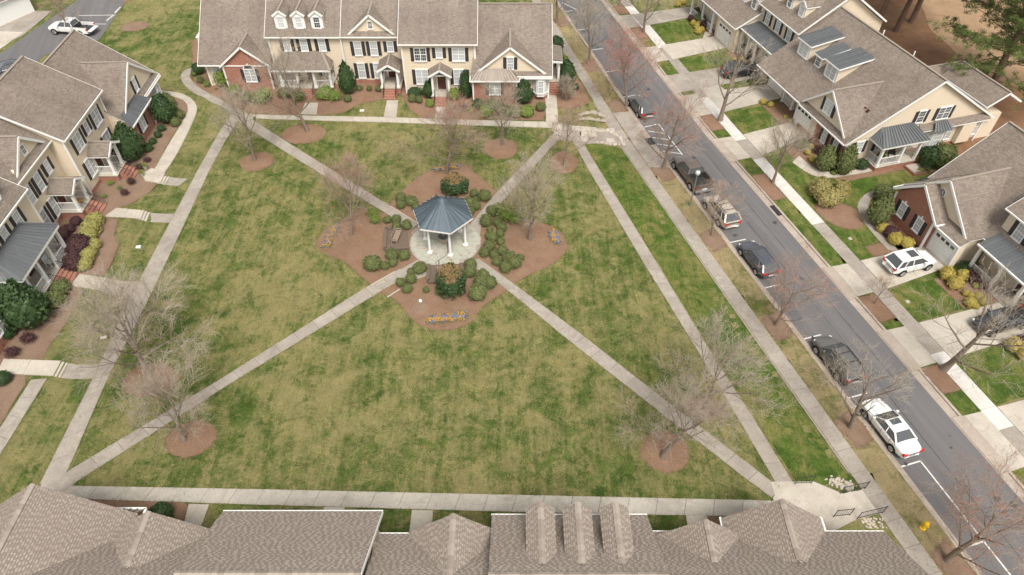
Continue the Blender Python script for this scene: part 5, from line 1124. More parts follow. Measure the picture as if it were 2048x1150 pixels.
def grow_tree(seed, H=8., spread=4., trunk_r=.17, fork=.28, nl=9, twr=.010, nsub=(9, 8, 8), up=.35, mats=('bark', 'twig'), buds=None, multi=1):
    rn = random.Random(seed); tr, lim, tw, tips = [], [], [], []
    def perp(d, ang, az):
        t = d.cross(Vector((0, 0, 1))); t = t if t.length > .01 else Vector((1, 0, 0)); t.normalize(); u = d.cross(t)
        return (d * math.cos(ang) + (t * math.cos(az) + u * math.sin(az)) * math.sin(ang)).normalized()
    def branch(p, d, L, r, lev, out, nseg):
        pts = [p]; dd = d.copy(); rr = r
        for k in range(nseg):
            dd = (dd + Vector((rn.gauss(0, .075), rn.gauss(0, .075), rn.gauss(0, .06) + up * .16))).normalized(); q = pts[-1] + dd * L / nseg
            r2 = r * (1 - .72 * (k + 1) / nseg); out.append((pts[-1], q, rr, r2)); rr = r2; pts.append(q)
        if lev > 2: tips.append(pts[-1]); return
        nc = nsub[lev]
        for j in range(nc):
            t = .22 + .78 * (j + rn.random()) / nc; i = min(nseg - 1, int(t * nseg)); b = pts[i].lerp(pts[i + 1], t * nseg - i)
            dl = (pts[i + 1] - pts[i]).normalized(); c = perp(dl, R(rn.uniform(24, 58)), rn.uniform(0, 6.28)); ll = L * rn.uniform(.46, .74) * (1.08 - .42 * t)
            branch(b, c, ll, max(twr * (1. if lev < 2 else .72), r * (.42 if lev < 1 else .36) * (1 - .4 * t)), lev + 1, (lim if lev < 1 else tw), (4, 3, 2)[lev])
    for s_ in range(multi):
        lean = Vector((rn.gauss(0, .05 + .25 * (multi > 1)), rn.gauss(0, .05 + .25 * (multi > 1)), 1)).normalized(); p = Vector((rn.gauss(0, .25) * (multi > 1), rn.gauss(0, .25) * (multi > 1), -.1)); n = 8; th = H * .78; pts = [p]; r = trunk_r; d = lean
        for k in range(n):
            d = (d + Vector((rn.gauss(0, .07), rn.gauss(0, .07), .05))).normalized(); q = pts[-1] + d * th / n; r2 = trunk_r * (1 - .85 * (k + 1) / n)
            tr.append((pts[-1], q, r * (1.35 if k == 0 else 1), r2)); r = r2; pts.append(q)
        for j in range(nl):
            t = fork + (1 - fork) * (j + .3 * rn.random()) / nl; i = min(n - 1, int(t * n)); b = pts[i].lerp(pts[i + 1], t * n - i); az = j * 2.4 + rn.uniform(-.4, .4); el = R(rn.uniform(22, 40) + 34 * t)
            c = Vector((math.cos(az) * math.cos(el), math.sin(az) * math.cos(el), math.sin(el))); branch(b, c, spread * rn.uniform(.85, 1.2) * (1.08 - .5 * t), trunk_r * .42 * (1.05 - .6 * t), 0, lim, 5)
    out = [('trunk', segs_mesh('trunk', tr, mats[0], 8)), ('limbs', segs_mesh('limbs', lim, mats[0], 4)), ('twigs', segs_mesh('twigs', tw, mats[1], 3))]
    if buds:
        rg = np.random.default_rng(seed); idx = rg.choice(len(tips), min(len(tips), buds[1]), replace=False); C_ = np.array([tips[i] for i in idx]) + rg.normal(size=(len(idx), 3)) * .04
        out.append(('buds', quad_cloud('buds', C_, rg.normal(size=C_.shape), buds[2], buds[0], rg)))
    return out
TV = dict(
    g1=grow_tree(1, 8.5, 4.5, .19, .22, 11, nsub=(8, 8, 6), twr=.0095), g2=grow_tree(2, 9., 4.7, .21, .24, 11, nsub=(8, 8, 6), twr=.0095), g3=grow_tree(3, 8., 4.6, .18, .2, 11, up=.55, nsub=(8, 8, 6), twr=.0095),
    wide=grow_tree(4, 8.6, 5.6, .23, .18, 13, nsub=(9, 9, 6), twr=.0095), red=grow_tree(5, 7.5, 4.3, .16, .24, 11, nsub=(8, 8, 7), twr=.009, mats=('bark', 'twig_red'), buds=('bud_red', 3600, .024)),
    sparse=grow_tree(21, 8.8, 5.0, .25, .2, 8, nsub=(6, 5, 5), twr=.013), redder=grow_tree(15, 7.5, 4.3, .16, .24, 11, nsub=(8, 8, 7), twr=.009, mats=('bark', 'twig_red'), buds=('bud_bright', 6000, .034)),
    open=grow_tree(6, 8.5, 4.4, .2, .25, 10, nsub=(7, 7, 6), twr=.011), openred=grow_tree(7, 8.5, 4.7, .22, .2, 10, nsub=(7, 7, 6), twr=.011, mats=('bark', 'twig_red'), buds=('bud_red', 2400, .03)),
    small=grow_tree(8, 5., 2.7, .09, .3, 9, nsub=(6, 6, 6), twr=.008, mats=('bark', 'twig_red'), buds=('bud_pale', 1600, .022)), multi=grow_tree(9, 3.4, 1.2, .05, .2, 6, nsub=(5, 5, 4), twr=.007, multi=9))
def plant_tree(kind, u, v, sc, rz, label, group='bare trees on the green', zz=1., name='bare_tree'):
    p = at(u, v); t = thing(name, label, 'tree', p, rz, group)
    for nm, me in TV[kind]: put(nm, me, t, sc=(sc, sc, sc * zz))
    return t
G1 = 'bare trees on the green'; G2 = 'street trees between sidewalk and kerb'; G3 = 'street trees before the right row'
for a in (('g3', 370, 882, .92, 0, 'bare tree in the round mulch ring at lower left of the green', G1), ('g2', 1325, 915, .98, 1, 'big bare tree in the mulch ring between near path and lower right diagonal path', G1, .9),
          ('wide', 300, 752, 1.08, 2, 'widest bare tree, spreading over the left path', G1, .85), ('g1', 510, 320, .95, 3, 'bare tree in the small mulch ring at upper left corner of the green', G1),
          ('g2', 616, 262, .98, 4.2, 'tall bare tree before the hipped porch of the back row', G1, 1.1), ('g1', 1005, 290, .82, 5, 'slender bare tree in a ring before the brick bay of the back row', G1),
          ('red', 893, 347, 1.12, 1, 'red budding tree right behind the gazebo', G1, .95), ('red', 702, 470, .92, 2.2, 'reddish leaning tree in the mulch left of the gazebo', G1, 1.1),
          ('g1', 1060, 478, .98, 2.5, 'grey bare tree in the mulch right of the gazebo', G1), ('small', 1128, 333, 1.3, 0, 'small tree in a ring beside the top of the right diagonal path', G1), ('g3', 1408, 815, 1.02, 4, 'pale bare tree between the two right hand paths', G1, 1.),
          ('open', 1112, 45, 1., 0, 'dark trunked tree at the top of the street, furthest from the camera', G2), ('open', 1175, 131, 1.0, 1, 'tall grey tree on the verge next to the brick steps side of the back row', G2),
          ('redder', 1252, 216, 1.1, 3, 'reddest street tree, left of the hatched parking area', G2), ('openred', 1326, 341, 1.0, 4, 'bare street tree just behind the bronze pickup', G2, .95), ('small', 1424, 474, 1.15, 2, 'small pinkish tree on the verge beside the champagne SUV', G2),
          ('openred', 1551, 654, .8, 5, 'low forking red budded tree between the black and grey parked cars', G2, .9), ('sparse', 1701, 857, .9, 2, 'leaning bare tree beside the front of the white sedan', G2, .95), ('openred', 1893, 1124, 1.0, 5.2, 'large red budded tree in the lower right corner', G2, .9),
          ('open', 1287, 64, .95, 5, 'bare tree on the mulch square by the topmost driveway', G3), ('open', 1240, 12, .9, 3, 'street tree cut off by the top edge right of the road', G3), ('sparse', 1440, 241, 1.12, 0, 'big bare tree before the dark car on the double driveway', G3),
          ('g1', 1546, 367, .82, 1, 'round crowned bare tree beside the white sidewalk slabs', G3), ('small', 1748, 608, .62, 3, 'thin young sapling in the square of mulch below the white SUV', G3), ('sparse', 1886, 738, 1.12, 4.3, 'stout bare tree beside the dark car in the lower right driveway', G3, .95)):
    plant_tree(*a)
plant_tree('multi', 1130, 200, 1., 0, 'pale bare many stemmed shrub tree at the right end of the back row', None, name='crape_myrtle')
plant_tree('small', 140, 72, 1.1, 0, 'small reddish bare tree in front of the white pickup at top left', None)

# pines behind the right row
def grow_pine(seed, H=19., trunk_r=.34):
    rn = random.Random(seed); rg = np.random.default_rng(seed); tr, lim, C_, Nn = [], [], [], []
    p = Vector((0, 0, -.2)); r = trunk_r; n = 10; pts = [p]
    for k in range(n): q = pts[-1] + Vector((rn.gauss(0, .1), rn.gauss(0, .1), H / n)); r2 = trunk_r * (1 - .8 * (k + 1) / n); tr.append((pts[-1], q, r, r2)); r = r2; pts.append(q)
    for j in range(92):
        t = .12 + .88 * j / 92; i = min(n - 1, int(t * n)); b = pts[i].lerp(pts[i + 1], t * n - i); az = j * 2.4 + rn.uniform(-.5, .5); L = (7.2 - 5.0 * t) * rn.uniform(.6, 1.1); el = R(rn.uniform(-8, 22) + 25 * t)
        d = Vector((math.cos(az) * math.cos(el), math.sin(az) * math.cos(el), math.sin(el))); a = b
        for k in range(5):
            d2 = (d + Vector((rn.gauss(0, .15), rn.gauss(0, .15), rn.gauss(0, .1)))).normalized(); c = a + d2 * L / 5; lim.append((a, c, .06 * (1 - k / 6), .06 * (1 - (k + 1) / 6)))
            if k >= 1:
                for _ in range(6 if k < 3 else 9):
                    e = c + Vector((rn.gauss(0, .55), rn.gauss(0, .55), rn.gauss(.1, .2))); lim.append((c, e, .018, .008)); m = 46; v = rg.normal(size=(m, 3)); v /= np.linalg.norm(v, axis=1)[:, None]; C_.append(np.array(e) + v * rg.uniform(.05, .36, (m, 1)) * (1, 1, .7)); Nn.append(v)
            a = c
    C_ = np.concatenate(C_); Nn = np.concatenate(Nn)
    return [('trunk', segs_mesh('trunk', tr, 'pine_bark', 10)), ('branches', segs_mesh('branches', lim, 'pine_bark', 3)), ('needles', quad_cloud('needles', C_, np.cross(Nn, rg.normal(size=Nn.shape)), .12, 'needle', rg, .26, .2))]
TV['pine'] = grow_pine(3)
for u, v, rz, sc, lab in ((1975, 192, .5, 1.34, 'nearest pine with its full green crown at the upper right corner'), (1748, 72, 2, 1.15, 'leftmost bare pine trunk behind the right row roofs'), (1790, 63, 4, 1.15, 'middle bare pine trunk behind the right row'), (1821, 45, 5, 1.15, 'furthest pine trunk at the top edge beside the sandy clearing'), (1700, -60, 1, 1.1, 'pine standing beyond the top edge behind the dormer houses')):
    p = at(u, v, -.4); t = thing('pine_tree', lab, 'tree', p, rz, 'pine trees behind the right row')
    for nm, me in TV['pine']:
        if nm == 'trunk' or u == 1975: put(nm, me, t, sc=sc)
        else:
            o = put(nm, me, t, sc=(sc, sc, sc))
            if u != 1975: o.location = (0, 0, 5.5)
# ------------------------------------------------------------------ shrubs
def shrub_mesh(kind, seed, mat, n=850, size=.085):
    rg = np.random.default_rng(seed); v = rg.normal(size=(n, 3)); v /= np.linalg.norm(v, axis=1)[:, None]; v[:, 2] = np.where(v[:, 2] < -.5, -v[:, 2], v[:, 2]); rad = 1 + .11 * np.sin(v[:, 0] * 5 + seed * 3) * np.cos(v[:, 1] * 4 + seed) + .05 * np.sin(v[:, 2] * 9 + v[:, 0] * 7 + seed) + rg.normal(0, .045, n)
    sc = np.array((1, 1, 1.)); mb = MB()
    if kind == 'egg': f = np.clip(1.0 - .36 * np.clip(v[:, 2], 0, 1), .5, 1); P = v * rad[:, None]; P[:, :2] *= f[:, None]
    elif kind == 'box': P = np.sign(v) * np.abs(v) ** .75 * rad[:, None] * .92
    elif kind == 'loose': P = v * (rad * rg.uniform(.5, 1.12, n))[:, None]
    else: P = v * rad[:, None]
    m = quad_cloud('foliage', P, v, size, mat, rg, 1.1, .45)
    core = MB().ball((0, 0, 0), .9 if kind not in ('loose',) else .6, 14, 9)
    if kind == 'egg': core.v = [(x * (1 - .36 * max(0, z)), y * (1 - .36 * max(0, z)), z) for x, y, z in core.v]
    if kind == 'box': core.v = [tuple(math.copysign(abs(c) ** .75 * .88, c) for c in p) for p in core.v]
    return m, core.mesh('core', M[mat], smooth=True, uv=False)
SH = {}
def shrub(kind, mat, u, v, w, h, label, group, zb=None, name='shrub', cat='shrub', seed=None):
    """u, v = centre of the shrub in the picture, w, h = its size there"""
    key = (kind, mat, (seed if seed is not None else random.randrange(5)))
    if key not in SH: SH[key] = shrub_mesh(kind, 10 + key[2], mat, *((1900, .055) if w > 85 else (900, .085)))
    g = at(u, v + h * .25) if zb is None else at(u, v + h * .25, zb); k = px_m(g); rx = w / 2 / k * .95; rz = min(h / k / 1.45, rx * 2.4) if kind == 'egg' else min(max(h / 2 / k * 1.05, rx * .55), rx * 1.25)
    z0 = g[2]; c = at(u, v, z0 + rz * .85)
    t = thing(name, label, cat, (c[0], c[1], z0), random.uniform(0, 6.28), group)
    f, co = SH[key]; e = random.uniform(.88, 1.1); q_ = (rx * e, rx / e, rz * random.uniform(.9, 1.08)); put('foliage', f, t, (0, 0, rz * .85), sc=q_); put('core', co, t, (0, 0, rz * .85), sc=q_); return t
ORD = ['first', 'second', 'third', 'fourth', 'fifth', 'sixth', 'seventh', 'eighth', 'ninth', 'tenth', 'eleventh', 'twelfth', 'thirteenth', 'fourteenth', 'fifteenth', 'sixteenth', 'seventeenth', 'eighteenth', 'nineteenth', 'twentieth', 'twenty first']
def cluster(desc, place, group, items, conv, zb=None, order='u'):
    """items: (u, v, w, h, kind, mat)"""
    items = sorted(items, key=lambda q: q[0] if order == 'u' else q[1]); how = 'from the left' if order == 'u' else 'from the top'; n = len(items)
    for k, (u, v, w, h, kind, mat) in enumerate(items):
        a = conv(u, v); s = conv(1, 0)[0] - conv(0, 0)[0]; lab = f'{desc} {place}' if n == 1 else f'{ORD[k]} {desc} {how}, {place}'
        if len(lab.split()) > 16: print('LONG', len(lab.split()), lab)
        shrub(kind, mat, a[0], a[1], w * s, h * s, lab, group, zb)
C7 = lambda u, v: (600 + u / 2.555, 230 + v / 2.555)
Z1 = lambda u, v: (u / 2.994, v / 2.994); Z2 = lambda u, v: (380 + u / 4.4225, v / 4.4225); Z3 = lambda u, v: (760 + u / 4.4225, v / 4.4225); Z6 = lambda u, v: (u / 2.738, 340 + v / 2.738); Z8 = lambda u, v: (1500 + u / 2.737, 340 + v / 2.737)
B4 = lambda u, v: (1340 + u / 5.11, v / 5.11); B5 = lambda u, v: (1520 + u / 5.11, 120 + v / 5.11); B6 = lambda u, v: (1740 + u / 5.11, 180 + v / 5.11); B8 = lambda u, v: (1828 + u / 5.227, 500 + v / 5.227)
gb = 'clipped boxwoods round the gazebo'; rd = lambda L, m='box', k='round': [(u, v, w, w * .9, k, m) for u, v, w in L]
cluster('round boxwood', 'upper left of the gazebo', gb, rd([(515, 423, 55), (515, 457, 48), (570, 440, 60), (592, 470, 44)]), C7)
cluster('round boxwood', 'above the left bench platform', gb, rd([(447, 535, 42), (492, 533, 50), (545, 562, 55), (493, 569, 50)]), C7)
cluster('scruffy half bare boxwood', 'under the leaning tree left of the gazebo', gb, rd([(372, 500, 62), (385, 532, 60)], 'green', 'loose'), C7)
cluster('round boxwood', 'below the left bench platform', gb, rd([(470, 713, 66), (532, 716, 60), (475, 753, 48), (370, 758, 88), (434, 770, 46)]), C7)
cluster('round boxwood', 'between lower left path and brown topped shrub', gb, rd([(612, 783, 70), (567, 800, 40), (566, 836, 58), (513, 856, 50), (549, 888, 52), (645, 893, 36), (715, 900, 52)]), C7)
cluster('round boxwood', 'between brown topped shrub and lower right path', gb, rd([(872, 760, 62), (869, 800, 68), (938, 820, 70), (925, 855, 80), (972, 855, 70), (910, 905, 100)]), C7)
cluster('round boxwood', 'in the long group right of the gazebo', gb, rd([(980, 490, 60), (950, 540, 66), (1010, 545, 50), (1030, 572, 55), (970, 583, 34), (977, 620, 60), (1022, 605, 48), (1027, 645, 44), (968, 668, 60), (942, 702, 54), (992, 713, 48), (1034, 690, 56), (1007, 748, 52), (1068, 730, 70), (1095, 755, 70), (1050, 777, 64), (1125, 727, 42)]), C7, order='v')
cluster('scruffy bare boxwood', 'above the long group right of the gazebo', gb, rd([(1055, 510, 90), (1095, 530, 70), (1020, 475, 60)], 'green', 'loose'), C7)
cluster('round boxwood', 'behind the right edge of the gazebo roof', gb, rd([(890, 400, 46), (942, 412, 66), (898, 430, 30), (898, 462, 55), (865, 455, 70), (868, 490, 50)]), C7)
for (u, v, w, h, lab) in ((770, 848, 172, 138, 'largest shrub of the gazebo bed, flat brown top and dark green sides, below the gazebo'), (790, 356, 134, 104, 'large block shaped shrub with brown top just behind the gazebo')):
    a = C7(u, v); t = shrub('box' if u < 0 else 'round', 'holly', a[0], a[1], w / 2.555, h / 2.555, lab, None, seed=1); t.rotation_euler = (0, 0, .1)
    rg = np.random.default_rng(5); P = rg.uniform(-.85, .85, (2600, 3)); P = P[P[:, 0] ** 2 + P[:, 1] ** 2 < .62]; P = P[:1400]; P[:, 2] = np.sqrt(np.clip(1.12 - (P[:, 0] ** 2 + P[:, 1] ** 2), .1, 2)) + rg.normal(0, .03, len(P)); cap_ = put('burnt_top', quad_cloud('burnt_top', P, np.tile([0, 0, 1.], (len(P), 1)), .045, 'brown_top', rg, 1., .5), t, tuple(t.children[0].location), sc=tuple(t.children[0].scale))
gl = 'shrubs before the left row'
cluster('round green shrub', 'inside the curved walk by the brick bay', gl, rd([(985, 587, 60), (1015, 612, 62), (1030, 648, 50), (1070, 685, 56), (1050, 731, 52), (928, 578, 40)], 'box'), Z1)
cluster('small green shrub', 'along the foot of the red brick bay', gl, rd([(965, 768, 40), (945, 806, 40), (915, 846, 38), (885, 886, 48)], 'holly'), Z1)
cluster('tall dark holly', 'inside the curve of the walk beside the brick bay', gl, [(978, 655, 118, 130, 'egg', 'holly')], Z1)
cluster('tall dark holly', 'between the gable porch and the brick bay', gl, [(765, 862, 140, 150, 'egg', 'holly')], Z1)
cluster('low plum shrub', 'beside the topmost left row brick steps', gl, [(880, 957, 42, 24, 'loose', 'plum'), (838, 1000, 46, 34, 'loose', 'plum')], Z1)
cluster('low plum shrub', 'in open mulch between the gable porches', gl, [(718, 62, 42, 34, 'loose', 'plum'), (682, 123, 38, 32, 'loose', 'plum')], Z6)
cluster('tiny grey green shrub', 'in open mulch between the gable porches', gl, [(605, 70, 34, 20, 'loose', 'green'), (653, 97, 24, 18, 'loose', 'green'), (573, 143, 24, 18, 'loose', 'green')], Z6)
cluster('plum coloured shrub', 'beside the dark metal porch of the left row', gl, [(415, 280, 50, 42, 'round', 'plum'), (375, 322, 52, 42, 'round', 'plum'), (345, 350, 62, 60, 'round', 'plum'), (420, 412, 130, 82, 'round', 'plum'), (403, 508, 92, 76, 'round', 'plum')], Z6)
cluster('speckled yellow green shrub', 'along the bed before the dark metal porch', gl, [(520, 272, 76, 60, 'box', 'varieg'), (500, 315, 84, 62, 'box', 'varieg'), (487, 350, 84, 66, 'box', 'varieg'), (515, 408, 60, 52, 'box', 'varieg'), (487, 460, 76, 56, 'box', 'varieg'), (462, 515, 72, 54, 'round', 'varieg')], Z6, order='v')
cluster('green shrub', 'before the lower end of the dark metal porch', gl, [(330, 645, 90, 56, 'round', 'box'), (290, 712, 100, 76, 'round', 'box')], Z6)
cluster('huge dark holly', 'at the lower corner of the dark metal porch', gl, [(115, 748, 214, 176, 'egg', 'holly')], Z6)
cluster('dark green shrub', 'below the huge holly at the left edge', gl, [(12, 832, 66, 52, 'round', 'holly'), (32, 886, 84, 68, 'round', 'holly'), (-4, 950, 40, 40, 'round', 'holly')], Z6, order='v')
cluster('low plum shrub', 'in the lower left mulch bed', gl, [(150, 922, 66, 42, 'loose', 'plum'), (65, 998, 60, 48, 'loose', 'plum')], Z6)
cluster('green shrub', 'cut by the left edge beside the lowest walk', gl, [(20, 1140, 66, 56, 'round', 'holly')], Z6)
gk = 'shrubs before the back row'
cluster('dark green shrub', 'at the left end of the back row', gk, [(70, 610, 90, 96, 'round', 'holly'), (90, 705, 74, 60, 'loose', 'box'), (150, 745, 60, 44, 'loose', 'green'), (35, 650, 50, 44, 'round', 'box')], Z2)
cluster('scruffy half bare shrub', 'before the arched brick gable', gk, [(290, 700, 140, 150, 'loose', 'green'), (640, 850, 170, 90, 'loose', 'green'), (500, 860, 130, 80, 'loose', 'box'), (390, 800, 120, 90, 'loose', 'green')], Z2)
cluster('loose green shrub', 'before the hipped porch of the back row', gk, [(850, 820, 140, 90, 'loose', 'box'), (960, 850, 120, 80, 'loose', 'box'), (1190, 820, 150, 90, 'round', 'green'), (1280, 850, 120, 80, 'loose', 'green'), (1395, 872, 66, 60, 'round', 'box')], Z2)
cluster('tall dark holly', 'right of the hipped porch of the back row', gk, [(1385, 705, 140, 210, 'egg', 'holly')], Z2)
cluster('small boxwood', 'right of the hipped porch dark cone holly', gk, rd([(1500, 780, 50), (1585, 782, 50), (1668, 786, 56)]), Z2)
cluster('shrub', 'left of the wreathed door', gk, [(285, 872, 68, 68, 'round', 'box'), (347, 882, 62, 66, 'round', 'box'), (310, 815, 130, 60, 'round', 'holly'), (425, 795, 96, 130, 'egg', 'holly'), (440, 915, 80, 60, 'round', 'green')], Z3)
cluster('shrub', 'between the wreathed door and the brick bay', gk, [(655, 835, 100, 110, 'round', 'green'), (755, 765, 108, 230, 'egg', 'holly'), (640, 935, 80, 50, 'loose', 'green'), (740, 940, 90, 60, 'loose', 'plum')], Z3)
cluster('green shrub', 'in the wide bed under the tan metal roof', gk, [(860, 925, 120, 70, 'round', 'holly'), (800, 975, 80, 50, 'loose', 'green'), (940, 985, 120, 100, 'round', 'green'), (1020, 930, 120, 90, 'round', 'box'), (1090, 980, 110, 100, 'round', 'box'), (1190, 990, 130, 90, 'round', 'box'), (1300, 985, 130, 90, 'round', 'green'), (1420, 945, 90, 70, 'round', 'box'), (970, 900, 100, 60, 'loose', 'box')], Z3)
cluster('tall dark holly', 'beside the white bay window', gk, [(1270, 818, 152, 170, 'egg', 'holly')], Z3)
cluster('dark clipped shrub', 'along the street side of the back row', gk, [(1560, 390, 120, 130, 'round', 'holly'), (1590, 560, 90, 110, 'round', 'holly'), (1655, 660, 150, 190, 'egg', 'holly'), (1640, 520, 50, 44, 'round', 'green'), (1655, 560, 60, 54, 'round', 'green'), (1732, 770, 56, 60, 'round', 'holly')], Z3, order='v')
gr = 'shrubs of the right row gardens'
cluster('golden shrub', 'in the topmost right row garden bed', gr, [(235, 235, 54, 50, 'round', 'yellow'), (290, 235, 38, 34, 'round', 'yellow'), (272, 268, 58, 56, 'round', 'yellow'), (325, 298, 52, 48, 'round', 'yellow'), (287, 316, 68, 62, 'round', 'yellow')], B4, -.4)
cluster('golden shrub', 'at the top edge of the right row gardens', gr, [(85, 40, 54, 50, 'round', 'yellow'), (137, 20, 52, 48, 'round', 'yellow')], B4, -.4)
cluster('round green shrub', 'in the bed of the topmost right row porch', gr, [(275, 122, 80, 80, 'round', 'box'), (302, 187, 96, 84, 'round', 'box')], B4, -.4)
cluster('round plum shrub', 'in the bed of the topmost right row porch', gr, [(215, 187, 62, 60, 'round', 'plum'), (352, 247, 78, 76, 'round', 'plum')], B4, -.4)
cluster('golden shrub', 'beside the dark car of the double driveway', gr, [(735, 608, 50, 44, 'round', 'yellow'), (742, 640, 50, 44, 'round', 'yellow'), (662, 610, 42, 40, 'round', 'yellow')], B4, -.4)
cluster('loose bare shrub', 'before the blue grey metal porch', gr, [(720, 490, 110, 90, 'loose', 'green'), (770, 560, 110, 80, 'loose', 'plum')], B4, -.4)
cluster('golden shrub', 'between the driveways under the round crowned tree', gr, [(30, 425, 60, 50, 'round', 'yellow'), (110, 455, 60, 50, 'round', 'yellow'), (320, 620, 44, 40, 'round', 'yellow'), (260, 582, 40, 36, 'round', 'yellow')], B5, -.4)
cluster('golden shrub', 'before the brick corner of the side porch house', gr, [(525, 887, 52, 46, 'round', 'yellow'), (487, 942, 60, 54, 'round', 'yellow'), (530, 1012, 64, 60, 'round', 'yellow'), (755, 1150, 56, 40, 'round', 'green')], B5, -.4)
cluster('dark loose shrub', 'before the brick corner of the side porch house', gr, [(580, 925, 80, 60, 'loose', 'plum'), (440, 880, 120, 60, 'loose', 'box')], B5, -.4)
cluster('big egg shaped shrub', 'at the side porch house corner', gr, [(675, 1012, 172, 210, 'egg', 'box'), (890, 1035, 186, 220, 'egg', 'box')], B5, -.4)
cluster('low dark shrub', 'left of the side porch', gr, [(1040, 1068, 120, 76, 'round', 'holly')], B5, -.4)
cluster('large hedge mound', 'under the side porch house bay', gr, [(600, 690, 200, 190, 'box', 'holly'), (745, 682, 230, 200, 'box', 'box')], B6, -.4)
cluster('small yellow green shrub', 'behind the round window house roof', gr, [(520, 826, 66, 40, 'round', 'varieg'), (580, 802, 84, 60, 'round', 'box')], B6, -.4)
cluster('olive clipped topiary mound', 'in the round bed by the white sidewalk', gr, [(388, 100, 96, 110, 'round', 'olive'), (430, 150, 120, 90, 'round', 'olive'), (500, 112, 90, 110, 'round', 'olive')], Z8, -.4)
cluster('green shrub', 'by the brick gable of the round window house', gr, [(735, 128, 96, 84, 'round', 'box'), (720, 222, 112, 134, 'egg', 'box')], Z8, -.4)
cluster('golden shrub', 'along the brick gable of the round window house', gr, [(657, 226, 30, 36, 'round', 'yellow'), (725, 318, 52, 48, 'round', 'yellow'), (797, 378, 62, 58, 'round', 'yellow'), (860, 400, 62, 52, 'round', 'yellow')], Z8, -.4)
cluster('round plum shrub', 'among the golden shrubs of the brick gable', gr, [(775, 340, 72, 58, 'round', 'plum')], Z8, -.4)
cluster('golden shrub', 'below the garage where the white SUV stands', gr, [(350, 246, 130, 112, 'round', 'yellow'), (512, 262, 108, 96, 'round', 'yellow'), (437, 345, 130, 116, 'round', 'yellow'), (540, 452, 54, 60, 'round', 'yellow'), (590, 470, 54, 70, 'round', 'yellow'), (670, 490, 80, 66, 'round', 'yellow'), (590, 548, 104, 86, 'round', 'yellow'), (730, 540, 72, 80, 'round', 'yellow'), (645, 587, 66, 50, 'round', 'yellow'), (645, 370, 62, 50, 'round', 'varieg')], B8, -.4)
cluster('dark bare shrub', 'before the railed porch at the right edge', gr, [(620, 290, 150, 100, 'loose', 'plum'), (540, 180, 130, 80, 'loose', 'holly'), (730, 370, 110, 80, 'loose', 'plum')], B8, -.4)
cluster('golden shrub', 'at the right edge below the dark parked car', gr, [(1050, 992, 140, 112, 'round', 'yellow'), (1135, 1090, 96, 100, 'round', 'yellow')], B8, -.4)
cluster('dark plum shrub', 'cut by the right edge below the dark parked car', gr, [(1125, 925, 90, 66, 'loose', 'plum')], B8, -.4)
cluster('dark green shrub', 'in the mulch between two near roofs at lower left', None, [(322, 1027, 40, 34, 'round', 'holly')], lambda u, v: (u, v))

# ------------------------------------------------------------------ flower beds
def flowers(pts, n, label, seed, w=.22):
    rg = np.random.default_rng(seed); P = [at(u, v) for u, v in pts]; i = rg.integers(0, len(P) - 1, n); t = rg.random(n)[:, None]; A = np.array(P)
    C_ = A[i] * (1 - t) + A[i + 1] * t + np.c_[rg.normal(0, w, n), rg.normal(0, w, n), rg.uniform(.12, .24, n)]; col = (np.sin(C_[:, 0] * 7) + np.cos(C_[:, 1] * 9) + rg.normal(0, .5, n)) > 0; up_ = np.tile([0, 0, 1.], (n, 1)); r = thing('flower_bed', label, 'flower bed', tuple(P[0]), 0, 'pansy beds at the four ends of the gazebo bed'); off = np.array(P[0])
    for nm, mk, mt, s in (('orange_flowers', col, 'fl_y', .055), ('violet_flowers', ~col, 'fl_b', .05)): tag(put(nm, quad_cloud(nm, C_[mk] - off, up_[mk], s, mt, rg, 1., .3), r), kind='stuff')
    k = rg.random(n) < 1; tag(put('leaves', quad_cloud('leaves', C_ - off - (0, 0, .07), up_, .06, 'box', rg, 1., .5), r), kind='stuff')
flowers([(653, 497), (657, 480), (666, 463), (672, 456)], 900, 'blue and orange pansies at the left tip of the gazebo bed', 1)
flowers([(857, 642), (880, 640), (908, 637), (932, 631)], 1300, 'widest strip of orange and violet pansies at the lower tip of the gazebo bed', 2)
flowers([(1105, 463), (1109, 476), (1116, 487)], 700, 'orange pansies at the right tip of the gazebo bed', 3)
flowers([(868, 339), (885, 339), (903, 335), (918, 334)], 900, 'orange pansies behind the red budding tree', 4)
# ------------------------------------------------------------------ grass blades standing proud of the lawn (nobody could count them)
rg = np.random.default_rng(12); n = 300000
M['blade'] = grass_mat('grass_blades', (.16, .20, .045), (.085, .13, .03), (.37, .32, .125), (.38, .27, .16), .7)
x = rg.uniform(-34, 24, n); y = rg.uniform(19.6, 70, n); keep = (rg.random(n) < np.clip(34 / y, .3, 1) ** 1.3)
cl = np.sin(x * 1.7 + np.sin(y * .9) * 2) + np.cos(y * 1.3 + np.sin(x * .7) * 2) + rg.normal(0, .8, n); keep &= cl > -.6
x, y = x[keep], y[keep]; n = len(x); z = np.zeros(n) + .002
S1, D1 = (x - 30) * math.cos(R(-73.6)) + (y - 72) * math.sin(R(-73.6)), -(x - 30) * math.sin(R(-73.6)) + (y - 72) * math.cos(R(-73.6)); ok = D1 < -22.8
L1 = -(x + 42) * math.sin(R(91.6)) + (y - 54) * math.cos(R(91.6)); ok &= L1 < -11.0
x, y, z = x[ok], y[ok], z[ok]; n = len(x); a = rg.uniform(0, 6.28, n); w = rg.uniform(.012, .035, n); h = rg.uniform(.04, .10, n); ln = rg.normal(0, .05, (n, 2))
V = np.empty((n, 3, 3)); V[:, 0] = np.c_[x - np.cos(a) * w, y - np.sin(a) * w, z]; V[:, 1] = np.c_[x + np.cos(a) * w, y + np.sin(a) * w, z]; V[:, 2] = np.c_[x + ln[:, 0], y + ln[:, 1], z + h]
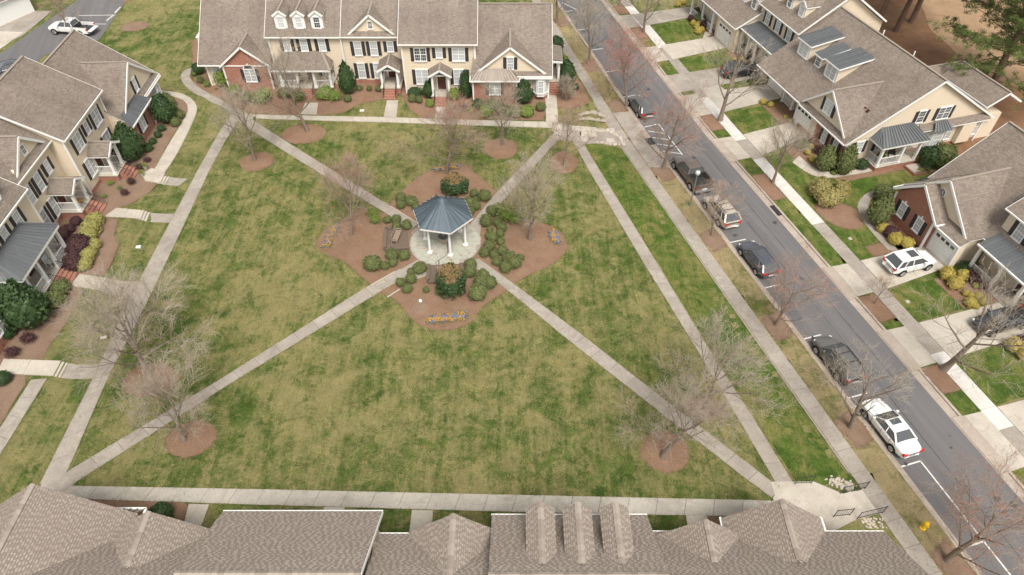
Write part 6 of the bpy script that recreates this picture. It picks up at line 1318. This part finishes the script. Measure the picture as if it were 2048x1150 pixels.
me = bpy.data.meshes.new('grass'); me.vertices.add(3 * n); me.vertices.foreach_set('co', V.ravel()); me.loops.add(3 * n); me.loops.foreach_set('vertex_index', np.arange(3 * n, dtype=np.int32)); me.polygons.add(n); me.polygons.foreach_set('loop_start', np.arange(n, dtype=np.int32) * 3); me.polygons.foreach_set('loop_total', np.full(n, 3, np.int32)); me.update(calc_edges=True); me.materials.append(M['blade'])
tag(put('grass', me), kind='stuff')

# ------------------------------------------------------------------ cars (x forward)
def wheel(t, x, y, r=.34, w=.24, sgn=1):
    o = MB(); n = 18; c = lambda rr, yy: [(rr * math.cos(2 * math.pi * k / n), yy, rr * math.sin(2 * math.pi * k / n)) for k in range(n)]
    o.frus(c(r, -w / 2), c(r, w / 2)); q = o.build('wheel', M['tyre'], t, (x, y, r)); m = MB(); m.frus(c(r * .66, sgn * w * .50), c(r * .66, sgn * (w * .5 + .012)))
    for k in range(5): a = 2 * math.pi * k / 5; m.bar((0, sgn * (w * .5 + .02), 0), (r * .6 * math.cos(a), sgn * (w * .5 + .02), r * .6 * math.sin(a)), .05, .03)
    m.build('rim', M['rim'], q)
def loft(st, mat, name, t, close=True):
    """st: (x, z_low, z_top, half_width, shoulder)"""
    m = MB(); ring = []
    for x, zl, zt, w, sh in st:
        half = [(w * .90, zl), (w * .985, zl + .10), (w, zl + (zt - zl) * .5), (w * .985, zt - sh * 1.1), (w * .93, zt - sh * .35), (w * .80, zt - sh * .02), (w * .4, zt + .015)]
        ring.append([(x, -a, b) for a, b in half] + [(x, a, b) for a, b in half[::-1]])
    n = len(ring[0]); 
    for r_ in ring: m.v += r_
    for j in range(len(ring) - 1):
        for k in range(n): k2 = (k + 1) % n; m.f.append((j * n + k, j * n + k2, (j + 1) * n + k2, (j + 1) * n + k)); m.m.append(0)
    m.f.append(tuple(range(n))); m.m.append(0); m.f.append(tuple((len(ring) - 1) * n + k for k in range(n))[::-1]); m.m.append(0)
    o = m.build(name, M[mat], t, smooth=True, uv=False); sb = o.modifiers.new('round', 'SUBSURF'); sb.levels = sb.render_levels = 1; return o
def cabin(t, mat, xa, xb, xc_, xd, wb, wr, zb, zr, sunroof=False, rails=False, bpil=(.05,)):
    """xa windscreen foot, xb rear glass foot, xc_/xd roof front/rear edge"""
    P = dict(fa=(xa, wb * .93, zb), fr=(xb, wb * .93, zb), ra=(xc_, wr, zr - .05), rr=(xd, wr, zr - .06)); mir = lambda p: (p[0], -p[1], p[2]); g = MB()
    fa, fb, ra, rr = P['fa'], P['fr'], P['ra'], P['rr']
    g.poly([mir(fa), fa, ra, mir(ra)]); m1 = g.build('windscreen', M['car_glass'], t, uv=False); g = MB(); g.poly([fb, mir(fb), mir(rr), rr]); g.build('rear_window', M['car_glass'], t, uv=False)
    for s in (1, -1):
        q = [p if s > 0 else mir(p) for p in (fa, fb, rr, ra)]; g = MB(); g.poly(q if s < 0 else q[::-1]); g.build('side_window', M['car_glass'], t, uv=False)
    for s in (1, -1):
        m = MB(); f = lambda p: (p[0], p[1] * s, p[2]); m.bar(f(fa), f(ra), .07, .06); m.bar(f(fb), f(rr), .11, .09); m.bar(f(ra), f(rr), .09, .07)
        for b in bpil: lo = (xa + (xb - xa) * (.5 + b), wb * .93 * s, zb); hi = (xc_ + (xd - xc_) * (.42 + b), wr * s, zr - .06); m.bar(lo, hi, .06, .06)
        m.build('pillars', M[mat], t)
    n = 6; r = MB(); V = []
    for i in range(n + 1):
        for j in range(n + 1):
            u, w = i / n, j / n * 2 - 1; V.append((xc_ + (xd - xc_) * u, w * (wr + .015), zr - .055 + .075 * (1 - w * w) ** .7 * (1 - (2 * u - 1) ** 4) ** .6 if abs(w) < .999 else zr - .055))
    r.quads(V, [(i * (n + 1) + j, i * (n + 1) + j + 1, (i + 1) * (n + 1) + j + 1, (i + 1) * (n + 1) + j) for i in range(n) for j in range(n)]); ro = r.build('roof', M[mat], t, smooth=True, uv=False); ro.data.flip_normals() if ro.data.polygons[n * 3].normal.z < 0 else None
    MB().slab([(xd, -wr, zr - .062), (xc_, -wr, zr - .062), (xc_, wr, zr - .062), (xd, wr, zr - .062)], .04).build('headliner', M['car_glass'], t)
    L = abs(xc_ - xd)
    if sunroof: MB().slab([(xc_ - L * .5, -wr * .62, zr + .026), (xc_ - L * .10, -wr * .62, zr + .026), (xc_ - L * .10, wr * .62, zr + .026), (xc_ - L * .5, wr * .62, zr + .026)], .03).build('sunroof', M['car_glass'], t)
    if rails:
        for s in (1, -1): MB().bar((xc_ - .1, s * wr * .9, zr + .05), (xd + .1, s * wr * .9, zr + .05), .035).build('roof_rail', M['rim'] if rails == 1 else M['iron'], t)
        if rails == 2:
            for x in (xc_ - L * .3, xd + L * .25): MB().bar((x, -wr * .9, zr + .07), (x, wr * .9, zr + .07), .04).build('roof_bar', M['iron'], t)
def car(kind, mat, s_d, rz, z, label, name, cat, **kw):
    t = thing(name, label, cat, (*s_d, z), rz, kw.get('group')); L = {'sedan': 4.85, 'suv': 4.6, 'pickup': 5.75, 'hatch': 4.5}[kind]; h = L / 2; W2 = .92 if kind != 'pickup' else .98
    if kind == 'sedan':
        loft([(-h, .42, .86, W2 * .72, .16), (-h + .12, .3, .98, W2 * .88, .14), (-h + .55, .26, 1.03, W2 * .97, .12), (-h + 1.1, .24, 1.02, W2, .12), (-.2, .24, .98, W2, .12), (h - 1.5, .24, .96, W2, .14), (h - .75, .26, .90, W2 * .97, .16), (h - .25, .3, .78, W2 * .88, .16), (h, .38, .62, W2 * .62, .14)], mat, 'body', t)
        cabin(t, mat, h - 1.45, -h + .85, h - 2.2, -h + 1.55, W2, .62, .96, 1.43, kw.get('sun', False))
    elif kind in ('suv', 'hatch'):
        zb = 1.12 if kind == 'suv' else 1.0; zr = 1.70 if kind == 'suv' else 1.48
        loft([(-h, .45, zb - .1, W2 * .80, .14), (-h + .12, .34, zb, W2 * .93, .13), (-h + .8, .28, zb + .02, W2, .12), (0, .28, zb - .02, W2, .12), (h - 1.35, .28, zb - .06, W2, .14), (h - .6, .3, zb - .13, W2 * .96, .16), (h - .15, .34, zb - .26, W2 * .85, .16), (h, .42, zb - .42, W2 * .66, .14)], mat, 'body', t)
        cabin(t, mat, h - 1.2, -h + .12, h - 1.95, -h + .62, W2, .66, zb - .02, zr, kw.get('sun', False), kw.get('rails', 0), (.0, .26))
    else:
        bx = -h + 1.95
        loft([(bx, .42, 1.25, W2, .12), (0.1, .4, 1.22, W2, .12), (h - 1.65, .4, 1.2, W2, .14), (h - .6, .42, 1.14, W2 * .97, .16), (h - .12, .44, 1.0, W2 * .9, .16), (h, .5, .82, W2 * .76, .14)], mat, 'body', t)
        cabin(t, mat, h - 1.55, bx + .05, h - 2.2, bx + .25, W2, .68, 1.2, 1.82, rails=0)
        MB().box(-h + .02, -W2, .45, bx, -W2 + .09, 1.27).box(-h + .02, W2 - .09, .45, bx, W2, 1.27).box(-h, -W2 + .09, .45, bx, W2 - .09, .7).build('bed', M[mat], t); MB().box(-h + .1, -W2 + .095, .70, bx - .02, W2 - .095, .76).box(bx - .06, -W2 + .1, .76, bx - .01, W2 - .1, 1.24).build('bed_liner', M['iron'], t)
        if kw.get('open'): MB().box(-h - .55, -W2 + .12, .72, -h, W2 - .12, .78).build('tailgate', M[mat], t)
        else: MB().box(-h - .0, -W2 + .1, .7, -h + .07, W2 - .1, 1.26).build('tailgate', M[mat], t)
        MB().bar((-h - .08, -W2, .55), (-h - .08, W2, .55), .12, .2).build('bumper', M['rim'], t)
        for s in (1, -1): MB().bar((-h + .05, s * (W2 - .04), 1.29), (bx, s * (W2 - .04), 1.29), .1, .04).build('bed_rail', M['iron' if not kw.get('chrome') else 'rim'], t)
    r = .33 if kind in ('sedan', 'hatch') else (.36 if kind == 'suv' else .40)
    for x in (h - .9, -h + .98 if kind != 'pickup' else -h + 1.15):
        for s in (1, -1):
            wheel(t, x, s * (W2 - .1), r, .24, s); n = 12; q = MB(); c = [((r + .06) * math.cos(math.pi * k / n), (r + .06) * math.sin(math.pi * k / n)) for k in range(n + 1)]
            q.frus([(x + a, s * (W2 - .02), r + b) for a, b in c], [(x + a, s * (W2 + .004), r + b) for a, b in c]); q.build('wheel_arch', M['tyre'], t)
    zt = {'sedan': .88, 'suv': 1.0, 'hatch': .9, 'pickup': 1.05}[kind]
    for s in (1, -1):
        m = MB(); y0, y1 = sorted((s * W2 * .50, s * W2 * .90)); m.box(-h - .012 if kind != 'pickup' else -h - .02, y0 if kind != 'pickup' else min(s * W2 * .9, s * W2 * 1.01), zt - .16, -h + .16, y1 if kind != 'pickup' else max(s * W2 * .9, s * W2 * 1.01), zt + .02); m.build('tail_lamp', M['tail'], t)
        y0, y1 = sorted((s * W2 * .52, s * W2 * .88)); MB().box(h - .34, y0 * .98, zt - .34, h - .13, y1 * .93, zt - .20).build('headlight', M['lamp_clear'], t)
        MB().box(h - 1.75, min(s * (W2 - .02), s * (W2 + .16)), zt + .1, h - 1.6, max(s * (W2 - .02), s * (W2 + .16)), zt + .24).build('wing_mirror', M[mat], t)
    for s in (1, -1):
        sm = MB(); xs = (h - 1.55, h - 2.55, h - 3.45) if kind != 'pickup' else (h - 1.75, h - 2.7, -h + 2.05)
        for x in xs: sm.box(x, min(s * (W2 - .03), s * (W2 + .004)), .36, x + .018, max(s * (W2 - .03), s * (W2 + .004)), zt + .04)
        sm.build('door_seams', M['iron'], t)
        for x in xs[1:]: MB().box(x + .1, min(s * W2, s * (W2 + .02)), zt - .06, x + .26, max(s * W2, s * (W2 + .02)), zt - .02).build('door_handle', M[mat], t)
    sm = MB(); x0 = {'sedan': h - 1.48, 'suv': h - 1.22, 'hatch': h - 1.22, 'pickup': h - 1.58}[kind]; sm.box(-h - .034, -.3, zt - .2, -h - .002, .3, zt - .19); sm.build('boot_seam', M['iron'], t)
    MB().box(-h - .03, -.26, zt - .38, -h + .0, .26, zt - .24).build('number_plate', M['lamp_clear'], t); MB().box(h - .06, -.5, .5, h + .0, .5, .62).build('grille', M['iron'], t)
    return t
ra = FR['R'][1]; fw = ra + math.pi
st_ = lambda s, d=-15.12: srow((s, d))[0]
car('pickup', 'car_bronze', st_(10.4), fw, -.5, 'dark bronze pickup with empty black bed parked on the street behind the lamp post', 'parked_pickup', 'pickup truck')
car('suv', 'car_tan', st_(16.7), fw, -.5, 'champagne coloured SUV with roof bars parked on the street behind the bronze pickup', 'parked_car', 'car', rails=2)
car('hatch', 'car_blue', st_(23.6), fw, -.5, 'dark blue black car parked on the street before the low red budded tree', 'parked_car', 'car', sun=True)
car('suv', 'car_grey', st_(35.6), fw, -.5, 'dark grey SUV with pale roof parked alone ahead of the white sedan', 'parked_car', 'car', rails=2)
car('sedan', 'car_white', st_(42.0), fw, -.5, 'white sedan with dark sunroof and red tail lamps at the lower right kerb', 'parked_car', 'car', sun=True)
car('hatch', 'car_grey', st_(-3.0), fw, -.5, 'grey car half hidden under the reddest tree, above the hatched area', 'parked_car', 'car')
car('suv', 'car_white', from_row('R', 28.0, -2.5), ra + R(90), -.34, 'white SUV with large black sunroof facing the garage door', 'parked_car', 'car', sun=True)
car('sedan', 'car_black', from_row('R', 36.0, .2), ra + R(-90), -.34, 'black car on the driveway beside the stout bare tree at the right', 'parked_car', 'car', sun=True)
car('suv', 'car_black', from_row('R', -6.9, .1), ra + R(90), -.34, 'black car on the double driveway under the big bare tree', 'parked_car', 'car')
car('pickup', 'car_white', (-59.0, 89.2), R(172), .03, 'white pickup with its tailgate open in the upper left lane', 'parked_pickup', 'pickup truck', open=True)
car('sedan', 'car_blue', at(16, 138, .6)[:2], R(215), .03, 'dark car showing above the roof ridge at the left edge', 'parked_car', 'car')
# ------------------------------------------------------------------ small things
p = at(1380, 411, -.4); t = thing('street_lamp', 'slim grey green lamp post with one globe beside the bronze pickup', 'street lamp', p)
MB().cyl(0, 0, 0, .5, .13, .1, 10).cyl(0, 0, .5, 3.7, .06, .045, 10).build('post', M['lamp_green'], t); MB().ball((0, 0, 3.98), (.24, .24, .27), 14, 9).build('globe', M['globe'], t, smooth=True); MB().cyl(0, 0, 3.66, 3.76, .14, .14, 12).cyl(0, 0, 4.22, 4.34, .1, .02, 10).build('cap', M['lamp_green'], t)
p = at(1845, 1056, -.4); t = thing('fire_hydrant', 'yellow fire hydrant on the lower right verge', 'hydrant', p, .6)
MB().cyl(0, 0, 0, .07, .2, .2, 12).cyl(0, 0, .07, .62, .13, .12, 12).cyl(0, 0, .62, .68, .17, .17, 12).build('barrel', M['yel'], t); MB().ball((0, 0, .7), (.14, .14, .13), 12, 6).cyl(0, 0, .8, .88, .04, .04, 6).build('bonnet', M['yel'], t)
for a, l in ((0, .26), (math.pi / 2, .22), (-math.pi / 2, .22)): MB().bar((0, 0, .45), (l * math.cos(a), l * math.sin(a), .45), .16, .16, n=8).build('nozzle', M['yel'], t)
def cover(u, v, w, l, h, mat, label, z=None, cat='utility cover', name='utility_cover', rz=.2):
    p = at(u, v, z); tag(MB().box(-w / 2, -l / 2, 0, w / 2, l / 2, h).box(-w / 2 + .04, -l / 2 + .04, h, w / 2 - .04, l / 2 - .04, h + .02).build(name, M[mat], None, (p[0], p[1], p[2] + .01), rz), label, cat)
cover(724, 222, .5, .4, .09, 'conc_white', 'white utility cover on the small lawn left of the first straight entry walk'); cover(277, 495, .45, .36, .1, 'lamp_clear', 'pale utility box in the lawn square between left walks')
cover(208, 676, .5, .3, .08, 'conc_pale', 'pale utility cover under the widest bare tree'); cover(1700, 478, .34, .34, .05, 'conc_pale', 'small pale cover on the bright lawn above the white SUV', -.4); cover(1815, 604, .34, .34, .05, 'conc_pale', 'small pale cover on the bright lawn below the white SUV', -.4)
cover(1300, 283, 1.2, .8, .04, 'iron', 'dark storm grate in the concrete pad by the hatched parking', -.36, 'grate', 'storm_grate', R(-73)); _p = srow((17.6, -9.45))[0]; tag(MB().box(-.75, -.22, 0, .75, .22, .06).build('storm_inlet', M['iron'], None, (*_p, -.44), FR['R'][1]), 'dark storm inlet in the right hand kerb', 'grate')
tag(put('path', drape_mesh('path', srow((-3.2, -18.5), (7.6, -18.5), (8.3, -16.5), (-3.0, -16.5)), M['conc'], .036, .1, zwalk)), kind='structure')
for u, v, lab in ((841, 603, 'white dome light left in the lower mulch tip'), (893, 592, 'white dome light right below the big brown topped shrub')):
    p = at(u, v); tag(MB().cyl(0, 0, 0, .12, .15, .13, 12).ball((0, 0, .12), (.15, .15, .1), 12, 6).build('garden_light', M['white'], None, p), lab, 'garden light')
p = at(840, 615); tag(MB().cyl(0, 0, 0, .045, .7, .66, 22).build('tank_lid', M['mulch_dull'], None, p), 'flat greenish round lid in the lower mulch tip', 'lid')
def chair(p, rz, label, mat='white', name='rocking_chair', cat='chair', group=None):
    t = thing(name, label, cat, p, rz, group); MB().box(-.27, -.26, .4, .27, .26, .45).build('seat', M[mat], t)
    for k in range(5): MB().box(-.25 + k * .105, .24, .46, -.17 + k * .105, .28, 1.1).build('back_slat', M[mat], t)
    for s in (-1, 1):
        MB().bar((s * .27, -.26, .68), (s * .27, .26, .68), .06, .04).build('armrest', M[mat], t); MB().bar((s * .27, -.42, .03), (s * .27, .45, .03), .05).build('rocker', M[mat], t)
        for y in (-.24, .26): MB().bar((s * .27, y, .03), (s * .27, y, .68 if y < 0 else 1.1), .05).build('leg', M[mat], t)
for k, (x, y) in enumerate(((5.9, -1.1), (5.0, -1.2), (1.7, -1.1))):
    px_, py_ = from_row('L', -15.9 + x, -.4 + y); chair((px_, py_, .45 + .66), FR['L'][1] + R(8 - 14 * k), ['white rocking chair nearest the upper end of the dark metal porch', 'second white rocking chair on the dark metal porch', 'white rocking chair at the lower end of the dark metal porch'][k], group='rocking chairs on the left row porch')
for k, (x, y, lab) in enumerate(((18.1, 4.5, 'dark wicker armchair at the left of the side porch'), (18.1, 5.9, 'dark wicker armchair at the right of the side porch'))):
    px_, py_ = from_row('R', -3.9 + x, y); t = thing('wicker_armchair', lab, 'chair', (px_, py_, .18), ra + R(90 + 30 * (1 - 2 * k)), 'wicker chairs on the side porch')
    MB().box(-.36, -.34, .05, .36, .34, .38).build('seat', M['iron'], t); MB().box(-.36, .26, .38, .36, .38, .85).build('backrest', M['iron'], t); MB().box(-.3, -.3, .38, .3, .25, .48).build('cushion', M['stone_pale'], t)
    for s in (-1, 1): MB().box(s * .34 - .06, -.34, .38, s * .34 + .06, .3, .6).build('armrest', M['iron'], t)
px_, py_ = from_row('R', -3.9 + 18.0, 5.2); t = thing('side_table', 'small tan table with plant between the wicker armchairs', 'table', (px_, py_, .18)); MB().box(-.25, -.25, 0, .25, .25, .5).build('table_base', M['stone_pale'], t); MB().ball((0, 0, .68), .2, 8, 6).build('plant', M['green'], t)
def pot(u, v, z, label, mat='conc_pale', leaf='green', r=.2):
    p = at(u, v, z); t = thing('potted_plant', label, 'potted plant', p); MB().cyl(0, 0, 0, .35, r * .7, r, 12).build('pot', M[mat], t); rg = np.random.default_rng(int(u)); C_ = rg.normal(size=(160, 3)) * (.14, .14, .12) + (0, 0, .5); put('foliage', quad_cloud('foliage', C_, rg.normal(size=C_.shape), .05, leaf, rg), t)
pot(292, 338, .5, 'upper white pot with green plant by the topmost brick steps'); pot(285, 352, .5, 'lower white pot with green plant by the topmost brick steps')
pot(1832, 322, .0, 'pot with orange flowers beside the side porch steps', 'brick_flat', 'fl_y')
p = from_row('L', -7.6 + 5.3, .7 - 1.3); t = thing('porch_cushion', 'orange cushion lying on the lower gable porch of the left row', 'cushion', (*p, 1.27)); MB().ball((0, 0, .12), (.38, .3, .13), 12, 6).build('cushion', M['fl_y'], t, smooth=True)
p = from_row('R', -3.9 + 19.9, 8.4); t = thing('step_landing', 'pale landing with brick edge right of the side porch', 'landing', (*p, -.4), ra); MB().box(-.8, -1.3, 0, .8, 1.0, .3).build('brick_edge', M['brick'], t); MB().box(-.7, -1.2, .3, .7, .9, .34).build('slab', M['conc_pale'], t); railing(t, (.75, -1.2), (.75, .9), .3, .8, 'iron', 'handrail')
# grass growing over the path edges, straw spilling from the beds
def edge_scatter(lines, per_m, w, rg, minlen=.3):
    out = []
    for L in lines:
        for a, b in zip(L, L[1:]):
            d = math.dist(a, b); k = rg.poisson(d * per_m)
            if k == 0 or d < 1e-4: continue
            t = rg.random(k); nx_, ny_ = -(b[1] - a[1]) / d, (b[0] - a[0]) / d; o = rg.normal(0, w, k) * (.4 + .9 * (np.sin((a[0] + t * d) * 2.1) * .5 + .5))
            out.append(np.c_[a[0] + (b[0] - a[0]) * t + nx_ * o, a[1] + (b[1] - a[1]) * t + ny_ * o])
    return np.concatenate(out)
rg = np.random.default_rng(5); E_ = edge_scatter(EDGES, 26, .055, rg); z = np.array([hgt(x, y) for x, y in E_]) + .045; P = np.c_[E_, z + rg.uniform(0, .03, len(z))]
tag(put('edge_grass', quad_cloud('edge_grass', P, np.tile([0, 0, 1.], (len(P), 1)), .038, 'blade', rg, .7, .7)), kind='stuff')
E_ = edge_scatter(BEDS, 30, .17, rg); z = np.array([hgt(x, y) for x, y in E_]) + .04; z = np.where(z < -.33, np.maximum(z, -.35), z); P = np.c_[E_, z]
tag(put('straw_litter', quad_cloud('straw_litter', P, np.tile([0, 0, 1.], (len(P), 1)), .05, 'mulch', rg, .5, .3)), kind='stuff')
# leaf litter along kerbs and beds
rg = np.random.default_rng(77); n = 2600; s_ = rg.uniform(-30, 58, n); d_ = np.where(rg.random(n) < .5, rg.normal(-16.6, .35, n), rg.normal(-18.9, .9, n)); P = np.array([(*from_row('R', a, b + bend(a)), -.34 if b < -16.5 else -.47) for a, b in zip(s_, d_)])
tag(put('leaf_litter', quad_cloud('leaf_litter', P, np.tile([0, 0, 1.], (n, 1)), .045, 'brown_top', rg, 1., .25)), kind='stuff')
